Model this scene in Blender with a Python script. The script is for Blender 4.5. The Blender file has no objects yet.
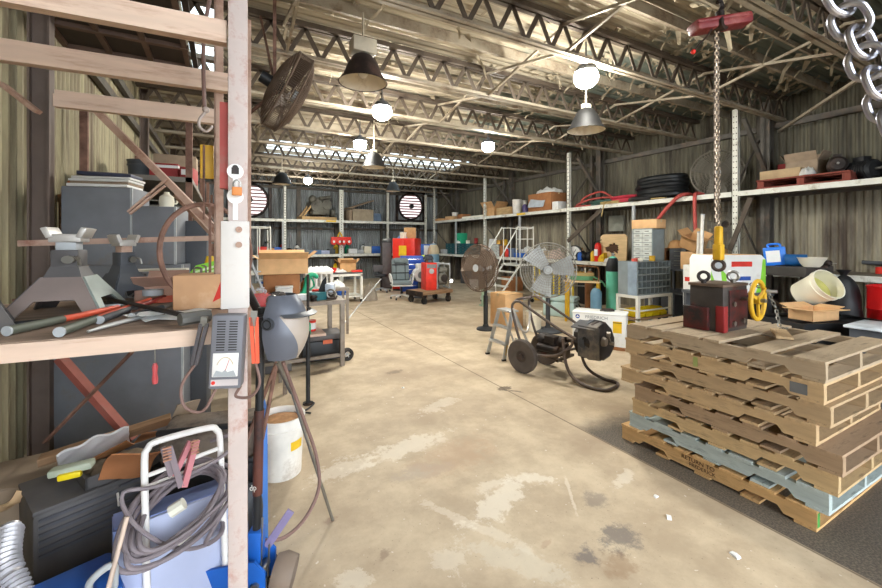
import bpy, bmesh, math, random
from math import sin, cos, pi, radians as R
from mathutils import Vector as V, Matrix as M4, Euler
random.seed(7)
S = bpy.context.scene
COL = S.collection
# ---------------------------------------------------------------- camera geometry
H, F, CX, HY = 1.6, 400.0, 441.0, 242.0
YAW = math.atan(216 / 400)
SY, CY = sin(YAW), cos(YAW)

def kx(px):
    k = (px - CX) / F
    return SY + k * CY, CY - k * SY

def W(px, py, d):
    a, b = kx(px)
    return V((a * d, b * d, H + (HY - py) * d / F))

def G(px, py, z=0.0):
    return W(px, py, (H - z) * F / (py - HY))

def onX(px, X, py=242):
    a, b = kx(px)
    return W(px, py, X / a)

def onY(px, Y, py=242):
    a, b = kx(px)
    return W(px, py, Y / b)

cam = bpy.data.cameras.new('camera')
co = bpy.data.objects.new('camera', cam)
COL.objects.link(co)
cam.sensor_width = 36.0
cam.lens = 36.0 * F / 882
cam.shift_y = -(294 - HY) / 882
cam.clip_start = 0.05
co.location = (0, 0, H)
co.rotation_euler = (pi / 2, 0, -YAW)
S.camera = co

# ---------------------------------------------------------------- materials
MATS = {}

def srgb(c):
    return tuple(((x / 255) / 12.92 if x <= 10 else (((x / 255) + .055) / 1.055) ** 2.4) for x in c)

def mat(key, c, rough=.6, metal=0., var=.18, sc=6., st=(1, 1, 1), dirt=None, damt=.45, dsc=3., bump=0., emit=0., alpha=1., trans=0., spec=.4):
    """procedural paint / plastic / wood / metal with mottling, optional dirt blotches"""
    if key in MATS:
        return MATS[key]
    m = bpy.data.materials.new(key)
    m.use_nodes = True
    nt = m.node_tree
    N, L = nt.nodes, nt.links
    p = N['Principled BSDF']
    c = srgb(c)
    tc = N.new('ShaderNodeTexCoord')
    mp = N.new('ShaderNodeMapping')
    mp.inputs['Scale'].default_value = st
    L.new(tc.outputs['Object'], mp.inputs['Vector'])
    n = N.new('ShaderNodeTexNoise')
    n.inputs['Scale'].default_value = sc
    n.inputs['Detail'].default_value = 5
    L.new(mp.outputs['Vector'], n.inputs['Vector'])
    rp = N.new('ShaderNodeValToRGB')
    rp.color_ramp.elements[0].position = .3
    rp.color_ramp.elements[1].position = .7
    rp.color_ramp.elements[0].color = (*[max(0, x * (1 - var)) for x in c], 1)
    rp.color_ramp.elements[1].color = (*[min(1, x * (1 + var)) for x in c], 1)
    L.new(n.outputs['Fac'], rp.inputs['Fac'])
    out = rp.outputs['Color']
    if dirt:
        n2 = N.new('ShaderNodeTexNoise')
        n2.inputs['Scale'].default_value = dsc
        n2.inputs['Detail'].default_value = 8
        n2.inputs['Roughness'].default_value = .7
        L.new(mp.outputs['Vector'], n2.inputs['Vector'])
        r2 = N.new('ShaderNodeValToRGB')
        r2.color_ramp.elements[0].position = .62 - damt * .35
        r2.color_ramp.elements[1].position = .80 - damt * .35
        L.new(n2.outputs['Fac'], r2.inputs['Fac'])
        mx = N.new('ShaderNodeMix')
        mx.data_type = 'RGBA'
        L.new(r2.outputs['Color'], mx.inputs['Factor'])
        L.new(out, mx.inputs['A'])
        mx.inputs['B'].default_value = (*srgb(dirt), 1)
        out = mx.outputs['Result']
    L.new(out, p.inputs['Base Color'])
    p.inputs['Roughness'].default_value = rough
    p.inputs['Metallic'].default_value = metal
    p.inputs['Specular IOR Level'].default_value = spec
    if alpha < 1:
        p.inputs['Alpha'].default_value = alpha
    if trans:
        p.inputs['Transmission Weight'].default_value = trans
    if emit:
        p.inputs['Emission Color'].default_value = (*c, 1)
        p.inputs['Emission Strength'].default_value = emit
    if bump:
        b = N.new('ShaderNodeBump')
        b.inputs['Strength'].default_value = bump
        b.inputs['Distance'].default_value = .01
        L.new(n.outputs['Fac'], b.inputs['Height'])
        L.new(b.outputs['Normal'], p.inputs['Normal'])
    MATS[key] = m
    return m

# ---------------------------------------------------------------- mesh builder
class B:
    def __init__(s):
        s.bm = bmesh.new()

    def _x(s, vs, Mx):
        bmesh.ops.transform(s.bm, matrix=Mx, verts=vs)

    def box(s, c, size, r=(0, 0, 0), bev=0):
        g = bmesh.ops.create_cube(s.bm, size=1.0)
        vs = g['verts']
        s._x(vs, M4.LocRotScale(V(c), Euler(r), V(size)))
        if bev:
            es = list({e for v in vs for e in v.link_edges})
            bmesh.ops.bevel(s.bm, geom=es, offset=bev, segments=2, affect='EDGES', profile=.5)
        return s

    def bb(s, x0, x1, y0, y1, z0, z1, bev=0):
        return s.box(((x0 + x1) / 2, (y0 + y1) / 2, (z0 + z1) / 2), (abs(x1 - x0), abs(y1 - y0), abs(z1 - z0)), bev=bev)

    def cyl(s, p0, p1, r0, r1=None, n=14, cap=True):
        p0, p1 = V(p0), V(p1)
        r1 = r0 if r1 is None else r1
        d = p1 - p0
        g = bmesh.ops.create_cone(s.bm, cap_ends=cap, segments=n, radius1=r0, radius2=max(r1, 1e-5), depth=d.length)
        q = V((0, 0, 1)).rotation_difference(d.normalized())
        s._x(g['verts'], M4.LocRotScale((p0 + p1) / 2, q, V((1, 1, 1))))
        return s

    def bar(s, p0, p1, w, t, up=(0, 0, 1)):
        """rectangular bar from p0 to p1, width w (across), thickness t (along up)"""
        p0, p1 = V(p0), V(p1)
        d = (p1 - p0)
        x = d.normalized()
        u = V(up)
        y = u.cross(x)
        if y.length < 1e-4:
            y = V((0, 1, 0)).cross(x)
            if y.length < 1e-4:
                y = V((1, 0, 0)).cross(x)
        y.normalize()
        z = x.cross(y)
        g = bmesh.ops.create_cube(s.bm, size=1.0)
        m = M4((x, y, z)).transposed().to_4x4()
        m.translation = (p0 + p1) / 2
        s._x(g['verts'], m @ M4.Diagonal((d.length, w, t, 1)))
        return s

    def tube(s, pts, r, n=8, sub=6, closed=False, smooth=True):
        pts = [V(p) for p in pts]
        if smooth and len(pts) > 2:
            P = []
            L = len(pts)
            rng = range(L if closed else L - 1)
            for i in rng:
                a = pts[(i - 1) % L] if (closed or i > 0) else pts[0] * 2 - pts[1]
                b, c = pts[i], pts[(i + 1) % L]
                d = pts[(i + 2) % L] if (closed or i + 2 < L) else pts[-1] * 2 - pts[-2]
                for j in range(sub):
                    t = j / sub
                    P.append(.5 * ((2 * b) + (c - a) * t + (2 * a - 5 * b + 4 * c - d) * t * t + (3 * b - a - 3 * c + d) * t ** 3))
            if not closed:
                P.append(pts[-1])
            pts = P
        rings = []
        L = len(pts)
        nrm = None
        for i, p in enumerate(pts):
            if closed:
                t = pts[(i + 1) % L] - pts[i - 1]
            else:
                t = pts[min(i + 1, L - 1)] - pts[max(i - 1, 0)]
            if t.length < 1e-9:
                t = V((0, 0, 1))
            t.normalize()
            if nrm is None:
                nrm = t.orthogonal().normalized()
            nrm = (nrm - t * nrm.dot(t))
            if nrm.length < 1e-6:
                nrm = t.orthogonal()
            nrm.normalize()
            bn = t.cross(nrm)
            rr = r(i / max(1, L - 1)) if callable(r) else r
            rings.append([s.bm.verts.new(p + (nrm * cos(2 * pi * k / n) + bn * sin(2 * pi * k / n)) * rr) for k in range(n)])
        for i in range(L if closed else L - 1):
            a, b = rings[i], rings[(i + 1) % L]
            off = 0
            if closed and i == L - 1:
                best = min(range(n), key=lambda o: (a[0].co - b[o].co).length)
                off = best
            for k in range(n):
                s.bm.faces.new((a[k], a[(k + 1) % n], b[(k + 1 + off) % n], b[(k + off) % n]))
        if not closed:
            s.bm.faces.new(rings[0][::-1])
            s.bm.faces.new(rings[-1])
        return s

    def lathe(s, prof, n=24, Mx=None, c=(0, 0, 0)):
        rings = []
        for (r, z) in prof:
            if r < 1e-5:
                rings.append([s.bm.verts.new((0, 0, z))])
            else:
                rings.append([s.bm.verts.new((r * cos(2 * pi * k / n), r * sin(2 * pi * k / n), z)) for k in range(n)])
        for a, b in zip(rings, rings[1:]):
            for k in range(n):
                if len(a) == 1 and len(b) == 1:
                    continue
                if len(a) == 1:
                    s.bm.faces.new((a[0], b[k], b[(k + 1) % n]))
                elif len(b) == 1:
                    s.bm.faces.new((a[k], a[(k + 1) % n], b[0]))
                else:
                    s.bm.faces.new((a[k], a[(k + 1) % n], b[(k + 1) % n], b[k]))
        vs = [v for r_ in rings for v in r_]
        s._x(vs, M4.Translation(V(c)) @ (Mx or M4.Identity(4)))
        return s

    def prism(s, poly, t, Mx=None):
        """poly in local XZ, extruded +-t/2 along Y"""
        a = [s.bm.verts.new((x, -t / 2, z)) for x, z in poly]
        b = [s.bm.verts.new((x, t / 2, z)) for x, z in poly]
        n = len(poly)
        s.bm.faces.new(a)
        s.bm.faces.new(b[::-1])
        for i in range(n):
            s.bm.faces.new((a[i], b[i], b[(i + 1) % n], a[(i + 1) % n]))
        if Mx is not None:
            s._x(a + b, Mx)
        return s

    def sph(s, c, r, sc=(1, 1, 1), u=16, v=10, rot=(0, 0, 0)):
        g = bmesh.ops.create_uvsphere(s.bm, u_segments=u, v_segments=v, radius=r)
        s._x(g['verts'], M4.LocRotScale(V(c), Euler(rot), V(sc)))
        return s

    def ring(s, c, Rr, r, axis=(0, 0, 1), n=28, m=8, sc=(1, 1, 1)):
        q = V((0, 0, 1)).rotation_difference(V(axis).normalized())
        pts = [V(c) + q @ V((Rr * cos(2 * pi * i / n) * sc[0], Rr * sin(2 * pi * i / n) * sc[1], 0)) for i in range(n)]
        return s.tube(pts, r, n=m, closed=True, smooth=False)

    def grid(s, fn, nu, nv):
        vs = [[s.bm.verts.new(fn(i / nu, j / nv)) for j in range(nv + 1)] for i in range(nu + 1)]
        for i in range(nu):
            for j in range(nv):
                s.bm.faces.new((vs[i][j], vs[i + 1][j], vs[i + 1][j + 1], vs[i][j + 1]))
        return s

    def solid(s, t):
        g = s.bm.faces[:]
        bmesh.ops.recalc_face_normals(s.bm, faces=g)
        bmesh.ops.solidify(s.bm, geom=g, thickness=t)
        return s

    def make(s, name, m, parent=None, smooth=.6, jit=0):
        if jit:
            for v in s.bm.verts:
                v.co += V((random.uniform(-jit, jit), random.uniform(-jit, jit), random.uniform(-jit, jit)))
        bmesh.ops.recalc_face_normals(s.bm, faces=s.bm.faces[:])
        me = bpy.data.meshes.new(name)
        s.bm.to_mesh(me)
        s.bm.free()
        if smooth:
            me.shade_smooth()
            me.set_sharp_from_angle(angle=smooth)
        me.materials.append(m)
        o = bpy.data.objects.new(name, me)
        COL.objects.link(o)
        if parent:
            o.parent = parent
        return o

def tag(o, label=None, cat=None, group=None, kind=None):
    if label: o['label'] = label
    if cat: o['category'] = cat
    if group: o['group'] = group
    if kind: o['kind'] = kind
    return o

def T(name, label, cat, loc=(0, 0, 0), rz=0, group=None, kind=None, rot=None):
    o = bpy.data.objects.new(name, None)
    o.empty_display_size = .05
    COL.objects.link(o)
    o.location = loc
    o.rotation_euler = rot if rot else (0, 0, rz)
    return tag(o, label, cat, group, kind)

def solo(name, b, m, label, cat, loc=(0, 0, 0), rz=0, group=None, kind=None, rot=None, smooth=.6):
    o = b.make(name, m, smooth=smooth)
    o.location = loc
    o.rotation_euler = rot if rot else (0, 0, rz)
    return tag(o, label, cat, group, kind)

def words(txt, size, parent, m, Mx, name='lettering', depth=.0008):
    cu = bpy.data.curves.new('lettering', 'FONT')
    cu.body = txt
    cu.size = size
    cu.align_x = 'CENTER'
    cu.align_y = 'CENTER'
    cu.extrude = depth
    tmp = bpy.data.objects.new('lettering', cu)
    COL.objects.link(tmp)
    dg = bpy.context.evaluated_depsgraph_get()
    me = bpy.data.meshes.new_from_object(tmp.evaluated_get(dg))
    bpy.data.objects.remove(tmp)
    bpy.data.curves.remove(cu)
    me.materials.clear()
    me.materials.append(m)
    o = bpy.data.objects.new(name, me)
    COL.objects.link(o)
    o.parent = parent
    o.matrix_local = Mx
    return o

def face(c, nrm, roll=0, up=(0, 0, 1)):
    """matrix placing XY text at c facing nrm, upright"""
    z = V(nrm).normalized()
    x = V(up).cross(z).normalized()
    y = z.cross(x)
    m = M4((x, y, z)).transposed().to_4x4()
    m.translation = V(c)
    return m @ M4.Rotation(roll, 4, 'Z')
WHITE = mat('white_paint', (226, 222, 214), .5, dirt=(150, 135, 118), damt=.25)
PALE = mat('pale_rack_paint', (220, 220, 210), .5, var=.08, dirt=(150, 138, 118), damt=.25, dsc=5)
GREYP = mat('grey_paint', (120, 126, 128), .5)
GREYD = mat('dark_grey_paint', (74, 77, 82), .55, var=.12)
GREYL = mat('light_grey_paint', (170, 174, 176), .5)
SLATE = mat('slate_panel', (120, 123, 129), .65, var=.1, dirt=(120, 112, 104), damt=.15)
STEEL = mat('bare_steel', (150, 148, 142), .38, .85, dirt=(90, 76, 62), damt=.3)
ALU = mat('aluminium', (198, 200, 200), .35, .7, var=.08)
CHROME = mat('chrome', (205, 205, 208), .15, 1., var=.05)
RUST = mat('rusty_steel', (128, 96, 82), .75, .1, var=.3, sc=14, dirt=(88, 60, 48), damt=.4)
RUSTP = mat('rust_stained_paint', (176, 146, 128), .65, var=.14, sc=9, dirt=(140, 98, 80), damt=.35, dsc=6)
RUSTPOST = mat('whitewashed_post_paint', (192, 177, 171), .6, var=.08, sc=9, dirt=(168, 124, 110), damt=.3, dsc=9)
RUSTR = mat('red_oxide_steel', (142, 78, 66), .7, var=.25, dirt=(100, 88, 80), damt=.4)
DKIRON = mat('dark_iron', (54, 48, 46), .55, .5, var=.3, dirt=(92, 70, 56), damt=.3)
BLACK = mat('black_plastic', (32, 33, 35), .5, var=.2)
BLACKG = mat('dusty_black_plastic', (90, 87, 87), .6, var=.2, dirt=(98, 90, 82), damt=.3)
RUBBER = mat('rubber', (38, 36, 35), .8, var=.2, dirt=(84, 74, 66), damt=.25)
RED = mat('red_paint', (196, 40, 36), .42, var=.12)
REDD = mat('worn_red_paint', (150, 38, 36), .5, var=.25, dirt=(60, 46, 44), damt=.4, dsc=7)
REDB = mat('bright_red_plastic', (222, 52, 40), .45, var=.08)
ORANGE = mat('orange_red_plastic', (226, 92, 62), .45, var=.08)
BLUE = mat('blue_paint', (36, 92, 178), .45, var=.15, dirt=(60, 66, 78), damt=.2)
BLUEB = mat('bright_blue_plastic', (44, 122, 222), .4, var=.08)
BLUEL = mat('lavender_blue_sheet', (170, 178, 206), .5, var=.06, dirt=(150, 142, 150), damt=.15)
TEAL = mat('teal_metal', (40, 98, 104), .5, var=.12)
GREEN = mat('green_plastic', (38, 160, 118), .5, var=.1)
GREENC = mat('cylinder_green', (62, 152, 122), .45, var=.1, dirt=(70, 96, 80), damt=.25)
LIME = mat('lime_plastic', (136, 206, 62), .5, var=.1)
YEL = mat('yellow_paint', (226, 184, 40), .45, var=.12)
YELD = mat('worn_yellow_paint', (206, 160, 36), .5, var=.2, dirt=(110, 84, 40), damt=.2)
YELB = mat('bright_yellow_plastic', (238, 210, 30), .45, var=.08)
CARD = mat('cardboard', (196, 152, 104), .85, var=.1, sc=10)
CARDL = mat('light_cardboard', (222, 178, 128), .85, var=.08, sc=10)
CARDD = mat('brown_cardboard', (160, 108, 68), .85, var=.12, sc=10)
CARDG = mat('dusty_cardboard', (150, 132, 112), .9, var=.12, sc=10)
PAPER = mat('white_paper', (232, 232, 230), .8, var=.05)
TAPE = mat('packing_tape', (206, 182, 140), .3, var=.05)
WOOD = mat('raw_timber', (190, 158, 112), .8, var=.2, sc=5, st=(1, 8, 8), dirt=(120, 96, 66), damt=.25)
WOODD = mat('old_timber', (140, 110, 82), .85, var=.25, sc=5, st=(1, 8, 8))
WOODR = mat('red_stained_timber', (128, 64, 52), .8, var=.2, sc=5, st=(8, 8, 1))
PLY = mat('plywood', (222, 192, 146), .75, var=.1, sc=4, st=(1, 1, 6))
TAN = mat('tan_leather', (214, 164, 110), .7, var=.1)
CREAM = mat('cream_plastic', (232, 226, 206), .5, var=.05)
COOLER = mat('pale_aqua_plastic', (186, 210, 206), .5, var=.05)
CABLE = mat('grey_cable', (128, 118, 122), .6, var=.12, sc=20)
HOSER = mat('red_hose', (176, 74, 66), .6, var=.15)
HOSEG = mat('green_hose', (92, 146, 104), .6, var=.12)
HOSET = mat('tan_hose', (178, 152, 98), .6, var=.12)
HOSEB = mat('brown_hose', (122, 96, 88), .6, var=.15)
CYLB = mat('cylinder_blue', (104, 142, 164), .45, var=.12, dirt=(120, 110, 96), damt=.25)
CYLBR = mat('cylinder_brown', (130, 86, 52), .5, var=.15)
SKIN_STEEL = mat('galvanised', (168, 172, 172), .45, .5, var=.15, sc=10)
FANMESH = mat('fan_wire', (150, 146, 136), .5, .4, var=.15)
DUSTFAN = mat('dusty_fan_guard', (106, 88, 74), .8, .1, var=.25)
HIVIS = mat('hi_vis_cloth', (204, 226, 52), .85, var=.12)
CLOTHW = mat('white_cloth', (214, 214, 210), .9, var=.08)
CLOTHD = mat('dark_cloth', (58, 60, 66), .9, var=.15)
SEATG = mat('grey_upholstery', (112, 124, 126), .85, var=.12)
PLASTICBAG = mat('clear_bag', (214, 212, 212), .35, var=.06, alpha=.85)
VISOR = mat('scuffed_visor', (196, 182, 168), .3, var=.1, alpha=.62)
DIRTP = mat('dark_printing_ink', (44, 38, 34), .8)
INKB = mat('blue_ink', (44, 80, 160), .7)
INKR = mat('red_ink', (206, 54, 44), .7)
# ================================================================ SETTING
XL, XR, YB, ZR = -1.32, 8.98, 17.0, 4.25

def floor_mat():
    m = bpy.data.materials.new('stained_concrete')
    m.use_nodes = True
    nt = m.node_tree
    N, L = nt.nodes, nt.links
    p = N['Principled BSDF']
    tc = N.new('ShaderNodeTexCoord')
    P = tc.outputs['Object']

    def noise(sc, det=6, rough=.6, st=None):
        n = N.new('ShaderNodeTexNoise')
        n.inputs['Scale'].default_value = sc
        n.inputs['Detail'].default_value = det
        n.inputs['Roughness'].default_value = rough
        if st:
            mp = N.new('ShaderNodeMapping')
            mp.inputs['Scale'].default_value = st
            L.new(P, mp.inputs['Vector'])
            L.new(mp.outputs['Vector'], n.inputs['Vector'])
        else:
            L.new(P, n.inputs['Vector'])
        return n.outputs['Fac']

    def math_(op, a, b=None, c=None):
        n = N.new('ShaderNodeMath')
        n.operation = op
        for i, x in enumerate((a, b, c)):
            if x is None: continue
            if isinstance(x, (int, float)):
                n.inputs[i].default_value = x
            else:
                L.new(x, n.inputs[i])
        return n.outputs[0]

    def step(v, a, b):
        n = N.new('ShaderNodeMapRange')
        n.interpolation_type = 'SMOOTHSTEP'
        L.new(v, n.inputs['Value'])
        n.inputs['From Min'].default_value = a
        n.inputs['From Max'].default_value = b
        return n.outputs['Result']

    def mix(f, a, col):
        n = N.new('ShaderNodeMix')
        n.data_type = 'RGBA'
        L.new(f, n.inputs['Factor'])
        if isinstance(a, tuple):
            n.inputs['A'].default_value = (*srgb(a), 1)
        else:
            L.new(a, n.inputs['A'])
        n.inputs['B'].default_value = (*srgb(col), 1)
        return n.outputs['Result']
    sep = N.new('ShaderNodeSeparateXYZ')
    L.new(P, sep.inputs[0])
    X, Y = sep.outputs[0], sep.outputs[1]
    fine = noise(38, 8, .75)
    mid = noise(2.6, 8, .65)
    big = noise(.7, 5, .6)
    c = mix(step(mid, .35, .68), (178, 159, 133), (206, 188, 160))
    c = mix(math_('MULTIPLY', step(big, .45, .7), .55), c, (158, 138, 116))
    c = mix(math_('MULTIPLY', step(fine, .55, .75), .35), c, (140, 122, 104))
    spec = noise(70, 3, .5)
    c = mix(math_('MULTIPLY', step(spec, .68, .74), .6), c, (100, 84, 72))
    c = mix(math_('MULTIPLY', step(noise(26, 2, .5), .71, .75), .7), c, (228, 220, 206))
    edge = noise(7.5, 10, .78)

    def stain(px, py, rx, ry, col, amt=.9, ang=0, soft=.2, thr=.5):
        nonlocal c
        q = G(px, py)
        dx = math_('SUBTRACT', X, q.x)
        dy = math_('SUBTRACT', Y, q.y)
        u = math_('ADD', math_('MULTIPLY', dx, cos(ang)), math_('MULTIPLY', dy, sin(ang)))
        v = math_('SUBTRACT', math_('MULTIPLY', dy, cos(ang)), math_('MULTIPLY', dx, sin(ang)))
        u = math_('DIVIDE', u, rx)
        v = math_('DIVIDE', v, ry)
        d = math_('SQRT', math_('ADD', math_('MULTIPLY', u, u), math_('MULTIPLY', v, v)))
        d = math_('ADD', d, math_('MULTIPLY', math_('SUBTRACT', edge, .46), 4.6))
        f = math_('SUBTRACT', 1.0, step(d, 1 - soft, 1 + soft))
        c = mix(math_('MULTIPLY', f, amt * .85), c, col)
    wht = (226, 216, 198)
    stain(500, 500, .33, .10, wht, .85, .35)
    stain(530, 478, .16, .07, wht, .8, -.6)
    stain(490, 485, .13, .06, wht, .6, .2)
    stain(570, 492, .26, .014, wht, .6, .95)
    stain(480, 528, .04, .42, wht, .5, .5)
    stain(515, 560, .10, .3, (214, 206, 188), .5, .6)
    stain(405, 448, .45, .13, wht, .75, .1)
    stain(345, 468, .3, .12, wht, .55, .2)
    stain(425, 470, .22, .1, (176, 164, 150), .7, 0, .3)
    stain(440, 405, .3, .1, wht, .5, .4)
    stain(625, 478, .16, .05, wht, .6, .3)
    stain(450, 560, .10, .12, wht, .5, .5)
    stain(355, 580, .08, .08, wht, .6, .5)
    stain(587, 558, .075, .06, (112, 104, 100), .95, 0, .35)
    stain(619, 539, .14, .09, (118, 110, 104), .95, .2, .35)
    stain(594, 500, .10, .07, (138, 126, 114), .8, .2, .4)
    stain(620, 565, .09, .09, (150, 120, 90), .6, .2, .4)
    stain(455, 455, .4, .2, (184, 152, 122), .5, .2, .5)
    stain(505, 388, .10, .07, (92, 76, 62), .95, .3, .12)
    stain(513, 391, .03, .12, (84, 70, 58), .8, .8, .12)
    stain(395, 372, .12, .07, (110, 96, 82), .7, .2, .4)
    stain(320, 372, .2, .08, (96, 84, 72), .8, .2, .4)
    stain(545, 545, .05, .015, (160, 124, 98), .4, .2, .4)
    stain(330, 520, .06, .03, (140, 110, 92), .6, .2, .3)
    stain(385, 555, .04, .04, (130, 108, 92), .6, .2, .3)
    stain(470, 300, 1.2, .5, (140, 122, 104), .5, .0, .6)
    # asphalt apron beside the slab, with the pallets' soft shadow painted in
    f = math_('MULTIPLY', step(X, 2.684, 2.69), math_('SUBTRACT', 1.0, step(math_('ADD', Y, math_('MULTIPLY', edge, .3)), 2.45, 2.75)))
    c2 = mix(step(noise(90, 4, .6), .4, .65), (84, 76, 67), (116, 106, 94))
    mx = N.new('ShaderNodeMix')
    mx.data_type = 'RGBA'
    L.new(f, mx.inputs['Factor'])
    L.new(c, mx.inputs['A'])
    L.new(c2, mx.inputs['B'])
    c = mx.outputs['Result']
    # slab joint
    j = math_('ABSOLUTE', math_('SUBTRACT', X, 2.677))
    c = mix(math_('MULTIPLY', math_('SUBTRACT', 1.0, step(j, .004, .011)), .75), c, (92, 78, 62))
    L.new(c, p.inputs['Base Color'])
    p.inputs['Roughness'].default_value = .62
    p.inputs['Specular IOR Level'].default_value = .35
    b = N.new('ShaderNodeBump')
    b.inputs['Strength'].default_value = .12
    b.inputs['Distance'].default_value = .01
    L.new(fine, b.inputs['Height'])
    L.new(b.outputs['Normal'], p.inputs['Normal'])
    return m

b = B().bb(XL - .4, XR + .4, -3, YB + .4, -.12, 0)
tag(b.make('floor', floor_mat(), smooth=0), 'stained beige concrete slab with white paint spills', None, None, 'structure')
b = B().bb(-14, 22, -16, -3, -.14, -.02)  # unseen yard, put in to bounce sky light into the shop
tag(b.make('floor_yard', mat('yard_asphalt', (122, 116, 108), .9, sc=30), smooth=0), 'unseen yard outside the open end of the shop, added to bounce light in', None, None, 'structure')

def sheet_mat(key, c1, c2, c3, streak=(1, 1, .12), metal=.15, thr=.5, sc=7):
    m = bpy.data.materials.new(key)
    m.use_nodes = True
    nt = m.node_tree
    N, L = nt.nodes, nt.links
    p = N['Principled BSDF']
    tc = N.new('ShaderNodeTexCoord')
    cols = [srgb(x) for x in (c1, c2, c3)]
    prev = None
    for i, (scale, lo, hi) in enumerate(((sc, .38, .66), (sc * .35, thr, thr + .16))):
        mp = N.new('ShaderNodeMapping')
        mp.inputs['Scale'].default_value = streak
        mp.inputs['Location'].default_value = (i * 3.7, i * 1.3, i * 2.1)
        L.new(tc.outputs['Object'], mp.inputs['Vector'])
        n = N.new('ShaderNodeTexNoise')
        n.inputs['Scale'].default_value = scale
        n.inputs['Detail'].default_value = 9
        n.inputs['Roughness'].default_value = .68
        L.new(mp.outputs['Vector'], n.inputs['Vector'])
        mr = N.new('ShaderNodeMapRange')
        L.new(n.outputs['Fac'], mr.inputs['Value'])
        mr.inputs['From Min'].default_value = lo
        mr.inputs['From Max'].default_value = hi
        mx = N.new('ShaderNodeMix')
        mx.data_type = 'RGBA'
        L.new(mr.outputs['Result'], mx.inputs['Factor'])
        if prev is None:
            mx.inputs['A'].default_value = (*cols[0], 1)
        else:
            L.new(prev, mx.inputs['A'])
        mx.inputs['B'].default_value = (*cols[i + 1], 1)
        prev = mx.outputs['Result']
    L.new(prev, p.inputs['Base Color'])
    p.inputs['Roughness'].default_value = .7
    p.inputs['Metallic'].default_value = metal
    return m

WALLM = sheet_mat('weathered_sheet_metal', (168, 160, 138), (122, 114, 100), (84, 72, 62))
WALLL = sheet_mat('weathered_wall_lining', (172, 164, 132), (128, 116, 94), (92, 76, 62))
def two_tone_shade(m, z, col):
    # darker above the upper shelf: older sheets, plus lamp shade painted into the colour
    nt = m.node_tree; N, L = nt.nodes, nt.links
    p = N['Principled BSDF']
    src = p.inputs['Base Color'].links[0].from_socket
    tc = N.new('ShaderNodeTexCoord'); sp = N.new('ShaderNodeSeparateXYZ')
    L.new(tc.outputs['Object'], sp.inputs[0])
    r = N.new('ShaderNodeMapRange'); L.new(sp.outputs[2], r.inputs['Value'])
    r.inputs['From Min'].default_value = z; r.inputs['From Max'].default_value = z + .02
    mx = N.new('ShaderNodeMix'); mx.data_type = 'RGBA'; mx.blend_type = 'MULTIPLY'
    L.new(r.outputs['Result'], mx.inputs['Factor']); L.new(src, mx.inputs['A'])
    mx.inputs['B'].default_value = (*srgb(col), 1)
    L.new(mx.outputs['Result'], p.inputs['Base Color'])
two_tone_shade(WALLM, 2.46, (172, 174, 170))
WALLB = sheet_mat('grey_wall_sheet', (164, 170, 172), (120, 124, 125), (80, 76, 72))
ROOFM = sheet_mat('peeling_roof_lining', (190, 178, 154), (140, 128, 110), (92, 94, 88), streak=(.13, 1.6, 1), thr=.52, sc=6)
def bare_metal(m):
    # lining torn off towards the right wall: grey-green bare sheet shows there
    nt = m.node_tree; N, L = nt.nodes, nt.links
    p = N['Principled BSDF']
    src = p.inputs['Base Color'].links[0].from_socket
    tc = N.new('ShaderNodeTexCoord'); sp = N.new('ShaderNodeSeparateXYZ')
    L.new(tc.outputs['Object'], sp.inputs[0])
    n = N.new('ShaderNodeTexNoise'); n.inputs['Scale'].default_value = 1.1; n.inputs['Detail'].default_value = 8
    L.new(tc.outputs['Object'], n.inputs['Vector'])
    a = N.new('ShaderNodeMath'); a.operation = 'MULTIPLY_ADD'
    L.new(n.outputs['Fac'], a.inputs[0]); a.inputs[1].default_value = 9.0; L.new(sp.outputs[0], a.inputs[2])
    r = N.new('ShaderNodeMapRange'); L.new(a.outputs[0], r.inputs['Value'])
    r.inputs['From Min'].default_value = 9.0; r.inputs['From Max'].default_value = 9.7
    mx = N.new('ShaderNodeMix'); mx.data_type = 'RGBA'
    L.new(r.outputs['Result'], mx.inputs['Factor']); L.new(src, mx.inputs['A'])
    mx.inputs['B'].default_value = (*srgb((112, 120, 110)), 1)
    L.new(mx.outputs['Result'], p.inputs['Base Color'])
bare_metal(ROOFM)

def corr(fn, length, period=.09, amp=.011, z0=0, z1=ZR + .06, t=.002):
    """corrugated sheet; fn(s, offset, z) -> point"""
    n = int(length / period) * 4
    b = B()
    cols = []
    for i in range(n + 1):
        s = length * i / n
        off = (0, 1, 1, 0)[i % 4] * amp * 2 - amp
        cols.append((b.bm.verts.new(fn(s, off, z0)), b.bm.verts.new(fn(s, off, z1))))
    for a, c in zip(cols, cols[1:]):
        b.bm.faces.new((a[0], c[0], c[1], a[1]))
    return b

st = dict(kind='structure')
L0 = YB + 3
tag(corr(lambda s, o, z: (XL - o, -3 + s, z), L0, .11).make('wall_left', WALLL, smooth=0), 'pale ribbed metal left wall', **st)
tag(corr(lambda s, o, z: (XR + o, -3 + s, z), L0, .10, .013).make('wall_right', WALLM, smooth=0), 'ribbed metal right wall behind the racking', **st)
tag(corr(lambda s, o, z: (XL + s, YB + o, z), XR - XL, .09, .012).make('wall_back', WALLB, smooth=0), 'grey ribbed back wall', **st)
tag(corr(lambda s, o, z: (z, -3 + s, ZR + o), L0, .12, .014, XL - .2, XR + .2).make('ceiling', ROOFM, smooth=0), 'ribbed roof with peeling lining', **st)
# front wall: open doorway, unseen; wide right pier added to block sky light
b = B().bb(XL - .1, XL + .15, -3.15, -3, 0, ZR).bb(5.4, XR + .1, -3.15, -3, 0, ZR).bb(XL, XR, -3.15, -3, 3.9, ZR + .1)
tag(b.make('wall_front', WALLM, smooth=0), 'unseen piers and header of the open doorway, right pier added to block sky light', **st)

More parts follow.
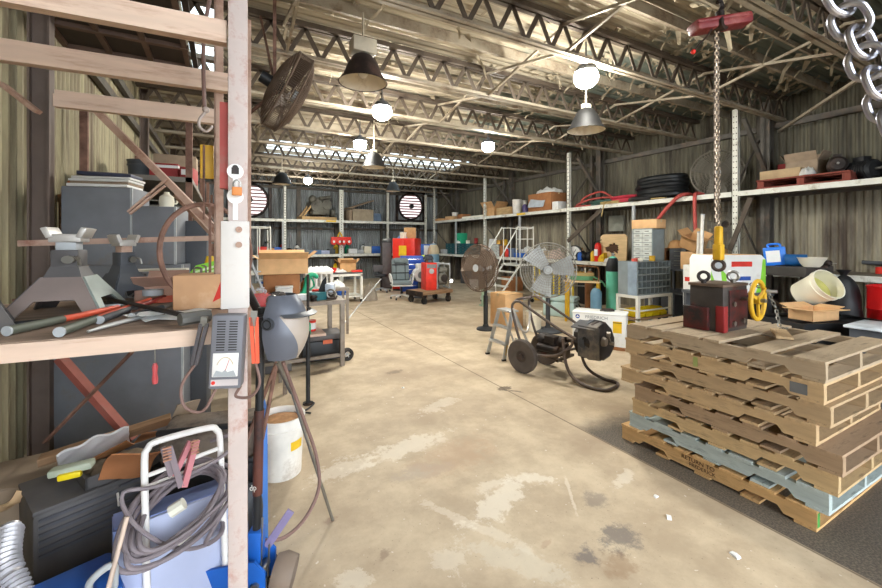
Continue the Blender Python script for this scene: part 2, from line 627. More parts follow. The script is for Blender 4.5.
# wall columns, girts
COLM = mat('wall_steel', (92, 88, 82), .65, .2, var=.2, dirt=(120, 100, 84), damt=.3)
b = B()
for z in (.9, 3.4, 3.72):
    b.bb(XL + .03, XL + .09, -3, YB, z, z + .1)
tag(b.make('trim_1', COLM), 'rails across the left wall', **st)
b = B()
for z in (1.0, 2.45, 3.68):
    b.bb(XR - .1, XR - .03, -3, YB, z, z + .1)
tag(b.make('trim_2', COLM), 'rails across the right wall', **st)
b = B()
for z in (.9, 2.1, 3.72):
    b.bb(XL, XR, YB - .1, YB - .03, z, z + .1)
tag(b.make('trim_3', COLM), 'rails across the back wall', **st)

def hcol(b, x, y, z1, ax, w=.16, f=.14):
    """I section"""
    if ax == 'x':
        b.bb(x - w / 2, x - w / 2 + .012, y - f / 2, y + f / 2, 0, z1).bb(x + w / 2 - .012, x + w / 2, y - f / 2, y + f / 2, 0, z1).bb(x - w / 2, x + w / 2, y - .005, y + .005, 0, z1)
    else:
        b.bb(x - f / 2, x + f / 2, y - w / 2, y - w / 2 + .012, 0, z1).bb(x - f / 2, x + f / 2, y + w / 2 - .012, y + w / 2, 0, z1).bb(x - .005, x + .005, y - w / 2, y + w / 2, 0, z1)
    return b
for i, y in enumerate((-.1, 3.6, 7.3, 11.0, 14.7)):
    b = hcol(B(), 8.72, y, 4.15, 'x')
    b.bar((8.66, y, 2.9), (7.9, y, 3.74), .06, .06)
    tag(b.make('wall_column', COLM), 'steel wall column with knee brace', **st)
for y in (3.95, 8.2, 12.4):
    b = hcol(B(), XL + .14, y, 4.15, 'x', .12, .10)
    tag(b.make('wall_column', mat('left_column_paint', (104, 90, 82), .6, var=.15, dirt=(96, 80, 70), damt=.35)), 'steel column against the left wall', **st)
for x in (-.2, 2.6, 6.4):
    b = hcol(B(), x, YB - .14, 4.15, 'y')
    tag(b.make('wall_column', COLM), 'steel column against the back wall', **st)

# roof trusses
TRM = mat('truss_paint', (164, 153, 134), .6, .1, var=.18, dirt=(112, 94, 76), damt=.4)
TRW = mat('truss_web_paint', (94, 83, 72), .65, .1, var=.2, dirt=(70, 58, 48), damt=.4)
def truss(y):
    r = T('roof_truss', 'open web steel roof truss', None, (0, y, 0), kind='structure')
    del_ = B()
    zb, zt = 3.78, 4.14
    b = B()
    for s in (-1, 1):
        b.bb(XL + .05, XR - .05, s * .012 + (-.045 if s < 0 else 0), s * .012 + (.045 if s > 0 else 0), zb - .006, zb)
        b.bb(XL + .05, XR - .05, s * .012 - .004, s * .012 + .004, zb, zb + .05)
    b.make('bottom_chord', TRM, r)
    b = B()
    for s in (-1, 1):
        b.bb(XL + .05, XR - .05, s * .012 + (-.05 if s < 0 else 0), s * .012 + (.05 if s > 0 else 0), zt, zt + .06)
    b.make('top_chord', TRW, r)
    b = B()
    n = 27
    dx = (XR - XL - .2) / n
    for i in range(n):
        x0 = XL + .1 + i * dx
        b.bar((x0, 0, zb + .02), (x0 + dx / 2, 0, zt + .01), .014, .052)
        b.bar((x0 + dx / 2, 0, zt + .01), (x0 + dx, 0, zb + .02), .014, .052)
    b.make('web', TRW, r)
    return r
TY = [-2.7, -1.2, .33, 1.86, 3.41, 4.96, 6.5, 8.05, 9.6, 11.15, 12.7, 14.25, 15.8]
for y in TY:
    truss(y)
# bridging between the trusses (cross rods) along the building
for i, x in enumerate((.6, 3.45, 6.3)):
    b = B()
    for a, c in zip(TY, TY[1:]):
        b.bar((x, a, 3.8), (x, c, 4.12), .03, .03)
        b.bar((x + .03, a, 4.12), (x + .03, c, 3.8), .03, .03)
    tag(b.make('trim_%d' % (4 + i), TRM), 'angle iron bridging between trusses', **st)
b = B()
for y in TY[1:]:
    b.bb(XL, XR, y - .62, y - .58, 4.1, 4.23).bb(XL, XR, y - 1.0, y - .97, 4.17, 4.23)
tag(b.make('trim_7', TRM), 'roof purlins over the trusses', **st)
# light wall angle in the upper right corner
b = B().bar((7.2, 1.9, 3.75), (8.9, 3.5, 3.62), .04, .04).bar((7.0, .5, 4.0), (8.9, 2.2, 3.9), .04, .04)
tag(b.make('trim_8', TRM), 'sway braces in the roof corner', **st)

# skylights
SKY = mat('skylight_panel', (222, 240, 250), .4, var=.03, emit=1.6)
for i, (x0, x1, y0, y1) in enumerate(((1.0, 3.8, 11.0, 13.2), (4.3, 7.0, 11.0, 13.2), (-.42, -.10, 4.9, 7.0))):
    tag(B().bb(x0, x1, y0, y1, ZR - .05, ZR - .03).make('window_%d' % (i + 1), SKY), 'translucent skylight strip in the roof', **st)

# torn insulation hanging from the roof
b = B()
rs = random.Random(3)
for i in range(560):
    if rs.random() < .62:
        x, y = rs.uniform(4.6, 8.8), rs.choice([rs.uniform(1.8, 4.6), rs.uniform(2, 9)])
    else:
        x, y = rs.uniform(-1, 8.8), rs.uniform(2, 11)
    a = rs.uniform(0, pi)
    w, l = rs.uniform(.02, .09), rs.uniform(.08, .40)
    dx, dy = cos(a), sin(a)
    cur = rs.uniform(.2, 1.2)
    z0 = ZR - .03
    sl = rs.choice([rs.uniform(.03, .25), rs.uniform(.05, .35), rs.uniform(.3, .8)]) * l
    pts = []
    for j in range(5):
        t = j / 4
        pts.append(V((x + dx * l * t, y + dy * l * t, z0 - sl * t * t - .03 * sin(t * 7 * cur))))
    ra = [b.bm.verts.new(p + V((-dy, dx, 0)) * w / 2 * (1 - .5 * k / 4) + V((0, 0, rs.uniform(-.015, .015)))) for k, p in enumerate(pts)]
    rb = [b.bm.verts.new(p - V((-dy, dx, 0)) * w / 2 * (1 - .5 * k / 4) + V((0, 0, rs.uniform(-.015, .015)))) for k, p in enumerate(pts)]
    for k in range(4):
        b.bm.faces.new((ra[k], ra[k + 1], rb[k + 1], rb[k]))
o = b.make('insulation_shreds', mat('torn_insulation', (156, 145, 124), .95, var=.25, sc=5), smooth=0)
tag(o, 'torn pale insulation strips hanging from the roof', 'insulation', None, 'stuff')

# open overhead door stored up under the roof at the left
r = T('overhead_door', 'dark ribbed overhead door rolled up under the roof above left rack', 'door', (0, 0, 0), kind='structure')
b = B().bb(-1.2, -.3, 3.25, 4.55, 3.3, 3.33)
b.make('door_panel', mat('dark_door_sheet', (60, 52, 48), .7, var=.15), r)
b = B()
for y in (3.25, 3.68, 4.11, 4.55):
    b.bb(-1.2, -.28, y - .025, y + .025, 3.265, 3.3)
for x in (-1.2, -.9, -.6, -.31):
    b.bb(x - .02, x + .02, 3.25, 4.55, 3.27, 3.3)
b.make('stiffener', mat('door_rib', (104, 84, 74), .7), r)
b = B().bb(-.27, -.23, -.5, 4.7, 3.28, 3.33)
for y in (.33, 1.86, 3.41):
    b.bb(-.265, -.24, y - .02, y + .02, 3.33, 3.8)
b.make('track', DKIRON, r)

# world + lights
w = bpy.data.worlds.new('sky')
S.world = w
w.use_nodes = True
bg = w.node_tree.nodes['Background']
bg.inputs[0].default_value = (.86, .93, 1.0, 1)
bg.inputs[1].default_value = 4.9
S.view_settings.view_transform = 'Standard'
S.view_settings.look = 'None'
S.view_settings.gamma = 1
S.view_settings.exposure = 0.9
S.cycles.max_bounces = 6
S.cycles.diffuse_bounces = 4
S.cycles.sample_clamp_indirect = 4
S.cycles.caustics_reflective = False
S.cycles.caustics_refractive = False

BULB = mat('lit_bulb', (255, 252, 242), .4, var=.0, emit=190)
LIT = [(586, 78, 5.0, 'brightest lit lamp, above the shade nearest the chain hoist'),
       (382, 112, 6.1, 'lit lamp just right of the dusty reflector shade'),
       (360, 145, 8.2, 'lit lamp between the second and third truss, left of center'),
       (488, 147, 8.4, 'lit lamp over the right racking corner'),
       (308, 181, 12.6, 'small lit lamp beyond the trusses near the back rack')]
for (px, py, d, lab) in LIT:
    q = W(px, py, d)
    r = T('high_bay_lamp', lab, 'lamp', (q.x, q.y, q.z), group='lit lamps under the roof')
    B().sph((0, 0, 0), .15 if d < 7 else .13, (1, 1, .85)).make('bulb', BULB, r)
    B().lathe([(.03, .16), (.09, .15), (.13, .10), (.135, .07), (.125, .07), (.08, .135), (0, .14)], 24).make('cap', GREYD, r)  # cap added to keep the bulb's light off the roof
    top = 4.1 - q.z
    B().cyl((0, 0, .085), (0, 0, .2), .05, .035).cyl((0, 0, .2), (0, 0, top), .01, n=8).make('socket', GREYD, r)
SHADEO = mat('shade_outside', (52, 42, 40), .6, .3, var=.2, dirt=(92, 68, 62), damt=.3)
SHADEK = mat('shade_black', (20, 20, 20), .55, .3, var=.2)
SHADEI = mat('shade_inside', (226, 216, 196), .5, var=.06, dirt=(170, 150, 120), damt=.25)
SHD = [(363, 82, 4.4, .26, 'dusty dark reflector shade with open white rim, nearest the camera'),
       (586, 130, 5.6, .26, 'unlit black bell shade hanging under the brightest lamp'),
       (374, 167, 8.3, .25, 'unlit bell shade in front of the white trusses'),
       (282, 184, 10.5, .25, 'unlit bell shade at the far left by the round louvre'),
       (393, 191, 13.0, .25, 'smallest unlit bell shade beside the right round louvre')]
for (px, py, d, rr, lab) in SHD:
    q = W(px, py, d)
    r = T('shade_lamp', lab, 'lamp', (q.x, q.y, q.z), group='unlit bell shades under the roof')
    B().lathe([(.06, .30), (.11, .27), (.17, .17), (.215, .06), (rr, 0), (rr + .008, -.012), (rr, -.012)], 32).make('shade', SHADEO if px == 363 else SHADEK, r)
    B().lathe([(.0, .262), (.10, .258), (.16, .163), (.206, .053), (rr - .004, -.006)], 32).make('reflector', SHADEI, r)
    B().sph((0, 0, .12), .06, (1, 1, 1.4)).make('lamp_bulb', mat('unlit_bulb', (236, 232, 222), .25), r)
    hh = .46 if px == 363 else .36
    ww = .13 if px == 363 else .06
    bb_ = B().bb(-ww, ww, -ww * .7, ww * .7, .30, hh, bev=.01)
    bb_.cyl((0, 0, hh), (0, 0, 4.12 - q.z), .012, n=8)
    bb_.make('ballast_box', mat('ballast_paint', (196, 186, 166), .6), r)
# ================================================================ MAKERS (origin at base centre, front faces local -Y)
FACE_X = -pi / 2       # turn the front towards -X

def carton(loc, w, d, h, label, rz=0, m=None, flaps=None, group=None, tape=True, cat='box', name='cardboard_box', rot=None):
    m = m or CARD
    if not group:
        x, y, z = loc
        group = 'cases on the lower back shelf' if y > 16 and z < 2 else 'boxes on the right racking' if x > 7.9 and z > .5 else 'boxes on the floor under the right racking' if x > 7.9 else None
    r = T(name, label, cat, loc, rz, group, rot=rot)
    t = .006
    if flaps:
        b = B().bb(-w / 2, w / 2, -d / 2, d / 2, 0, t)
        b.bb(-w / 2, w / 2, -d / 2, -d / 2 + t, 0, h).bb(-w / 2, w / 2, d / 2 - t, d / 2, 0, h)
        b.bb(-w / 2, -w / 2 + t, -d / 2, d / 2, 0, h).bb(w / 2 - t, w / 2, -d / 2, d / 2, 0, h)
        b.make('carton_body', m, r)
        fl = d * .42
        for (sx, sy, a) in ((0, -1, flaps), (0, 1, flaps * .8), (-1, 0, flaps), (1, 0, flaps * .9)):
            if sy:
                p0 = V((0, sy * d / 2, h)); q = p0 + V((0, sy * fl * sin(a), fl * cos(a)))
                bb_ = B().bar(p0, q, w * .98, t, (1, 0, 0) if False else (0, sy * cos(a), -sin(a)))
            else:
                p0 = V((sx * w / 2, 0, h)); q = p0 + V((sx * fl * sin(a), 0, fl * cos(a)))
                bb_ = B().bar(p0, q, d * .98, t, (sx * cos(a), 0, -sin(a)))
            bb_.make('flap', m, r)
    else:
        b = B().bb(-w / 2, w / 2, -d / 2, d / 2, 0, h, bev=min(.006, h * .05))
        b.make('carton_body', m, r)
        if tape:
            B().bb(-w * .5 - .001, w * .5 + .001, -.03, .03, h - .05, h + .002).make('tape_strip', TAPE, r)
    return r

def pail(loc, r0, h, label, m=None, rz=0, tilt=None, content=None, lab=None, handle=True, group=None, name='plastic_pail', cat='bucket'):
    r = T(name, label, cat, loc, rz, group, rot=tilt)
    m = m or WHITE
    rb = r0 * .88
    B().lathe([(0, 0), (rb, 0), (rb + (r0 - rb) * .8, h * .8), (r0 + .006, h * .8), (r0 + .006, h * .83), (r0, h * .84), (r0, h * .96), (r0 + .008, h * .965), (r0 + .008, h), (r0 - .004, h), (r0 - .006, h * .8), (rb - .004, .012), (0, .012)], 32).make('pail_body', m, r)
    if content:
        z, cm = content
        B().lathe([(0, z + .03), (r0 * .5, z + .015), (r0 - .014, z)], 24).make('contents', cm, r)
    if lab:
        a0, a1, z0, z1, lm = lab
        rr = lambda z: rb + (r0 - rb) * min(1, z / h) + .002
        B().grid(lambda u, v: (rr(z0 + (z1 - z0) * v) * cos(a0 + (a1 - a0) * u), rr(z0 + (z1 - z0) * v) * sin(a0 + (a1 - a0) * u), z0 + (z1 - z0) * v), 8, 1).make('label_sticker', lm, r)
    if handle:
        pts = [(r0 * cos(a), -r0 * .55 * sin(a) - .01, h * .86 - r0 * 1.0 * sin(a)) for a in [pi * i / 10 for i in range(11)]]
        B().tube(pts, .003, n=6).make('bail_handle', STEEL, r)
    return r

def gas_cylinder(loc, rr, h, label, m, group=None, cap=True, m2=None):
    r = T('gas_cylinder', label, 'gas cylinder', loc, 0, group)
    B().lathe([(0, 0), (rr * .95, 0), (rr, .03), (rr, h * .8), (rr * .92, h * .86), (rr * .6, h * .93), (rr * .3, h * .955), (0, h * .955)], 28).make('cylinder_body', m, r)
    if m2:
        B().lathe([(rr + .001, h * .74), (rr + .001, h * .8), (rr * .92 + .001, h * .861), (rr * .6 + .001, h * .931)], 28).make('shoulder_band', m2, r)
    b = B().cyl((0, 0, h * .95), (0, 0, h), rr * .22).cyl((-.02, 0, h * .98), (.06, 0, h * .98), .014)
    b.make('valve', STEEL, r)
    B().ring((0, 0, h + .01), .03, .007, n=16).make('hand_wheel', DKIRON, r)
    return r

def bin_(loc, w, d, h, m, label, rz=0, group=None, cat='bin', name='storage_bin'):
    r = T(name, label, cat, loc, rz, group)
    t = .005
    b = B().bb(-w / 2, w / 2, -d / 2, d / 2, 0, t).bb(-w / 2, w / 2, d / 2 - t, d / 2, 0, h).bb(-w / 2, w / 2, -d / 2, -d / 2 + t, 0, h * .45)
    for s in (-1, 1):
        b.prism([(-d / 2, 0), (d / 2, 0), (d / 2, h), (-d / 2 + d * .35, h), (-d / 2, h * .45)], t, M4.Translation((s * (w / 2 - t / 2), 0, 0)) @ M4.Rotation(pi / 2, 4, 'Z'))
    b.make('bin_body', m, r)
    B().bb(-w / 2, w / 2, -d / 2 - .012, -d / 2, h * .38, h * .47).make('front_lip', m, r)
    return r

def drawers(loc, w, d, h, nx, nz, label, m, mf, rz=0, knob=True, name='drawer_cabinet', cat='drawer cabinet'):
    r = T(name, label, cat, loc, rz)
    t = .012
    b = B().bb(-w / 2, w / 2, d / 2 - t, d / 2, 0, h)
    b.bb(-w / 2, -w / 2 + t, -d / 2, d / 2, 0, h).bb(w / 2 - t, w / 2, -d / 2, d / 2, 0, h)
    b.bb(-w / 2, w / 2, -d / 2, d / 2, 0, t).bb(-w / 2, w / 2, -d / 2, d / 2, h - t, h)
    for i in range(1, nz):
        z = t + (h - 2 * t) * i / nz
        b.bb(-w / 2, w / 2, -d / 2 + .005, d / 2, z - .003, z + .003)
    b.make('cabinet_body', m, r)
    cw, ch = (w - 2 * t) / nx, (h - 2 * t) / nz
    for i in range(nx):
        for j in range(nz):
            x0, z0 = -w / 2 + t + i * cw, t + j * ch
            dr = B().bb(x0 + .004, x0 + cw - .004, -d / 2 - .004, d / 2 - .05, z0 + .005, z0 + ch - .006)
            o = dr.make('drawer', mf, r)
            if knob:
                B().bb(x0 + cw * .3, x0 + cw * .7, -d / 2 - .018, -d / 2 - .004, z0 + ch * .42, z0 + ch * .58).make('pull', STEEL, o)
    return r

def motor(loc, rr, l, label, rz=0, m=None, group=None, name='electric_motor', cat='motor', rot=None):
    r = T(name, label, cat, loc, rz, group, rot=rot)
    m = m or DKIRON
    if loc[0] > 7.9:
        r['group'] = 'motors on the right racking'
    mx = M4.Rotation(pi / 2, 4, 'Y')
    prof = [(0, -l / 2), (rr * .7, -l / 2), (rr * .95, -l * .42)]
    n = 9
    for i in range(n):
        z = -l * .4 + l * .8 * i / n
        prof += [(rr, z), (rr, z + l * .05), (rr * .93, z + l * .052), (rr * .93, z + l * .085)]
    prof += [(rr * .95, l * .42), (rr * .7, l / 2), (0, l / 2)]
    B().lathe(prof, 24, mx, (0, 0, rr + .02)).make('motor_body', m, r)
    B().cyl((l / 2, 0, rr + .02), (l / 2 + l * .25, 0, rr + .02), rr * .14).make('shaft', STEEL, r)
    B().bb(-l * .35, l * .35, -rr * .8, rr * .8, 0, .025).bb(-l * .3, -l * .22, -rr * .6, rr * .6, 0, rr * .6).bb(l * .22, l * .3, -rr * .6, rr * .6, 0, rr * .6).make('foot_plate', m, r)
    B().bb(-l * .2, l * .2, -rr * .4, rr * .4, 2 * rr, 2 * rr + rr * .5, bev=.005).make('terminal_box', m, r)
    return r

def bottle(loc, rr, h, m, mc, label, group=None, name='bottle', cat='bottle'):
    r = T(name, label, cat, loc, 0, group)
    B().lathe([(0, 0), (rr, 0), (rr, h * .62), (rr * .8, h * .74), (rr * .35, h * .84), (rr * .35, h * .9), (0, h * .9)], 18).make('bottle_body', m, r)
    B().cyl((0, 0, h * .88), (0, 0, h), rr * .42).make('cap', mc, r)
    return r

def can(loc, rr, h, m, label, ml=None, group=None, name='tin_can', cat='can'):
    r = T(name, label, cat, loc, 0, group)
    B().lathe([(0, 0), (rr, 0), (rr + .003, .004), (rr, .01), (rr, h - .01), (rr + .003, h - .004), (rr, h), (rr * .9, h - .004), (0, h - .004)], 20).make('can_body', m, r)
    if ml:
        B().lathe([(rr + .0015, h * .2), (rr + .0015, h * .8)], 20).make('label_sticker', ml, r)
    return r

def blob_cloth(loc, w, d, h, m, label, cat='cloth', name='rag', seed=1, rz=0, group=None):
    rs = random.Random(seed)
    ph = [rs.uniform(0, 6) for _ in range(6)]
    def fn(u, v):
        a, q = 2 * pi * u, 1 - v
        x, y = q * cos(a), q * sin(a)
        f = .75 + .16 * sin(5 * x + ph[0]) * cos(4 * y + ph[1]) + .12 * sin(11 * y + ph[2] + 4 * x) + .10 * sin(17 * x + ph[5])
        z = h * max(0, 1 - q ** 2.6) ** .55 * f + .004
        e = 1 + .10 * sin(3 * a + ph[3]) + .06 * sin(7 * a + ph[4])
        return (x * w / 2 * e, y * d / 2 * e, max(.004, z))
    b = B().grid(fn, 36, 14)
    bmesh.ops.remove_doubles(b.bm, verts=b.bm.verts[:], dist=.0005)
    b.bm.faces.new([v for v in sorted([v for v in b.bm.verts if v.is_boundary], key=lambda v: math.atan2(v.co.y, v.co.x))])
    return solo(name, b, m, label, cat, loc, rz, group)

def coil(loc, Rr, r, turns, m, label, cat='hose', name='coiled_hose', seed=1, tail=None, sc=(1, 1), rz=0, group=None, flat=False):
    rs = random.Random(seed)
    pts = []
    for i in range(turns * 10 + 1):
        a = 2 * pi * i / 10
        t = i / 10
        rr = Rr * (1 - .04 * (t % 3) + rs.uniform(-.03, .03))
        z = r + t * r * (1.1 if not flat else .35)
        pts.append((rr * cos(a) * sc[0], rr * sin(a) * sc[1], z))
    if tail:
        pts += tail
    return solo(name, B().tube(pts, r, n=8, sub=3), m, label, cat, loc, rz, group)

def lattice_fan(center, rr, depth, axis, name, label, hang=None, post=None, mguard=None, blade_m=None, nring=7, nrad=28, spin=1.05, wire=1.0, motor_m=None):
    """pedestal fan: guard cage, blades, motor, post + base. axis = facing direction"""
    c = V(center)
    r = T(name, label, 'fan', (c.x, c.y, 0 if post else c.z))
    zc = c.z if post else 0
    q = V((0, 0, 1)).rotation_difference(V(axis).normalized()).to_matrix().to_4x4()
    q.translation = V((0, 0, zc))
    g = B()
    def ring(R_, z, t):
        pts = [q @ V((R_ * cos(2 * pi * i / 36), R_ * sin(2 * pi * i / 36), z)) for i in range(36)]
        g.tube(pts, t, n=5, closed=True, smooth=False)
    for s in (1, -1):
        for i in range(1, nring + 1):
            f = i / nring
            ring(rr * f, s * depth / 2 * math.sqrt(max(0, 1 - (f * .92) ** 2)), .0035 * wire if i < nring else .010)
        for i in range(nrad):
            a = 2 * pi * i / nrad
            pts = [q @ V((rr * f * cos(a), rr * f * sin(a), s * depth / 2 * math.sqrt(max(0, 1 - (f * .92) ** 2)))) for f in (.14, .4, .65, .85, 1)]
            g.tube(pts, .0025 * wire, n=4, smooth=False)
    for i in range(nrad):
        a = 2 * pi * i / nrad
        zz = depth / 2 * math.sqrt(1 - .92 ** 2)
        g.bar(q @ V((rr * cos(a), rr * sin(a), -zz)), q @ V((rr * cos(a), rr * sin(a), zz)), .004, .004)
    g.make('guard', mguard or FANMESH, r)
    for i in range(3):
        a = 2 * pi * i / 3 + .5 + spin
        bl = B()
        def fn(u, v, a=a):
            rad = rr * (.15 + .75 * u)
            wd = (v - .5) * (.5 + .55 * u) * rr * .75
            return q @ V((rad * cos(a) - wd * sin(a), rad * sin(a) + wd * cos(a), wd * .45))
        bl.grid(fn, 6, 5)
        bl.solid(.003)
        bl.make('blade', blade_m or GREYL, r)
    m_ = B()
    m_.cyl(q @ V((0, 0, .06)), q @ V((0, 0, .09)), rr * .16, n=20)
    m_.make('hub', GREYL, r)
    m_ = B()
    m_.cyl(q @ V((0, 0, -.05)), q @ V((0, 0, -.05 - rr * .55)), rr * .17, rr * .14, n=20)
    m_.make('motor_body', motor_m or BLACK, r)
    if post:
        pm, bx = post
        back = q @ V((0, 0, -.05 - rr * .3))
        b = B().cyl((back.x, back.y, .03), (back.x, back.y, zc - rr * .1), .03, n=12)
        b.cyl((back.x, back.y, .03), (back.x, back.y, zc * .55), .042, n=12)
        b.make('pole', pm, r)
        B().lathe([(0, .0), (bx, 0), (bx, .02), (bx * .9, .035), (.06, .06), (.045, .1), (0, .1)], 28, None, (back.x, back.y, 0)).make('base_plate', pm, r)
    return r

def chain_pts(b, p0, p1, link, wire, rs=None, n=10, m=6):
    """chain of links from p0 to p1 appended to builder b; link = outer length of a link"""
    p0, p1 = V(p0), V(p1)
    d = p1 - p0
    pitch = link - 2 * wire * 1.0
    k = max(1, int(d.length / pitch))
    t = d.normalized()
    u = t.orthogonal().normalized()
    w = t.cross(u)
    for i in range(k):
        c = p0 + t * (pitch * (i + .5))
        a = u if i % 2 else w
        hl, hw = (link / 2 - wire), link * .33
        pts = []
        for j in range(n):
            an = 2 * pi * j / n
            x = cos(an); y = sin(an)
            pts.append(c + t * (hl - hw * .5 if x > 0 else -(hl - hw * .5)) * (1 if abs(x) > .05 else 0) + t * x * hw * .5 + a * y * hw)
        b.tube(pts, wire, n=m, closed=True, smooth=False)
# ================================================================ FOREGROUND LEFT: steel rack used as a bench
RZ = R(-3.4)
RO = V((.033, 1.63, 0))
rack = T('steel_rack', 'pale rust-stained steel rack with bench deck in the left foreground', 'rack', RO, RZ)
def holes_post(x0, x1, y0, y1, z1, m, nm='upright'):
    b = B().bb(x0, x1, y0, y1, 0, z1, bev=.004)
    return b.make(nm, m, rack)
ZT = 2.95
up = holes_post(-.024, .040, 0, .008, ZT, RUSTPOST)
b = B().bb(-.024, -.018, .008, .06, 0, ZT).bb(.034, .040, .008, .06, 0, ZT)
b.make('post_flange', RUSTP, up)
b = B()
for i in range(40):
    z = .1 + i * .07
    b.cyl((-.0245, .035, z), (-.0245 - .0015, .035, z), .008, n=10)
b.make('bolt_hole', DKIRON, up)
B().bb(-.108, -.070, .50, .512, 1.296, ZT).bb(-.108, -.100, .50, .55, 1.296, ZT).make('thin_post', RUSTP, rack)
b = B().bb(-.054, -.026, .06, .10, 1.80, 2.12)
b.make('red_strip', RED if False else mat('faded_red_paint', (186, 82, 74), .6, var=.15, dirt=(150, 110, 100), damt=.3), rack)
holes_post(-.044, .044, 1.06, 1.07, ZT, RUSTP)
holes_post(-1.21, -1.17, 0, .01, ZT, RUSTP)
holes_post(-1.21, -1.17, 1.06, 1.07, ZT, RUSTP)
BEAM = mat('beam_paint', (212, 186, 166), .6, var=.1, sc=7, st=(.4, 3, 3), dirt=(176, 138, 116), damt=.3, dsc=5)
for y, z in ((0.02, 2.325), (.45, 2.292), (1.03, 2.288)):
    xa = -.86 if y > 1 else -1.2
    b = B().bb(xa, -.03, y, y + .04, z, z + .062).bb(xa, -.03, y + .014, y + .04, z + .062, z + .088)
    b.make('beam', BEAM, rack)
for y in (.012, 1.03):
    b = B().bb(-1.2, -.03, y, y + .04, 1.235, 1.293).bb(-1.2, -.03, y - .006, y, 1.28, 1.293)
    b.make('beam', BEAM, rack)
b = B().bb(-1.19, -.04, .03, 1.05, 1.27, 1.2945)
b.make('deck', mat('bench_deck', (150, 128, 112), .7, var=.2, sc=5, st=(.6, 4, 4), dirt=(104, 88, 76), damt=.3), rack)
b = B().bb(-.046, .046, -.012, 0, 1.36, 1.675, bev=.003)
pl = b.make('beam_plate', mat('white_plate', (206, 200, 194), .5, var=.05, dirt=(190, 172, 160), damt=.2), rack)
for z in (1.59, 1.645):
    B().cyl((.012, -.012, z), (.012, -.022, z), .011, n=12).make('bolt', RUSTP, pl)
KEYM = mat('white_slot_plate', (236, 234, 230), .5, var=.04)
for z, t_ in ((1.855, .06), (1.765, .085)):
    b = B().cyl((.0, -.001, z), (.0, -.007, z), .027, n=22).bb(-.008, .008, -.006, -.001, z - t_, z)
    o = b.make('keyhole_slot', KEYM, rack, label if False else .6)
b = B().bb(-.012, .012, -.011, -.007, 1.845, 1.868).cyl((0, -.01, 1.868), (0, -.007, 1.868), .010)
b.make('slot_pin', DKIRON, rack)
# braces of the end frame and the rear
inv = rack.matrix_basis.inverted()
def rl(p): return M4.Rotation(-RZ, 4, 'Z') @ (V(p) - RO)
for (p, q, w_, t_, m) in (
        (W(60, 358, 2.45), W(133, 440, 2.5), .062, .035, RUSTR),
        (W(132, 352, 2.42), W(45, 442, 2.38), .035, .012, RUST),
        (W(96, 110, 2.6), W(222, 236, 2.75), .042, .04, RUSTP),
        (W(175, 195, 2.8), W(222, 246, 2.75), .02, .02, RUSTP),
        (W(128, 212, 2.55), W(168, 178, 2.6), .018, .012, RUSTP),
        (W(130, 214, 2.55), W(165, 186, 2.6), .018, .012, RUSTP),
        (W(18, 243.5, 2.0), W(216, 238, 2.45), .022, .03, RUSTP),
        (W(2, 84, 1.95), W(38, 112, 1.98), .045, .02, RUSTP)):
    B().bar(rl(p), rl(q), w_, t_).make('brace', m, rack)

# tags hung on the post: padlock
r = T('hanging_padlock', 'orange padlock hung on the slotted rack post', 'padlock', W(237, 187, 1.42))
B().bb(-.016, .016, -.008, .008, -.03, 0, bev=.003).make('lock_body', mat('orange_lock', (206, 126, 58), .5), r)
B().tube([(-.011, 0, 0), (-.011, 0, .015), (0, 0, .026), (.011, 0, .015), (.011, 0, 0)], .003, n=6).make('shackle', STEEL, r)

# battery load tester on the post
t0 = W(230.5, 314, 1.40)
r = T('battery_tester', 'grey slotted battery tester with a dial hung on the white rack post', 'battery tester', t0, rot=(R(-2), R(2.5), R(-14)))
w, h = .10, .25
b = B().bb(-w / 2, w / 2, -.03, .03, -h, 0, bev=.006)
b.make('tester_body', mat('tester_grey', (112, 112, 118), .5, var=.1), r)
b = B()
for i in range(12):
    for s in (-1, 1):
        z = -.02 - i * .0088
        b.bb(s * .019 - .013, s * .019 + .013, -.0312, -.029, z - .0028, z + .001)
b.make('vent_slots', mat('slot_dark', (44, 42, 42), .7), r)
dl = B().bb(-.040, .040, -.033, -.029, -.208, -.128, bev=.002).make('dial_window', mat('dial_white', (226, 224, 220), .25, var=.03), r)
b = B().tube([(.029 * cos(a), -.0335, -.192 + .05 * sin(a)) for a in [R(30 + i * 12) for i in range(11)]], .0016, n=4)
b.make('dial_scale', mat('scale_tan', (196, 176, 140), .5), dl)
B().bar((0, -.034, -.192), (.012, -.034, -.15), .0014, .001, (0, 1, 0)).make('needle', RED, dl)
B().prism([(-.036, -.206), (.036, -.206), (.027, -.186), (.008, -.192), (0, -.184), (-.008, -.192), (-.027, -.186)], .002, M4.Translation((0, -.0338, 0))).make('dial_mask', GREYL, dl)
B().bb(-.042, .042, -.0318, -.029, -.238, -.217).make('text_strip', mat('strip_pale', (196, 186, 184), .5), r)
B().cyl((-.034, -.031, -.227), (-.034, -.034, -.227), .006, n=14).make('knob', REDB, r)
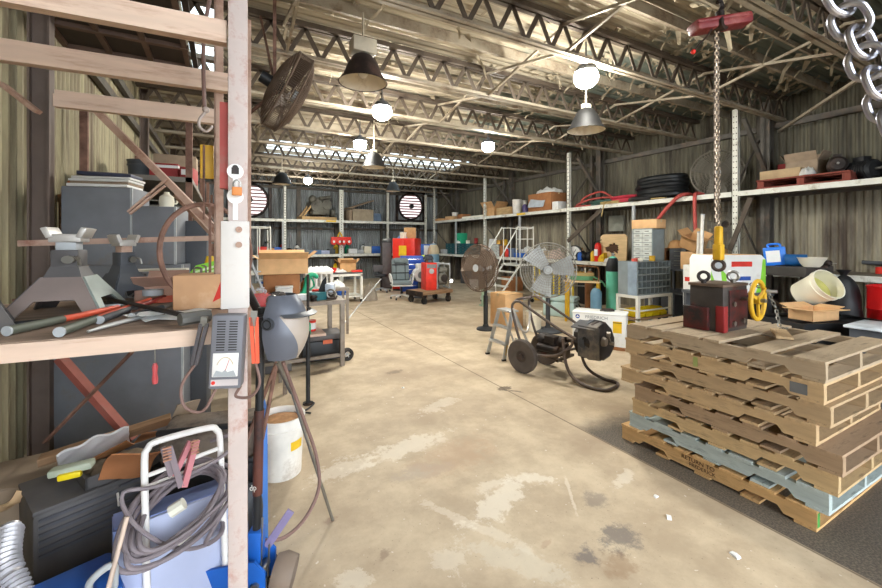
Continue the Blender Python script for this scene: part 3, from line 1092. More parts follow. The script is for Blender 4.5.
for s, m_, nm, lab in ((-1, mat('clamp_black', (76, 72, 74), .5), 'black_clamp', 'black clamp'), (1, ORANGE, 'red_clamp', 'orange red clamp')):
    x = -.078 if s < 0 else .078
    sl = .16 if s < 0 else -.10
    bb_ = B()
    for k in (-1, 1):
        bb_.bar((x + k * .009, -.01, -.01 if s > 0 else -.03), (x + k * .006 - sl * .14, -.01, -.17), .014, .011, (1, 0, 0))
    o = bb_.make(nm, m_, r)
    o['label'] = lab
    B().bar((x, -.01, .012 if s > 0 else -.008), (x, -.01, -.04), .014, .02, (1, 0, 0)).make('jaw', STEEL, o)
    xe = x - sl * .14
    if s < 0:
        pts = [(xe, -.01, -.17), (xe - .035, -.01, -.24), (xe - .02, -.01, -.31), (xe + .035, -.01, -.325), (-.03, 0, -.25)]
    else:
        pts = [(xe, -.01, -.17), (xe + .016, -.01, -.24), (xe - .01, -.01, -.285), (xe - .06, 0, -.285), (.045, 0, -.25)]
    B().tube(pts, .005).make('lead_cable', HOSEB, o)

# ------------------------------------------------ things on the bench deck (z 1.2955)
ZD = 1.2955
def D(px, py): return G(px, py, ZD)

def jack_stand(loc, rz, label, s=1.0, mb=None, mc=None):
    mb = mb or BLACKG; mc = mc or GREYL
    r = T('jack_stand', label, 'jack stand', loc, rz, 'jack stands on the bench')
    r.scale = (s, s, min(s, 1.02))
    for k in range(4):
        b = B()
        poly = [(-.125, 0), (-.085, 0), (-.05, .06), (.05, .06), (.085, 0), (.125, 0), (.052, .15), (-.052, .15)]
        Mx = M4.Rotation(k * pi / 2, 4, 'Z')
        vs = [b.bm.verts.new(Mx @ V((x, -.125 + z / .15 * .073, z))) for x, z in poly]
        b.bm.faces.new(vs)
        b.solid(.006)
        b.make('base_plate', (mat('dusty_stand_steel', (136, 122, 116), .65, .1, var=.15), mat('stand_green_grey', (134, 144, 138), .5, .1), mb, mb)[k] if s > 1 else mb, r)
    B().lathe([(.072, .148), (.066, .16), (.05, .20), (.047, .21)], 4, M4.Rotation(pi / 4, 4, 'Z')).box((0, 0, .215), (.074, .074, .10), bev=.005).make('collar', mb, r)
    o = B().box((0, 0, .28), (.055, .055, .08), bev=.004).make('ratchet_post', mc, r)
    b = B().box((0, 0, .315), (.085, .075, .035), bev=.004)
    b.box((-.045, 0, .338), (.018, .085, .045), (0, -.35, 0), bev=.003).box((.045, 0, .338), (.018, .085, .045), (0, .35, 0), bev=.003)
    b.make('saddle', mat('saddle_steel', (186, 182, 176), .45, .4, var=.1), r)
    b = B().tube([(.035, -.045, .235), (.045, -.06, .225), (.05, -.065, .20)], .006, n=6).cyl((.015, -.037, .225), (.015, -.055, .225), .017)
    b.make('ratchet_handle', STEEL, r)
    return r
q = D(68, 312); q.z = ZD
js = jack_stand((q.x, q.y + .02, ZD), R(-6), 'jack stand in the middle of the bench front with a pale saddle', 1.3)
jack_stand((-.80, 2.0, ZD), R(20), 'jack stand cut by the left edge of the picture', 1.0)
jack_stand((-.46, 2.60, ZD), R(40), 'dark jack stand with a rusty post behind the middle one', .95, GREYD, RUSTP)

def handled_pipe(p, q, rr, label, m1, m2, name='breaker_bar', cat='tool', group=None, f=.42):
    """long tool lying on the deck from the near round end p to far end q"""
    p, q = V(p), V(q)
    r = T(name, label, cat, (p.x, p.y, ZD), 0, group)
    d = q - p
    d.z = 0
    a = V((0, 0, rr + .001)); L_ = d.length; t = d.normalized()
    B().cyl(a, a + t * L_ * f, rr, rr * .92, n=16).make('grip', m1, r)
    B().cyl(a + t * L_ * f, a + t * L_, rr * .8, rr * .72, n=14).make('handle_tube', m2, r)
    b = B().cyl(a - t * .006, a, rr * 1.06, rr * 1.08, n=18)
    b.make('end_cap', GREYL, r)
    return r
OLIVE = mat('olive_grip', (92, 96, 84), .5, var=.12)
handled_pipe(D(8, 336), D(118, 311), .0155, 'red-handled long bar with olive grip nearest the left edge of the bench', OLIVE, ORANGE)
handled_pipe(D(60, 337), D(150, 303), .0155, 'second red-handled bar, its round grip end over the deck edge', OLIVE, ORANGE, f=.3)
handled_pipe(D(100, 324), D(172, 297), .014, 'third red-handled bar with a shorter grey grip', GREYD, REDD, f=.4)
handled_pipe(D(132, 320), D(185, 303), .013, 'dusty grey round-ended bar beside the white papers', GREYD, mat('dusty_tool', (140, 130, 120), .6), f=.5)
# yellow-black handled tool at left
p = D(-12, 331)
r = T('pliers', 'yellow and black gripped tool lying at the left edge of the bench', 'tool', (p.x, p.y, ZD), R(18))
B().cyl((0, 0, .013), (.16, 0, .013), .012, .010).make('handle_black', BLACK, r)
B().cyl((.10, .01, .013), (.20, .012, .013), .009).make('handle_yellow', YELD, r)
# ratchet
p, q = D(88, 334), D(166, 313)
r = T('ratchet_wrench', 'bare metal ratchet wrench lying in front of the papers', 'wrench', (p.x, p.y, ZD))
d = V((q.x - p.x, q.y - p.y, 0)); t = d.normalized()
B().tube([V((0, 0, .009)), d * .3 + V((0, 0, .011)), d * .65 + V((0, 0, .009)), d + V((0, 0, .009))], lambda u: .005 + .004 * sin(pi * min(1, u * 1.2))).make('wrench_handle', ALU, r)
B().cyl(d * .78 + V((0, 0, .001)), d * .78 + V((0, 0, .022)), .017).cyl(d * .92 + V((0, 0, .001)), d * .92 + V((0, 0, .018)), .012).make('wrench_head', STEEL, r)
# sledge / hammer with long dark handle
p, q = D(92, 301), D(198, 326)
r = T('sledge_hammer', 'sledge hammer with long dark handle and grey head by the post', 'hammer', (q.x - .01, q.y + .01, ZD))
hd = V((p.x - q.x, p.y - q.y, 0))
B().cyl((0, 0, .03), hd + V((0, 0, .03)), .010, .009).make('hammer_handle', DKIRON, r)
t = hd.normalized(); s_ = V((-t.y, t.x, 0))
B().cyl(s_ * -.05 + V((0, 0, .03)), s_ * .05 + V((0, 0, .03)), .023, .023, n=8).make('hammer_head', mat('hammer_steel', (122, 122, 118), .5, .5), r)
# papers
p = D(172, 318)
r = T('paper_stack', 'crumpled white papers spread on the bench by the hammer', 'papers', (p.x, p.y, ZD + .0005), R(12))
for i, (x, y, a, w_, h_) in enumerate(((0, 0, .1, .2, .15), (.06, .03, -.3, .16, .12), (-.06, .05, .5, .15, .11))):
    def fn(u, v, x=x, y=y, a=a, w_=w_, h_=h_, i=i):
        lx, ly = (u - .5) * w_, (v - .5) * h_
        return (x + lx * cos(a) - ly * sin(a), y + lx * sin(a) + ly * cos(a), .002 + i * .006 + .006 * (1 + sin(9 * u + i * 2) * cos(6 * v + i)))
    g_ = B().grid(fn, 10, 8)
    g_.solid(.0008)
    g_.make('sheet', PAPER, r)
# boxes
p = D(203, 309)
r = carton((p.x, p.y + .08, ZD), .215, .16, .155, 'tan wooden-look carton with a red corner at the white post', R(-8), mat('tan_carton', (210, 164, 122), .8, var=.12, dirt=(226, 196, 160), damt=.25), flaps=None, tape=False)
B().prism([(.05, .03), (.1085, .06), (.1085, .13), (.085, .13)], .002, M4.Translation((0, -.081, 0))).make('red_print', INKR, r)
p = D(160, 300)
r = carton((p.x, p.y + .10, ZD), .2, .2, .075, 'low dusty open carton holding red clamps', R(-6), mat('dusty_open_carton', (170, 134, 116), .85), flaps=.9)
q = D(166, 303)
r = T('clamp_set', 'red steel bar clamps lying between the low carton and the tan one', 'clamp', (q.x, q.y, ZD), R(-10))
for k in range(5):
    B().bar((-.06 + k * .012, -.02 + k * .018, .006 + k * .005), (.08, .0 + k * .014, .010 + k * .006), .014, .006).make('clamp_bar', mat('clamp_orange', (196, 92, 64), .5), r)
p = D(153, 301)
r = T('tape_roll', 'grey roll of metal tape lying on the bench behind the hammer handle', 'tape roll', (p.x, p.y, ZD + .03))
B().lathe([(.022, 0), (.045, 0), (.045, .03), (.022, .03), (.022, 0)], 28).make('tape_body', GREYL, r)
# green case
p = D(205, 300)
r = T('green_case', 'bright lime green plastic case behind the tan carton', 'case', (p.x + .03, p.y + .16, ZD), R(-14))
B().prism([(-.11, 0), (.11, 0), (.115, .21), (.08, .215), (-.075, .175), (-.11, .13)], .05, None).make('case_shell', LIME, r)
b = B()
for k in range(3):
    b.bar((-.09, -.0255, .09 + k * .022), (.02, -.0255, .125 + k * .022), .012, .001, (0, 1, 0))
b.make('stripe', mat('pale_lime', (214, 240, 180), .5), r)
# hoop + clamps + brass
c = W(210, 254, 1.98)
r = T('rusty_hoop', 'large rusty iron hoop standing on the bench by the post', 'hoop', (c.x, c.y, ZD))
zc = .23
B().ring((0, 0, .252), .24, .012, (.62, -.78, .1), n=40, m=8).make('hoop_rim', RUST, r)
B().bar((0, 0, .0), (0, 0, .49), .012, .012).make('hoop_spoke', RUST, r)
c = D(196, 298)
r = T('shackle', 'rusty chain shackle set hanging down inside the hoop', 'shackle', (c.x + .0, c.y + .03, ZD), R(20))
b = B()
chain_pts(b, (0, 0, .02), (.01, 0, .20), .06, .006)
chain_pts(b, (.035, 0, .03), (.03, 0, .19), .06, .006)
b.make('chain_links', mat('shackle_steel', (120, 108, 98), .45, .6), r)
B().cyl((.015, .0, 0), (.015, 0, .035), .03).make('shackle_foot', DKIRON, r)
c = D(218, 296)
r = T('spray_can', 'red and yellow can standing behind the green case', 'can', (c.x - .05, c.y + .36, ZD))
B().cyl((0, 0, 0), (0, 0, .17), .03).make('can_body', REDB, r)
B().cyl((0, 0, .17), (0, 0, .215), .03, .02).make('cap', YEL, r)
# parts tray with jars
c = D(150, 286)
r = T('parts_rack', 'white-topped rack of small dark jars at the back of the bench', 'parts rack', (c.x + .02, c.y + .05, ZD), R(-6))
B().bb(-.2, .2, -.05, .05, .10, .115).bb(-.2, .2, -.05, .05, 0, .006).bb(-.2, -.19, -.05, .05, 0, .1).bb(.19, .2, -.05, .05, 0, .1).make('rack_frame', mat('dusty_white', (206, 202, 190), .6), r)
for k in range(5):
    B().cyl((-.15 + k * .075, 0, .006), (-.15 + k * .075, 0, .08), .026).make('jar', BLACKG if k % 2 else GREYL, r)
c = D(118, 298)
r = T('steel_tube', 'short grey steel tube lying behind the middle jack stand', 'tube', (c.x, c.y, ZD), R(-20))
B().lathe([(.03, -.06), (.036, -.06), (.036, .06), (.03, .06), (.03, -.06)], 24, M4.Rotation(pi / 2, 4, 'Y'), (0, 0, .037)).make('tube_wall', GREYL, r)
for i, (px, py, l, rz, m_, lab) in enumerate(((125, 306, .2, .1, ALU, 'pale metal rod lying behind the red-handled bars'), (140, 313, .16, -.35, RUST, 'short rusty pipe lying on the bench in front of the tape roll'), (170, 300, .14, .5, YELD, 'yellow-handled chisel lying across the carton front'), (40, 300, .2, .2, RUST, 'rusty flat bar lying behind the middle jack stand'), (182, 293, .12, .1, YEL, 'yellow folding rule lying at the foot of the hoop'))):
    c = D(px, py)
    r = T('metal_rod', lab, 'rod', (c.x, c.y, ZD), rz)
    B().cyl((-l / 2, 0, .0075), (l / 2, 0, .0075), .0065).make('rod_shaft', m_, r)
    B().cyl((l / 2 - .03, 0, .0075), (l / 2 + .004, 0, .0075), .0074).make('rod_tip', STEEL, r)

# screwdriver hanging below the deck edge
c = W(155, 352, 1.62)
r = T('screwdriver', 'red-handled screwdriver hanging under the bench deck', 'screwdriver', (c.x, c.y, c.z))
B().cyl((0, 0, .07), (0, 0, -.045), .0022, n=6).make('blade_shaft', STEEL, r)
B().lathe([(0, -.13), (.009, -.128), (.011, -.11), (.008, -.085), (.0105, -.06), (.006, -.045), (0, -.045)], 10).make('screwdriver_handle', mat('red_handle', (206, 84, 88), .35), r)

# cable with hook hanging from above
r = T('hanging_hook', 'tan cable with a steel snap hook hanging by the rack post', 'hook', W(206, 118, 1.72))
p0 = V((0, 0, 0))
B().tube([W(217, -30, 1.72) - r.location, W(208, 8, 1.72) - r.location, W(203.5, 45, 1.72) - r.location, V((-.006, 0, .06)), V((0, 0, .03))], .008).make('cable', HOSEB, r)
B().tube([(0, 0, .045), (-.006, 0, .02), (-.024, 0, -.01), (-.024, 0, -.04), (0, 0, -.058), (.02, 0, -.04), (.02, 0, -.03)], .006).sph((0, 0, .035), .014).make('snap_hook', mat('pale_hook', (178, 164, 156), .45, .3), r)
r = T('scraper_board', 'yellow plate hanging behind the snap hook', 'plate', W(207, 163, 1.9))
B().bb(-.028, .028, -.006, .006, -.075, .085, bev=.003).make('plate_body', YELD, r)
B().cyl((-.012, -.012, .08), (-.012, -.012, -.27), .005, n=8).make('rod', RUST, r)

# ------------------------------------------------ dark cabinets behind the bench
def box_cab(loc, w_, d_, h_, label, m, rz=0, name='dark_cabinet', cat='cabinet'):
    r = T(name, label, cat, loc, rz)
    B().bb(-w_ / 2, w_ / 2, -d_ / 2, d_ / 2, 0, h_, bev=.006).make('cabinet_body', m, r)
    B().bb(w_ / 2 - .012, w_ / 2 + .003, -d_ / 2 - .003, -d_ / 2 + .012, 0, h_).make('corner_strip', GREYL, r)
    return r
def span(px0, px1, d):
    a, c = W(px0, 242, d), W(px1, 242, d)
    return (a + c) / 2, (c - a).length
c, wd = span(48, 176, 2.95)
box_cab((c.x + .04, c.y + .28, 0), wd - .08,   .26, 1.42, 'tall dark grey steel cabinet standing behind the bench braces', SLATE, R(-12))
c, wd = span(70, 131, 3.0)
box_cab((c.x, c.y + .22, 1.421), wd, .3, .60, 'dark slate box topped with white papers above the bench', SLATE, R(-14))
cA = c
r = T('paper_pile', 'pile of white folded papers and a blue binder on the dark slate box', 'papers', (c.x, c.y + .22, 2.022), R(-14))
for k, (w_, h_, m_) in enumerate(((.46, .035, PAPER), (.44, .03, CARDG), (.46, .025, PAPER), (.45, .03, CLOTHW))):
    B().box((.01 * (k % 2), -.02 + .01 * k, .012 + k * .021), (w_ * .86, .26, h_ * .62), bev=.004).make('paper_bundle', m_, r)
B().box((.02, 0, .105), (.36, .2, .025), (0, R(2), 0), bev=.003).make('binder', mat('navy_binder', (58, 62, 84), .5), r)
r = T('terracotta_block', 'small orange brown block beside the white paper pile', 'block', W(71.5, 184, 3.2))
B().box((0, 0, .035), (.04, .05, .1), bev=.003).make('block_body', mat('terracotta', (176, 96, 58), .8), r)
r.location.z = 2.0
B().bb(-.05, .05, -.05, .05, -.03, -.0155).make('block_base', WOODD, r)
c, wd = span(131, 177, 3.1)
box_cab((c.x, c.y + .20, 1.421), wd, .28, .46, 'second dark slate box with a pale frame, right of the taller one', SLATE, R(-14))
r = T('pale_jug', 'cream coloured jug on top of the second dark slate box', 'jug', (c.x + .06, c.y + .2, 1.882))
B().lathe([(0, 0), (.05, 0), (.055, .05), (.05, .09), (.02, .115), (.02, .13), (0, .13)], 18).make('jug_body', CREAM, r)
B().tube([(.05, 0, .09), (.075, 0, .08), (.07, 0, .04), (.052, 0, .035)], .007).make('jug_handle', CREAM, r)
c, wd = span(48, 73, 3.3)
r = T('slatted_board', 'dark framed wooden panel standing at the wall column', 'panel', (c.x + .02, c.y + .22, 0), R(-50))
B().bb(-.17, .17, -.015, .015, 0, 2.02).make('panel_board', mat('dark_panel', (46, 46, 48), .7), r)
b = B().bb(-.17, .17, -.03, .03, 1.95, 2.02)
for k in range(5):
    b.bb(-.15 + k * .07, -.12 + k * .07, -.03, -.015, 1.6, 1.95)
b.make('panel_slat', WOODD, r)
c, wd = span(178, 188, 3.25)
r = T('filing_box', 'narrow dark panel standing right of the second slate box', 'panel', (c.x + .06, c.y + .2, 0), R(-14))
B().bb(-.12, .12, -.06, .06, 0, 1.78, bev=.004).make('panel_body', GREYD, r)
# ================================================================ FLOOR JUNK UNDER / BESIDE THE BENCH
# wheeled battery charger (pale blue front, white tube handle)
c = G(168, 640)
r = T('battery_charger', 'pale blue wheeled battery charger with white tube handle, under the bench', 'battery charger', (-.13, 1.95, 0), R(12))
w_ = .46
tilt = R(-12)
mx = M4.Rotation(tilt, 4, 'X')
b = B().bb(-w_ / 2, w_ / 2, 0, .2, .03, .47, bev=.008)
bmesh.ops.transform(b.bm, matrix=mx, verts=b.bm.verts[:])
body = b.make('charger_case', BLUEL, r)
b = B().bb(-w_ / 2 - .008, w_ / 2 + .008, .02, .215, .46, .474).bb(w_ / 2, w_ / 2 + .012, -.002, .2, .03, .47).bb(-w_ / 2 - .012, -w_ / 2, -.002, .2, .03, .47)
bmesh.ops.transform(b.bm, matrix=mx, verts=b.bm.verts[:])
b.make('case_edge', mat('case_edge_blue', (120, 138, 190), .5), r)
b = B()
for x in (-w_ / 2 + .025, w_ / 2 - .025):
    for z in (.1, .22, .34, .42):
        b.cyl(mx @ V((x, .002, z)), mx @ V((x, -.003, z)), .004, n=8)
b.make('screw', DKIRON, r)
hp = [(-.140, -.012, .12), (-.140, -.012, .46), (-.140, -.012, .70), (-.128, -.012, .745), (-.092, -.012, .765), (.092, -.012, .765), (.128, -.012, .745), (.140, -.012, .70), (.140, -.012, .46), (.140, -.012, .16)]
o = B().tube([mx @ V(p) for p in hp], .0135, n=12, sub=4).make('tube_handle', mat('handle_white', (232, 228, 224), .4, var=.04), r)
B().cyl(mx @ V((-.140, -.012, .64)), mx @ V((.140, -.012, .665)), .009).cyl(mx @ V((-.140, -.01, .60)), mx @ V((.140, -.01, .62)), .006).make('cross_bar', mat('handle_white', (0, 0, 0)), o)
B().bb(-.04, .03, -.004, .001, .32, .345).make('label_plate', WHITE, body)
for o2 in (body.children):
    o2.matrix_local = mx
B().cyl(mx @ V((-.2, .16, .06)), mx @ V((-.24, .16, .06)), .07, n=20).make('wheel', RUBBER, r)
B().cyl(mx @ V((.2, .16, .06)), mx @ V((.24, .16, .06)), .07, n=20).make('wheel', RUBBER, r)
# jumper cables coiled on its handle
jc = T('jumper_cables', 'grey jumper cables coiled over the white charger handle', 'jumper cables', r.location + V((0, 0, .0)), R(14))
rs = random.Random(5)
pts = []
for i in range(7 * 12):
    a = 2 * pi * i / 12
    t = i / 12
    rx = .175 + .025 * sin(t * 2.1) + rs.uniform(-.008, .008)
    rz_ = .095 + .02 * cos(t * 1.7) + rs.uniform(-.006, .006)
    x = -.03 + .02 * sin(t * 1.3) + rx * cos(a)
    z = .485 + .02 * sin(t * 2.7) + rz_ * sin(a) + .10 * cos(a) * .6
    y = -.05 - .055 * (.5 - .5 * sin(a)) - .006 * t
    y += .14 * max(0, sin(a))
    pts.append(mx @ V((x, y, z)))
pts += [mx @ V(p) for p in [(.05, -.12, .34), (.12, -.07, .33), (.14, -.01, .36)]]
B().tube(pts, .0095, n=7, sub=3).make('cable_coil', CABLE, jc)
pts = [mx @ V(p) for p in [(.14, -.008, .33), (.10, -.06, .31), (0, -.09, .33), (-.10, -.09, .40), (-.19, -.08, .52), (-.21, -.06, .62), (-.1, -.05, .60), (.08, -.05, .615), (.2, -.04, .66), (.21, .0, .70), (.12, .05, .69)]]
B().tube(pts, .008, n=7, sub=4).make('cable', CABLE, jc)
for x, z0, x1, m_, nm, lab in ((-.055, .74, -.02, mat('grey_clamp', (128, 112, 118), .5, var=.2), 'grey_clamp', 'dull grey clamp'), (.045, .735, -.01, mat('pink_clamp', (196, 122, 128), .5, var=.15), 'pink_clamp', 'faded red clamp')):
    b = B().bar(mx @ V((x, -.055, z0)), mx @ V((x1, -.06, z0 - .17)), .022, .03, (0, 1, 0)).bar(mx @ V((x - .02, -.04, z0)), mx @ V((x1 - .03, -.045, z0 - .12)), .02, .02, (0, 1, 0))
    o = b.make(nm, m_, jc)
    o['label'] = lab
    b = B()
    for k in range(5):
        b.box(mx @ V((x - .01, -.07, z0 + .0 - k * .012)), (.03, .008, .006))
    b.make('clamp_teeth', mat('copper_teeth', (190, 140, 116), .4, .5), o)
B().cyl(mx @ V((-.065, -.10, .50)), mx @ V((-.02, -.12, .52)), .024, n=8).make('plug', mat('plug_white', (226, 224, 210), .4), jc)

# floor jack (blue) right of the post
r = T('floor_jack', 'blue trolley jack with long dark handle, on the floor behind the white post', 'floor jack', (.115, 2.0, 0), R(-24))
poly = [(-.24, .05), (.06, .03), (.075, .06), (.075, .155), (.03, .205), (-.24, .17)]
for s in (-1, 1):
    B().prism(poly, .012, M4.Translation((0, s * .07 - .0, 0))).make('side_plate', mat('jack_blue', (30, 98, 190), .45, var=.15, dirt=(110, 100, 96), damt=.2), r)
B().cyl((.035, -.09, .1), (.035, .09, .1), .018).make('pivot_bolt', STEEL, r)
B().cyl((.03, -.12, .05), (.03, -.085, .05), .05, n=20).cyl((.03, .085, .05), (.03, .12, .05), .05, n=20).make('wheel', DKIRON, r)
B().cyl((-.22, -.12, .035), (-.22, .12, .035), .035, n=20).make('wheel', DKIRON, r)
B().lathe([(0, 0), (.07, .01), (.085, .05), (.075, .1)], 20, M4.Rotation(R(100), 4, 'Y'), (.08, 0, .1)).make('front_guard', mat('dusty_guard', (128, 112, 98), .6), r)
B().bb(-.018, .042, -.032, .032, .16, .30, bev=.008).make('handle_socket', mat('jack_blue', (0, 0, 0)), r)
hb = V((.012, 0, .27)); ht = V((.03, .01, 1.30))
B().cyl(hb, hb.lerp(ht, .78), .018).make('handle_pole', BLACK, r)
o = B().cyl(hb.lerp(ht, .18), hb.lerp(ht, .55), .0215).make('handle_sleeve', mat('rusty_sleeve', (92, 52, 42), .55, var=.35, dirt=(46, 40, 40), damt=.5), r)
B().cyl(hb.lerp(ht, .78), ht, .016).make('handle_end', BLACK, r)
words('dp', .035, r, WHITE, face(hb.lerp(ht, .2) + V((-.012, -.0225, .02)), (-.25, -1, .05), R(12)))
B().bar((.05, .02, .2), (.15, .05, .34), .034, .012, (0, 1, 0)).make('foot_pedal', mat('lilac_pedal', (128, 118, 152), .5), r)
for k in range(2):
    B().bar((.04 + k * .03, -.03, .05), (.045 + k * .03, -.02, .36 - k * .12), .006, .006).make('rod', STEEL, r)
JACK = r

# hose looping from the shield hook down to the jack
solo('air_hose', B().tube([W(262, 545, 1.80), W(243, 544, 1.83) , W(262, 541, 1.86), W(285, 537, 1.95), W(306, 517, 2.05), W(319, 487, 2.1), W(316, 455, 2.1), W(306, 425, 2.05), W(294, 392, 1.98), W(283, 362, 1.88)][1:], .0088, n=8), HOSEB,
     'brown hose looping from under the face shield down to the blue jack', 'hose')

# face shield on the pole: helmet shell, visor
c = W(283, 326, 1.82)
r = T('face_shield', 'grey welding face shield with scuffed clear visor hung at the bench post', 'face shield', c, R(52))
# shell: local -Y is the front
def shell(u, v):
    a = (u - .5) * pi * 1.05
    z = .145 - .285 * v
    k = math.sqrt(max(.02, 1 - ((z - (-.02)) / .2) ** 2)) if z > -.02 else 1 - .35 * ((-.02 - z) / .12) ** 1.6
    rx, ry = .112 * k, .135 * k
    return (rx * sin(a), -ry * cos(a) + .02, z)
def wv(v):
    return max(.012, .33 - .31 * max(0, (v - .30) / .7) ** .9)
def lerp(a, b_, t): return a + (b_ - a) * t
bs = B()
bs.grid(lambda u, v: shell(u, v * .30), 28, 7)
bs.grid(lambda u, v: shell(lerp(0, .5 - wv(.3 + .7 * v), u), .3 + .7 * v), 10, 16)
bs.grid(lambda u, v: shell(lerp(.5 + wv(.3 + .7 * v), 1, u), .3 + .7 * v), 10, 16)
bmesh.ops.remove_doubles(bs.bm, verts=bs.bm.verts[:], dist=.0008)
bs.solid(.003)
bs.make('shield_shell', mat('shield_grey', (104, 108, 118), .38, .2, var=.1), r)
bs = B()
def vis(u, v):
    p = V(shell(lerp(.5 - wv(.3 + .7 * v), .5 + wv(.3 + .7 * v), u), .3 + .7 * v))
    return p * 1.012
bs.grid(vis, 12, 16)
bs.solid(.002)
bs.make('visor', VISOR, r)
B().grid(lambda u, v: (.118 * sin((u - .5) * 2.6), (-.14 - .03 * v) * cos((u - .5) * 2.0) + .02, .072 - .012 * v), 16, 2).solid(.006).make('brow_brim', mat('brim_grey', (76, 79, 84), .45), r)
B().cyl((-.108, .0, .03), (-.124, .0, .03), .026, n=22).make('pivot_knob', GREYD, r)
B().ring((-.125, 0, .03), .018, .003, (1, 0, 0)).make('knob_ring', BLACK, r)
B().ring((0, .05, .06), .09, .006, (0, .25, 1)).make('head_band', BLACK, r)
# ratchet clamp stand carrying it
r = T('pipe_clamp', 'dark pipe clamp holding up the welding face shield', 'clamp', W(266, 318, 1.86))
o = W(266, 318, 1.86)
b = B().cyl(W(264, 322, 1.88) - o, W(247, 290, 1.93) - o, .019).cyl(W(259, 324, 1.85) - o, W(270, 313, 1.92) - o, .024)
b.make('pipe_arm', DKIRON, r)
B().cyl(W(268, 306, 1.9) - o, W(277, 297, 1.92) - o, .018).sph(W(272, 300, 1.9) - o, .026).make('clamp_jaw', STEEL, r)
B().bar(W(258, 357, 1.86) - o, W(272, 356, 1.86) - o, .02, .03).make('bracket', STEEL, r)
# stand legs: thin steel tube stays seen below the shield
r = T('tube_stand', 'thin steel tube stand leaning below the face shield', 'stand', (0, 0, 0))
b0 = W(276, 362, 2.0)
r.location = (b0.x, b0.y, 0)
o = V(r.location)
p1, p2, p3 = W(277, 362, 2.02), G(331, 500), G(236, 478)
B().cyl(p1 - o, W(292, 392, 2.12) - o, .014).make('upper_tube', STEEL, r)
pe = W(311, 452, 2.2); pe2 = pe + (pe - W(292, 392, 2.12)) * 1.3
e = W(292, 392, 2.12); dd = (pe - e).normalized(); e2 = e + dd * (e.z / -dd.z)
B().cyl(e - o, e2 - o, .0085).make('leg', STEEL, r)
for (px, py) in ((262, 440), (242, 452)):
    e = W(px, py, 2.1); dd = (e - p1).normalized(); e2 = p1 + dd * (p1.z / -dd.z)
    B().cyl(p1 - o, e2 - o, .010).make('leg', RUST, r)

# white bucket behind
pail((.345, 2.98, 0), .15, .40, 'white bucket of rusty scrap with a yellow sticker on the floor by the jack handle', WHITE, 0, None, (.36, mat('rust_scrap', (176, 132, 92), .9, var=.3, sc=20)), (R(-72), R(-32), .19, .25, YEL), True)

# black tote with ribbed lid, front left
c0, c1 = W(0, 515, 1.72), W(128, 476, 2.08)
mid = (c0 + c1) / 2
ang = math.atan2(c1.y - c0.y, c1.x - c0.x)
r = T('ribbed_tote', 'large black ribbed plastic tote lying in the left corner under the bench', 'tote', (mid.x + .04, mid.y + .12, 0), ang)
wd = (c1 - c0).length
b = B().box((0, 0, .2), (wd, .34, .40), bev=.02)
b.make('tote_body', BLACKG, r)
b = B()
for k in range(6):
    b.bar((-wd / 2 + .02, -.172, .37 - k * .032), (wd * .16, -.172, .37 - k * .032), .008, .014, (0, 0, 1))
    b.bar((wd * .18, -.172, .385 - k * .03), (wd / 2 - .02, -.172, .385 - k * .03), .008, .012, (0, 0, 1))
b.make('tote_rib', mat('rib_grey', (84, 84, 90), .5), r)
b = B().bb(-wd / 2, wd / 2, -.18, .18, .40, .42, bev=.004)
b.make('tote_lid', BLACKG, r)
b = B().tube([(wd * .16, -.178, .36), (wd * .155, -.2, .34), (wd * .16, -.2, .31), (wd * .175, -.178, .30)], .006, n=6)
b.make('latch', WHITE, r)
TOTE = r
# thing on tote: tray box with mud, chains, flattened cardboards
r = T('black_tray', 'black tray of scrap and chain on top of the ribbed tote', 'tray', (mid.x + .22, mid.y + .14, .421), ang)
b = B().bb(-.22, .22, -.11, .11, 0, .008).bb(-.22, .22, -.11, -.1, 0, .06).bb(-.22, .22, .1, .11, 0, .06).bb(-.22, -.21, -.11, .11, 0, .06).bb(.21, .22, -.11, .11, 0, .06)
b.make('tray_body', BLACKG, r)
b = B()
chain_pts(b, (.02, -.06, .05), (.2, -.08, .075), .035, .004)
b.make('chain', STEEL, r)
blob_cloth((mid.x + .14, mid.y + .16, .430), .26, .16, .05, mat('mud_scrap', (128, 112, 92), .9, var=.3), 'heap of muddy scrap in the black tray', 'scrap', 'scrap_heap', 4, ang)
r = T('work_glove', 'yellow tab of a pale green packet lying on the scrap heap', 'packet', W(72, 468, 1.93))
zt = r.location.z
B().box((0, 0, 0), (.17, .06, .035), (0, R(-6), R(-8)), bev=.01).make('packet_body', mat('pale_green_packet', (176, 184, 164), .5), r)
B().box((.0, -.03, -.02), (.09, .03, .03), (0, R(-4), R(-6)), bev=.008).make('yellow_tab', YELB, r)
r.location.z = zt
r['label'] = 'pale green packet with a bright yellow tab lying on the junk pile'
r.name = 'packet'
# cardboard flaps and sheets of the junk pile
def sheet(p, w_, d_, m_, label, rot, name='cardboard_sheet', cat='cardboard', t=.006, bend=.02, sd=0):
    b = B().grid(lambda u, v: ((u - .5) * w_, (v - .5) * d_, bend * (sin(3 * u + sd) + .6 * cos(5 * v + sd * 2))), 12, 10)
    b.solid(t)
    return solo(name, b, m_, label, cat, p, rot=rot)
r = carton((-.86, 3.05, 0), .5, .4, .34, 'crushed brown cardboard box under the bench at the left wall', R(8), CARDG, tape=False)
r = carton((-.28, 2.88, 0), .4, .3, .42, 'brown cardboard box under the bench behind the charger handle', R(-10), CARDD, tape=False)
sheet(W(103, 462, 2.15), .30, .24, CARDD, 'rust-brown cardboard flap tilted up behind the charger handle', (R(-40), R(-30), R(10)), sd=1)
sheet(W(130, 464, 1.97), .2, .17, mat('orange_card', (176, 116, 74), .85), 'orange brown cardboard piece left of the charger handle', (R(-55), R(10), R(25)), sd=2)
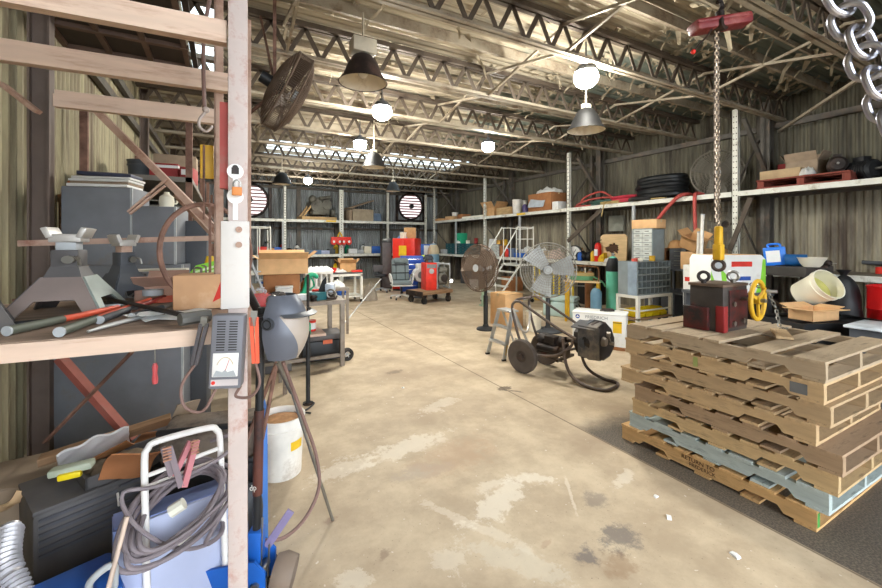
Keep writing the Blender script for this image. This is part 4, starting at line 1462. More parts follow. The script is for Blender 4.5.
sheet(W(40, 484, 2.2), .4, .3, CARDG, 'folded dusty cardboard lying at the foot of the left wall', (R(-25), R(5), R(10)), sd=3)
sheet(W(20, 495, 1.95), .12, .16, mat('kraft_paper', (196, 164, 126), .85), 'torn tan paper scrap at the left wall corner', (R(-50), R(20), R(40)), sd=4, bend=.03)
b = B().grid(lambda u, v: ((u - .5) * .30, (v - .5) * .26, .02 * sin(3 * u) * cos(4 * v) + .009 * sin(15 * u + 7 * v) * cos(9 * v)), 18, 16)
b.solid(.012)
solo('plastic_bag', b, PLASTICBAG, 'crumpled white plastic bag on the junk pile under the braces', 'bag', W(95, 452, 2.2), rot=(R(-48), R(-8), R(20)))
b = B()
b.bar((-.3, 0, 0), (.3, 0, .0), .09, .04)
solo('timber_plank', b, WOODD, 'weathered plank lying across the junk under the cabinet', 'plank', W(110, 438, 2.35), rot=(0, R(-8), R(6)))
sheet(W(184, 418, 2.3), .13, .2, CARDG, 'upright cardboard flap beside the black case', (R(-80), R(10), R(20)), sd=5)
# black transparent lid case
r = T('tool_case', 'black tool case with a scuffed clear lid, standing behind the post', 'tool case', (-.055, 2.52, 0), R(-14))
B().bb(-.28, .26, -.12, .12, 0, .43, bev=.02).make('case_body', BLACK, r)
b = B().box((0, 0, .53), (.46, .22, .2), (R(12), 0, 0), bev=.03)
b.make('clear_lid', mat('scuffed_lid', (142, 128, 114), .25, var=.2, dirt=(72, 66, 64), damt=.5), r)
b = B().box((0, -.115, .44), (.48, .03, .03), bev=.008).box((0, -.09, .62), (.48, .03, .025), (R(12), 0, 0), bev=.008)
b.make('lid_rim', BLACK, r)
B().bar((.0, -.15, .05), (.12, -.13, .40), .03, .02, (0, 1, 0)).make('strap', DKIRON, r)
# silver duct
r = T('flexible_duct', 'silver ribbed duct hose in the lower left corner', 'duct', W(2, 560, 1.42))
b = B()
zz = V(r.location)
pts = [W(10, 528, 1.6) - zz, W(6, 560, 1.5) - zz, W(16, 590, 1.45) - zz, W(30, 625, 1.4) - zz]
n = 40
b.tube(pts, lambda u: .04 + .005 * (1 if int(u * 40) % 2 else -1), n=14, sub=14)
b.make('duct_wall', mat('duct_silver', (182, 180, 184), .4, .4, var=.12), r)
# blue handled box + long blue strip (level) at the bottom
r = T('blue_tool_box', 'blue plastic tool box with grey handle lying in front of the ribbed tote', 'tool box', (-.50, 1.93, 0), R(20))
B().bb(-.28, .14, -.14, .12, 0, .34, bev=.02).make('box_body', BLUE, r)
B().bb(-.28, .14, -.15, -.14, .24, .30).make('pale_stripe', mat('pale_strip', (186, 188, 198), .5, dirt=(110, 108, 120), damt=.4), r)
B().tube([(.04, -.12, .34), (.04, -.15, .42), (.10, -.15, .44), (.11, -.12, .34)], .012).make('box_handle', GREYL, r)
r = T('wooden_stick', 'pale wooden stick leaning on the blue tool box', 'stick', (-.44, 1.66, 0))
B().cyl((0, .0, 0), (.12, .2, .58), .008).make('stick_shaft', mat('stick_wood', (196, 176, 160), .7), r)
r = T('plastic_sheet', 'bright blue plastic sheet standing upright behind the jack handle', 'panel', (.175, 2.30, 0), R(60))
B().prism([(-.04, 0), (.04, 0), (.03, .70), (.0, .78), (-.03, .7)], .02).make('panel_sheet', mat('panel_blue', (62, 124, 206), .45), r)
r = T('black_bag', 'black rubbish bag slumped behind the white post', 'bag', (.075, 2.24, 0))
b = B().sph((0, 0, .2), .11, (1.0, .8, 1.8), 20, 14)
for v in b.bm.verts:
    if v.co.z < .01: v.co.z = .0
    v.co += v.normal * .015 * sin(20 * v.co.x + 14 * v.co.z)
b.make('bag_body', mat('bag_black', (34, 38, 42), .45, var=.25), r)
# ================================================================ PALLET STACK (right foreground)
PX0, PY0 = 2.868, .955
NOTE = [  # bottom to top: dx, dy, material colours, label
    (0, .0, (196, 156, 104), 'lowest pallet of the stack, orange wood with stencilled words'),
    (.005, -.05, (168, 178, 174), 'weathered blue-grey pallet just above the lowest one'),
    (.012, -.085, (186, 158, 116), 'third pallet from the floor, honey coloured, sticking out at the near corner'),
    (.0, -.105, (158, 132, 104), 'fourth pallet from the floor, dull brown, its near corner farthest out'),
    (-.005, .0, (180, 152, 114), 'fifth pallet from the floor with a splintered tan side'),
    (.01, -.055, (172, 146, 112), 'sixth pallet from the floor, brown with a notched side'),
    (.0, -.03, (182, 154, 116), 'seventh pallet from the floor, with a dark grey patch on its near end'),
    (.006, -.035, (166, 146, 120), 'top pallet of the stack, grey-brown with gaps between its deck boards')]
PH = .118
def pallet(loc, cols, label, k, top_ys=None):
    r = T('wooden_pallet', label, 'pallet', loc, R((.4, -.5, .3, -.3, .5, -.4, .2, 0)[k]), 'stacked wooden pallets')
    ms = mat('pallet_side_%d' % k, cols, .8, var=.2, sc=4, st=(8, 1.2, 8), dirt=tuple(int(c * .72) for c in cols), damt=.3, dsc=4)
    mb = mat('pallet_board_%d' % k, tuple(min(255, int(c * 1.03)) for c in cols), .82, var=.2, sc=4, st=(1.2, 8, 8), dirt=tuple(int(c * .74) for c in cols), damt=.3, dsc=4)
    Lx, Ly = 1.02, 1.22
    z0, z1 = .016, PH - .017
    n0 = .15
    prof = [(0, z0), (n0, z0), (n0 + .03, z0 + .036), (n0 + .20, z0 + .036), (n0 + .23, z0), (Ly - n0 - .23, z0), (Ly - n0 - .20, z0 + .036), (Ly - n0 - .03, z0 + .036), (Ly - n0, z0), (Ly, z0), (Ly, z1), (0, z1)]
    for x in (.019, Lx / 2, Lx - .019):
        o = B().prism(prof, .038, M4.Translation((x, 0, 0)) @ M4.Rotation(pi / 2, 4, 'Z')).make('stringer', ms, r, smooth=0, jit=.0015)
    rs = random.Random(k * 11 + 3)
    ys = top_ys or [.0, .19, .36, .53, .70, .87, 1.08]
    for i, y in enumerate(ys):
        wb = .14 if i in (0, len(ys) - 1) else rs.choice([.09, .1, .13])
        y1 = min(Ly, y + wb)
        B().bb(-.004 - rs.uniform(0, .008), Lx + .004, y1 - wb, y1, z1 + .0005, PH - .0005).make('deck_board', mb, r, smooth=0, jit=.0015)
    for i, y in enumerate([0, .27, .55, .83, 1.12]):
        B().bb(-.004, Lx + .004, y, y + .1, .0005, z0 - .0005).make('bottom_board', mb, r, smooth=0, jit=.001)
    return r
PAL = []
for k, (dx, dy, c, lab) in enumerate(NOTE):
    p = pallet((PX0 + dx, PY0 + dy, k * PH + .0003 * k), c, lab, k, [0, .245, .53, .66, .79, .92, 1.05] if k == 7 else None)
    PAL.append(p)
INK = mat('stencil_ink', (72, 46, 28), .8)
p = PAL[0]
words('RETURN TO', .040, p, INK, face((-.001, .63, .079), (-1, 0, 0)))
words('FREDERICK', .034, p, INK, face((-.001, .60, .046), (-1, 0, 0)))
B().bb(-.002, .0, .07, .15, .03, .09).make('grey_patch', mat('patch_grey', (98, 98, 98), .8), PAL[6])
B().bb(-.002, .0, .66, .69, .03, .095).make('green_mark', mat('patch_green', (150, 162, 96), .8), PAL[6])
B().bb(.005, .035, -.002, .0, .02, .1).make('green_end', mat('end_green', (70, 140, 62), .7), PAL[0])
ZP = 8 * PH + .003
# broken board lying on top
b = B().box((0, 0, .012), (.30, .09, .018), bev=.002)
solo('broken_board', b, mat('pallet_board_6', (0, 0, 0)), 'short broken board lying loose on the top pallet', 'board', (3.42, 1.33, ZP), R(28), smooth=0)
# red machine
r = T('machine_block', 'dark red gearbox block with eye bolts standing on the pallet stack', 'machine', (3.14, 1.56, ZP), 0)
MR = mat('oily_red_casting', (96, 36, 34), .45, .2, var=.3, dirt=(46, 40, 38), damt=.55, dsc=5)
MK = mat('oily_grey_casting', (70, 64, 60), .5, .3, var=.25, dirt=(116, 46, 42), damt=.25, dsc=4)
B().bb(0, .33, 0, .235, 0, .325, bev=.006).make('gear_casing', MK, r)
B().bb(-.006, .05, -.008, .05, 0, .19, bev=.004).make('corner_rib', mat('corner_red', (138, 40, 40), .4, var=.25), r)
B().bb(-.03, 0, .09, .27, .0, .17, bev=.006).make('side_step', MR, r)
B().bb(-.012, .34, -.006, .242, .325, .345, bev=.004).make('top_plate', mat('plate_iron', (110, 92, 78), .5, .4, var=.3), r)
B().bb(.07, .32, -.008, 0, .03, .30, bev=.003).make('front_plate', MR, r)
for x, y, lab in ((.03, .15, None), (.26, .06, None)):
    o = B().ring((x, y, .395), .033, .012, (-.85, -.5, 0)).cyl((x, y, .345), (x, y, .37), .018).make('eye_bolt', DKIRON if x < .1 else STEEL, r)
for x, z in ((.12, .06), (.12, .2), (.25, .07)):
    B().cyl((x, -.008, z), (x, -.022, z), .02, n=6).make('bolt', STEEL, r)
# handwheel
hw = V((.235, -.11, .235))
o = B().cyl(hw + V((0, .12, 0)), hw + V((0, -.05, 0)), .014).make('shaft', STEEL, r)
wheel = B().ring(hw, .137, .0155, (.12, -1, .0), n=40, m=10).make('hand_wheel', YELD, r)
b = B().cyl(hw + V((0, -.02, 0)), hw + V((0, .02, 0)), .03)
for k in range(3):
    a = 2 * pi * k / 3 + .6
    b.bar(hw, hw + V((.135 * cos(a), 0, .135 * sin(a))), .022, .014, (0, 1, 0))
b.make('spoke', YELD, wheel)
B().cyl(hw + V((.10, -.01, .06)), hw + V((.115, -.07, .06)), .012).make('wheel_knob', ALU, wheel)
# loose chain lying beside it
b = B()
P = [V((.33, -.02, .34)), V((.42, -.09, .30)), V((.46, -.13, .15)), V((.44, -.16, .02)), V((.52, -.18, .015))]
for a, c in zip(P, P[1:]):
    chain_pts(b, a, c, .032, .0038)
solo('loose_chain', b, mat('dull_chain', (120, 116, 106), .4, .7), 'dull steel chain draped behind the yellow handwheel', 'chain', (3.14, 1.56, ZP))

# chain hoist
a = W(720, 24, 3.0)
r = T('chain_hoist', 'dark red chain hoist hanging from the roof over the pallet stack', 'chain hoist', a)
rot = M4.Rotation(R(-28), 4, 'Z') @ M4.Rotation(R(-9), 4, 'Y')
b = B().box((0, 0, 0), (.42, .13, .085), bev=.02)
b.box((-.01, 0, .02), (.40, .14, .03), bev=.01)
bmesh.ops.transform(b.bm, matrix=rot, verts=b.bm.verts[:])
HR = mat('hoist_red', (126, 38, 40), .5, var=.2, dirt=(166, 104, 92), damt=.2)
b.make('hoist_housing', HR, r)
B().cyl((-.03, -.05, -.02), (-.03, .05, -.02), .05, n=18).make('load_wheel', DKIRON, r)
b = B().tube([(0, 0, .04), (0, 0, .10), (.03, 0, .14), (0, 0, .18), (-.035, 0, .15)], .013).cyl((0, 0, .05), (0, 0, .09), .028)
b.cyl((0, 0, .16), (0, 0, 4.14 - a.z), .012, n=8)
b.make('suspension_hook', DKIRON, r)
zl = 1.74 - a.z
CH = mat('load_chain', (176, 158, 138), .35, .7, var=.2)
b = B()
chain_pts(b, (-.045, 0, -.05), (-.045, 0, zl), .036, .0042)
b.make('load_chain', CH, r)
b = B()
chain_pts(b, (-.012, .01, -.05), (-.012, .01, zl), .036, .0042)
b.cyl((-.028, .02, -.05), (-.028, .02, zl), .008, n=8)
b.make('load_chain', mat('dark_chain', (84, 74, 66), .4, .7), r)
b = B()
chain_pts(b, (.03, .03, -.25), (.045, .03, zl - .15), .030, .003)
b.make('hand_chain', CH, r)
B().tube([(-.08, 0, -.03), (-.14, .02, -.12), (-.24, .02, -.2), (-.3, .02, -.26)], .006).make('cord', DKIRON, r)
B().sph((-.31, .02, -.27), .017).make('cord_knob', REDB, r)
zb = zl
b = B().box((-.02, 0, zb - .10), (.058, .05, .16), bev=.018).box((-.02, 0, zb - .215), (.062, .06, .12), bev=.01)
hb_ = b.make('hook_block', YELD, r)
B().ring((-.02, 0, zb - .315), .036, .013, (-.85, -.5, 0), n=24).make('hook', DKIRON, hb_)

# big silver chain close to the lens, upper right
P = [W(836, -26, .80), W(852, 27, .79), W(866, 66, .79), W(884, 108, .79)]
b = B()
rs = random.Random(2)
LK = mat('big_chain_steel', (176, 176, 186), .28, .9, var=.12)
r = T('heavy_chain', 'heavy silver chain hanging across the upper right corner', 'chain', P[0])
L_ = V(r.location)
def biglink(c, t, a, hl, hw, wire):
    pts = []
    for j in range(24):
        an = 2 * pi * j / 24
        x, y = cos(an), sin(an)
        pts.append(c + t * ((hl - hw) * (1 if x > .02 else -1 if x < -.02 else 0) + x * hw) + a * (y * hw))
    return B().tube(pts, wire, n=10, closed=True, smooth=False)
ts = [(P[0], P[1]), (P[1], P[3])]
cs = [(838, 0), (850, 21), (862, 42), (867, 62), (878, 83), (886, 104), (893, 125)]
prev = None
pp = [W(px, py, .80) for px, py in cs]
view = V((kx(855)[0], kx(855)[1], 0)).normalized()
for i, c in enumerate(pp):
    n_ = pp[min(i + 1, len(pp) - 1)] - pp[max(i - 1, 0)]
    t = n_.normalized()
    side = t.cross(view).normalized()
    a = side if i % 2 == 1 else (view * .8 + side * .6).normalized()
    biglink(c - L_, t, a, .033, .0255, .0068).make('chain_link', LK, r)
B().cyl(pp[0] - L_ + V((-.01, 0, .03)), V((pp[0].x - L_.x - .02, 0, 4.1 - L_.z)), .006, n=8).make('hanger_rod', STEEL, r)
# ================================================================ MIDDLE OF THE SHOP
# ---- drain cleaning machine on two wheels
r = T('drain_machine', 'dark drain cleaning machine with tube handles, two wheels and a black cable drum', 'drain machine', (3.20, 3.83, 0), R(15))
TB = mat('frame_tube_grey', (92, 82, 76), .5, .3, var=.2, dirt=(122, 104, 92), damt=.3)
for x in (0, .5):
    b = B().lathe([(.07, -.03), (.135, -.032), (.15, -.035), (.19, -.036), (.205, -.02), (.205, .02), (.19, .036), (.15, .035), (.135, .032), (.07, .03)], 32, M4.Rotation(pi / 2, 4, 'Y'), (x, 0, .205))
    o = b.make('wheel', mat('dark_tyre', (88, 80, 74), .75, var=.2, dirt=(96, 82, 72), damt=.3), r)
    B().lathe([(0, -.04), (.03, -.04), (.035, -.022), (.13, -.02), (.135, 0), (.13, .02), (.035, .022), (.03, .04), (0, .04)], 28, M4.Rotation(pi / 2, 4, 'Y'), (x, 0, .205)).make('wheel_disc', mat('wheel_disc', (74, 64, 60), .5, .3, dirt=(128, 60, 50), damt=.25), o)
B().cyl((-.03, 0, .205), (.53, 0, .205), .012).make('axle', DKIRON, r)
for x, dz in ((.07, 0), (.44, .03)):
    B().tube([(x, -.66, .52), (x, -.40, .62 + dz), (x, -.02, .80 + dz), (x, .10, .855 + dz), (x, .19, .82 + dz), (x, .20, .72), (x, .12, .45), (x, .02, .24)], .0165, n=10).make('handle_tube', TB, r)
B().tube([(.07, .17, .84), (.25, .24, .85), (.44, .17, .87)], .0165, n=10).make('handle_tube', TB, r)
B().tube([(.07, .19, .76), (.12, .16, .55), (.25, .12, .44), (.38, .16, .55), (.44, .19, .76)], .014, n=10).make('guard_loop', mat('pale_tube', (196, 190, 182), .4, .4), r)
B().tube([(.06, -.02, .22), (.06, -.40, .28), (.06, -.60, .42), (.06, -.63, .50)], .016).tube([(.46, -.02, .22), (.46, -.40, .28), (.46, -.60, .42), (.46, -.63, .50)], .016).make('lower_frame', TB, r)
sl = [(.08, -.50, .50), (.08, -.52, .28), (.08, -.60, .10), (.08, -.78, .022), (.10, -.95, .02), (.18, -1.0, .02), (.36, -1.0, .02), (.44, -.95, .02), (.46, -.78, .022), (.46, -.6, .10), (.46, -.52, .28), (.46, -.50, .50)]
B().tube(sl, .018, n=10).make('front_skid', TB, r)
b = B().cyl((.29, -.08, .36), (.29, -.40, .36), .10, n=20).box((.29, -.25, .27), (.22, .30, .03)).cyl((.16, -.2, .40), (.42, -.2, .40), .03)
b.box((.2, -.28, .42), (.12, .14, .10), bev=.01).cyl((.16, -.12, .32), (.16, -.4, .32), .045, n=16)
b.make('motor_body', DKIRON, r)
b = B().cyl((.2, -.40, .30), (.2, -.50, .30), .05).cyl((.36, -.38, .42), (.36, -.5, .42), .03).ring((.24, -.44, .34), .06, .014, (0, 1, .2))
b.bar((.08, -.42, .22), (.46, -.42, .22), .03, .03).tube([(.1, -.1, .24), (.18, -.3, .2), (.3, -.4, .16), (.44, -.2, .2)], .008)
b.make('drive_gear', mat('oily_gear', (84, 72, 62), .45, .5, var=.3), r)
DC = (.43, -.70, .455)
mxx = M4.Rotation(R(82), 4, 'X') @ M4.Rotation(R(-14), 4, 'Y')
B().lathe([(.0, -.13), (.20, -.13), (.225, -.11), (.225, .10), (.20, .125), (.12, .13), (0, .13)], 12, mxx, DC).make('cable_drum', mat('drum_black', (58, 52, 50), .5, .3, var=.2, dirt=(92, 78, 70), damt=.25), r, smooth=.3)
b = B()
b.lathe([(.226, -.02), (.238, -.02), (.238, .05), (.226, .05)], 12, mxx, DC)
b.make('drum_band', GREYD, r)
b = B().box((.21, -.74, .47), (.016, .27, .36), (0, 0, R(-6)), bev=.01).box((.29, -.68, .645), (.22, .28, .012), (0, R(-14), 0))
o = b.make('drum_shroud', mat('shroud_grey', (96, 96, 98), .45, .3, dirt=(150, 142, 132), damt=.35), r)
for y in (-.81, -.70):
    B().cyl((.199, y, .50), (.206, y, .50), .028, n=14).make('shroud_hole', BLACK, o)
b = B().cyl((.47, -.83, .54), (.49, -.87, .54), .03, n=8).cyl((.50, -.82, .43), (.52, -.90, .43), .022, n=8).bar((.46, -.845, .54), (.52, -.85, .43), .03, .02).cyl((.40, -.82, .46), (.40, -.86, .46), .06, .045, n=16)
b.make('chuck', mat('chuck_steel', (150, 140, 130), .4, .6), r)

# ---- aluminium step ladder
r = T('step_ladder', 'small aluminium step ladder with a yellow sticker behind the drain machine', 'step ladder', (3.30, 4.52, 0), FACE_X)
W2 = .19
for s in (-1, 1):
    B().bar((s * W2, 0, 0), (s * (W2 - .045), .17, .64), .05, .022, (1, 0, 0)).make('front_rail', ALU, r)
    B().bar((s * W2, .52, 0), (s * (W2 - .05), .22, .62), .03, .018, (1, 0, 0)).make('rear_leg', ALU, r)
    B().box((s * W2, .0, .012), (.03, .06, .024)).make('rubber_foot', RUBBER, r)
for z, y in ((.21, .05), (.42, .11), (.64, .17)):
    wd = W2 - .045 * z / .64
    B().bb(-wd, wd, y - .045, y + (.045 if z < .6 else .12), z - .012, z + .012, bev=.003).make('step', ALU, r)
B().bb(-.155, .155, .46, .475, .16, .19).make('rear_brace', ALU, r)
B().box((W2 - .005, -.006 + .045, .14), (.03, .006, .14), (R(-14), 0, 0)).make('yellow_sticker', YEL, r)

# ---- tan box, pail
carton((4.80, 6.22, 0), .42, .48, .62, 'tall tan cardboard box on the floor between the two pedestal fans', 0, CARDL)
o = bpy.data.objects.new('x', None)
bpy.data.objects.remove(o)
pail((4.9, 5.55, 0), .14, .36, 'cream plastic pail standing behind the aluminium step ladder', CREAM, handle=False)
# ---- pedestal fans
c = W(479, 268, 7.2)
lattice_fan((c.x, c.y, c.z), .42, .17, (-1, -.22, .02), 'pedestal_fan', 'dusty brown pedestal fan turned left, beside the rolling stair', post=(BLACK, .17), nring=12, nrad=64, wire=1.3, mguard=DUSTFAN, blade_m=mat('dusty_blade', (128, 112, 98), .7), motor_m=GREYL)
c = W(548, 270, 7.0)
lattice_fan((c.x, c.y, c.z), .475, .2, (-.68, -.73, .05), 'pedestal_fan', 'large grey pedestal fan facing the camera, behind the drain machine', post=(GREYD, .26), nring=11, nrad=44, blade_m=GREYL, motor_m=BLUE)
# ---- rolling stair
def roll_stair(loc, rz, label, n=5, hp=1.0, rise_x=.75, wd=.7, top=1.98, plat=.45):
    r = T('rolling_stair', label, 'rolling stair', loc, rz)
    m_ = mat('stair_white', (206, 206, 198), .45, .1, var=.08)
    for s in (0, wd):
        b = B().bar((0, s, .12), (rise_x, s, hp), .03, .05, (0, 1, 0)).bar((rise_x, s, hp), (rise_x + plat, s, hp), .03, .05)
        b.bar((rise_x + plat, s, 0.06), (rise_x + plat, s, hp), .03, .03, (0, 1, 0)).bar((0, s, .06), (0, s, .16), .03, .03, (0, 1, 0)).bar((0, s, .10), (rise_x + plat, s, .10), .03, .03)
        b.make('side_frame', m_, r)
        B().tube([(-.02, s, .30), (.0, s, .95), (rise_x * .85, s, top - .06), (rise_x * .95, s, top), (rise_x + plat - .06, s, top), (rise_x + plat, s, top - .06), (rise_x + plat, s, hp)], .016, n=8, sub=4).make('hand_rail', m_, r)
        B().cyl((rise_x, s, hp), (rise_x, s, top), .012).cyl((rise_x + plat * .55, s, hp), (rise_x + plat * .55, s, top), .012).make('rail_post', m_, r)
        for x in (.04, rise_x + plat - .04):
            B().cyl((x, s - .015, .05), (x, s + .015, .05), .05, n=16).make('caster', RUBBER, r)
    B().bar((rise_x + plat, 0, top - .3), (rise_x + plat, wd, top - .3), .025, .025).bar((rise_x + plat, 0, top - .02), (rise_x + plat, wd, top - .02), .025, .025).make('back_rail', m_, r)
    for i in range(n):
        x = rise_x * (i + .3) / n; z = .12 + (hp - .12) * (i + 1) / n
        w_ = plat if i == n - 1 else .16
        B().bb(x, x + w_ + .02, .01, wd - .01, z - .03, z).make('step', m_, r)
    return r
roll_stair((6.02, 8.2, 0), 0, 'white rolling stair with hand rails between the two pedestal fans')
q = W(257, 242, 8.2)
roll_stair((q.x - .95, q.y, 0), 0, 'white rolling stair half hidden behind the white rack post', wd=.6, top=1.9, hp=.95)

# ---- white air conditioner box
r = T('appliance_box', 'white FRIEDRICH box with a yellow sticker behind the black cable drum', 'box', (4.76, 3.98, 0), R(-57))
fx = M4.Rotation(R(-57), 4, 'Z')
p0 = V((5.13, 3.84, 0)); L0_ = .75
r.location = p0 + fx @ V((-L0_ / 2, .2, 0))
BW = mat('white_carton', (226, 226, 222), .6, var=.05, dirt=(196, 186, 172), damt=.15)
B().bb(-.36, .36, -.17, .17, 0, .055).make('brown_base', CARDD, r)
B().bb(-L0_ / 2, L0_ / 2, -.2, .2, .056, .51, bev=.008).make('carton_body', BW, r)
B().bb(-L0_ / 2 - .01, L0_ / 2 + .01, -.205, .205, .505, .535, bev=.01).make('box_lid', BW, r)
words('FRIEDRICH', .066, r, mat('grey_ink', (120, 122, 128), .7), face((-.03, -.2015, .462), (0, -1, 0)))
o = B().cyl((-.30, -.2, .462), (-.30, -.2025, .462), .032, n=24).make('round_logo', INKB, r)
B().prism([(-.322, .45), (-.278, .45), (-.30, .484)], .002, M4.Translation((0, -.203, 0))).make('logo_mark', WHITE, o)
B().bb(.20, .32, -.203, -.2, .26, .43).make('yellow_sticker', YEL, r)
B().bb(.20, .32, -.2036, -.203, .405, .415).make('sticker_line', DIRTP, r)
b = B().box((.08, .02, .61), (.16, .12, .03), (0, 0, .4), bev=.006).cyl((-.03, -.04, .605), (.12, -.06, .62), .012)
solo('bracket_scrap', b, DKIRON, 'small dark bracket lying on the white box', 'bracket', r.location + V((.05, .0, -.057)), R(-57))

# ---- cooler, hand truck, welding cart with cylinders
c = G(561, 316.5)
r = T('cooler', 'pale aqua picnic cooler with black latch on the floor below the big fan', 'cooler', (c.x + .1, c.y + .1, 0), R(-62))
B().bb(-.34, .34, -.2, .2, 0, .32, bev=.03).make('cooler_body', COOLER, r)
B().bb(-.35, .35, -.21, .21, .325, .42, bev=.03).make('cooler_lid', COOLER, r)
for x in (-.2, .2):
    B().bb(x - .03, x + .03, -.225, -.2, .24, .36, bev=.004).make('latch', BLACK, r)
B().tube([(.35, -.1, .26), (.40, -.08, .2), (.40, .08, .2), (.35, .1, .26)], .012).make('side_handle', GREYD, r)
c = G(583, 318)
r = T('hand_truck', 'hand truck with a fat brown-rimmed tyre beside the cooler', 'hand truck', (c.x + .36, c.y + .42, 0), R(-40))
for s in (-.2, .2):
    o = B().lathe([(.07, -.03), (.12, -.045), (.155, -.035), (.16, 0), (.155, .035), (.12, .045), (.07, .03)], 26, M4.Rotation(pi / 2, 4, 'Y'), (s, 0, .16)).make('wheel', RUBBER, r)
    B().lathe([(0, -.03), (.07, -.02), (.075, 0), (.07, .02), (0, .03)], 20, M4.Rotation(pi / 2, 4, 'Y'), (s, 0, .16)).make('wheel_hub', CYLBR, o)
    B().tube([(s * .8, .05, .08), (s * .8, .15, .6), (s * .8, .3, 1.0)], .014).make('side_rail', CREAM, r)
B().bb(-.2, .2, -.18, .02, .03, .045).cyl((-.2, 0, .16), (.2, 0, .16), .012).bar((-.16, .15, .6), (.16, .15, .6), .03, .02).make('toe_plate', STEEL, r)

gas_cylinder((6.74, 5.34, 0), .125, 1.38, 'teal green gas cylinder with a black shoulder, left of the pigeonhole cabinet', mat('cylinder_teal', (112, 206, 178), .45, var=.1), 'cylinders by the pigeonhole cabinet', m2=BLACK)
gas_cylinder((6.36, 5.42, 0), .105, .74, 'short blue gas cylinder under the hose board', CYLB, 'cylinders by the pigeonhole cabinet')
gas_cylinder((6.60, 5.78, 0), .10, 1.05, 'brown gas cylinder behind the short blue one', CYLBR, 'cylinders by the pigeonhole cabinet')
r = T('hose_stand', 'wooden board stand carrying coiled welding hoses above the blue cylinder', 'stand', (6.30, 5.70, 0), R(-60))
B().bb(-.34, .34, -.14, .14, .80, .83).make('stand_top', PLY, r)
for x in (-.3, .3):
    B().bb(x - .02, x + .02, -.12, -.08, 0, .80).make('leg', YELD, r)
    B().bb(x - .02, x + .02, .08, .12, 0, .80).make('leg', YELD, r)
B().tube([(-.3, -.1, .83), (-.3, -.1, 1.07), (-.2, -.1, 1.12), (.2, -.1, 1.12), (.32, -.1, 1.07), (.32, -.1, .83)], .012).make('hoop_frame', CYLBR, r)
zz = V((6.30, 5.70, .831))
coil(zz + V((-.02, .02, 0)), .19, .013, 5, HOSEG, 'green welding hose coiled on the wooden hose stand', 'hose', 'welding_hose', 3, rz=R(-60), sc=(1.15, .62), tail=[(.3, -.05, .06), (.42, -.04, -.02), (.45, .02, -.1)])
coil(zz + V((0, 0, .085)), .17, .012, 4, HOSET, 'tan hose coiled on top of the green welding hose', 'hose', 'air_hose', 9, rz=R(-60), sc=(1.3, .6))
r = T('gas_regulator', 'pair of round pressure gauges above the coiled welding hoses', 'regulator', zz + V((-.05, .04, .155)), R(-60))
for k in (-1, 1):
    B().cyl((k * .06, -.02, .06), (k * .06, .02, .06), .04, n=18).make('gauge', CHROME, r)
B().box((0, 0, .015), (.2, .04, .03)).make('manifold', mat('brass', (184, 146, 76), .35, .8), r)

# yellow bollards/rails by the big fan
for i, (px, h_, lab) in enumerate(((537, .95, 'yellow guard rail seen left through the big fan'), (557, 1.0, 'yellow guard rail right of the big fan hub'), (571, .9, 'narrow yellow guard rail at the right rim of the big fan'))):
    q = onX(px, 7.6)
    r = T('guard_rail', lab, 'guard rail', (q.x - .02 * i, q.y, 0), 0, 'yellow guard rails under the racking')
    B().tube([(0, -.1, 0), (0, -.1, h_ - .05), (0, -.07, h_), (0, .07, h_), (0, .1, h_ - .05), (0, .1, 0)], .022, n=8, sub=3).make('rail_tube', YELB, r)
    B().bb(-.05, .05, -.15, .15, 0, .012).make('foot_plate', YELD, r)

# ---- bin cabinet on white stand
r = T('white_stand', 'white steel stand carrying the pigeonhole cabinet', 'stand', (6.36, 4.52, 0))
SW = mat('stand_white', (222, 220, 210), .5, var=.06, dirt=(150, 138, 120), damt=.2)
for x in (0, .94):
    for y in (0, .40):
        B().bb(x, x + .06, y, y + .05, 0, .60).make('leg', SW, r)
B().bb(0, 1.0, 0, .45, .60, .65).make('stand_top', SW, r)
B().bb(0, 1.0, .0, .45, .22, .25).make('stand_shelf', WOODD, r)
B().bb(0.06, .94, .0, .04, .37, .39).bb(.0, .04, .05, .40, .37, .39).make('rail', SW, r)
r = T('pigeonhole_cabinet', 'grey pigeonhole cabinet of small open bins on the white stand', 'bin cabinet', (6.38, 4.54, .651))
nx, nz, w_, d_, h_ = 8, 5, .94, .4, .60
b = B().bb(0, w_, d_ - .01, d_, 0, h_)
for i in range(nx + 1):
    x = i * (w_ - .008) / nx
    b.bb(x - .003, x + .011, 0, d_, 0, h_)
for j in range(nz + 1):
    z = j * (h_ - .01) / nz
    b.bb(0, w_, 0, d_, z, z + .01)
CG = mat('cabinet_grey', (136, 146, 148), .5, .1, var=.1)
b.make('cabinet_body', CG, r)
b = B()
for j in range(nz):
    z = j * (h_ - .01) / nz
    b.bb(.0, w_, -.004, .0, z, z + .024)
b.make('bin_lip', CG, r)
B().bb(-.012, -.001, .02, .19, .0, .6).make('side_panel', mat('panel_blue_grey', (142, 158, 172), .5), r)
drawers((7.06, 4.80, 1.252), .40, .36, .60, 2, 7, 'grey small-parts drawer cabinet with pale drawers on top of the pigeonhole cabinet', CG, mat('drawer_white', (206, 210, 204), .5), FACE_X)
carton((7.12, 4.84, 1.853), .48, .34, .17, 'long tan cardboard box on top of the small-parts drawer cabinet', FACE_X + .1, CARDL)
rs = random.Random(8)
for i, (x, lab) in enumerate(((.12, 'first yellow bin from the left on the white stand shelf'), (.33, 'second yellow bin from the left on the white stand shelf'), (.54, 'third yellow bin from the left on the white stand shelf'), (.76, 'fourth yellow bin from the left, at the shelf end of the white stand'))):
    bin_((6.36 + x + .08, 4.52 + .22, .251), .18, .3, .13, YELB, lab, 0, 'yellow bins in the white stand')
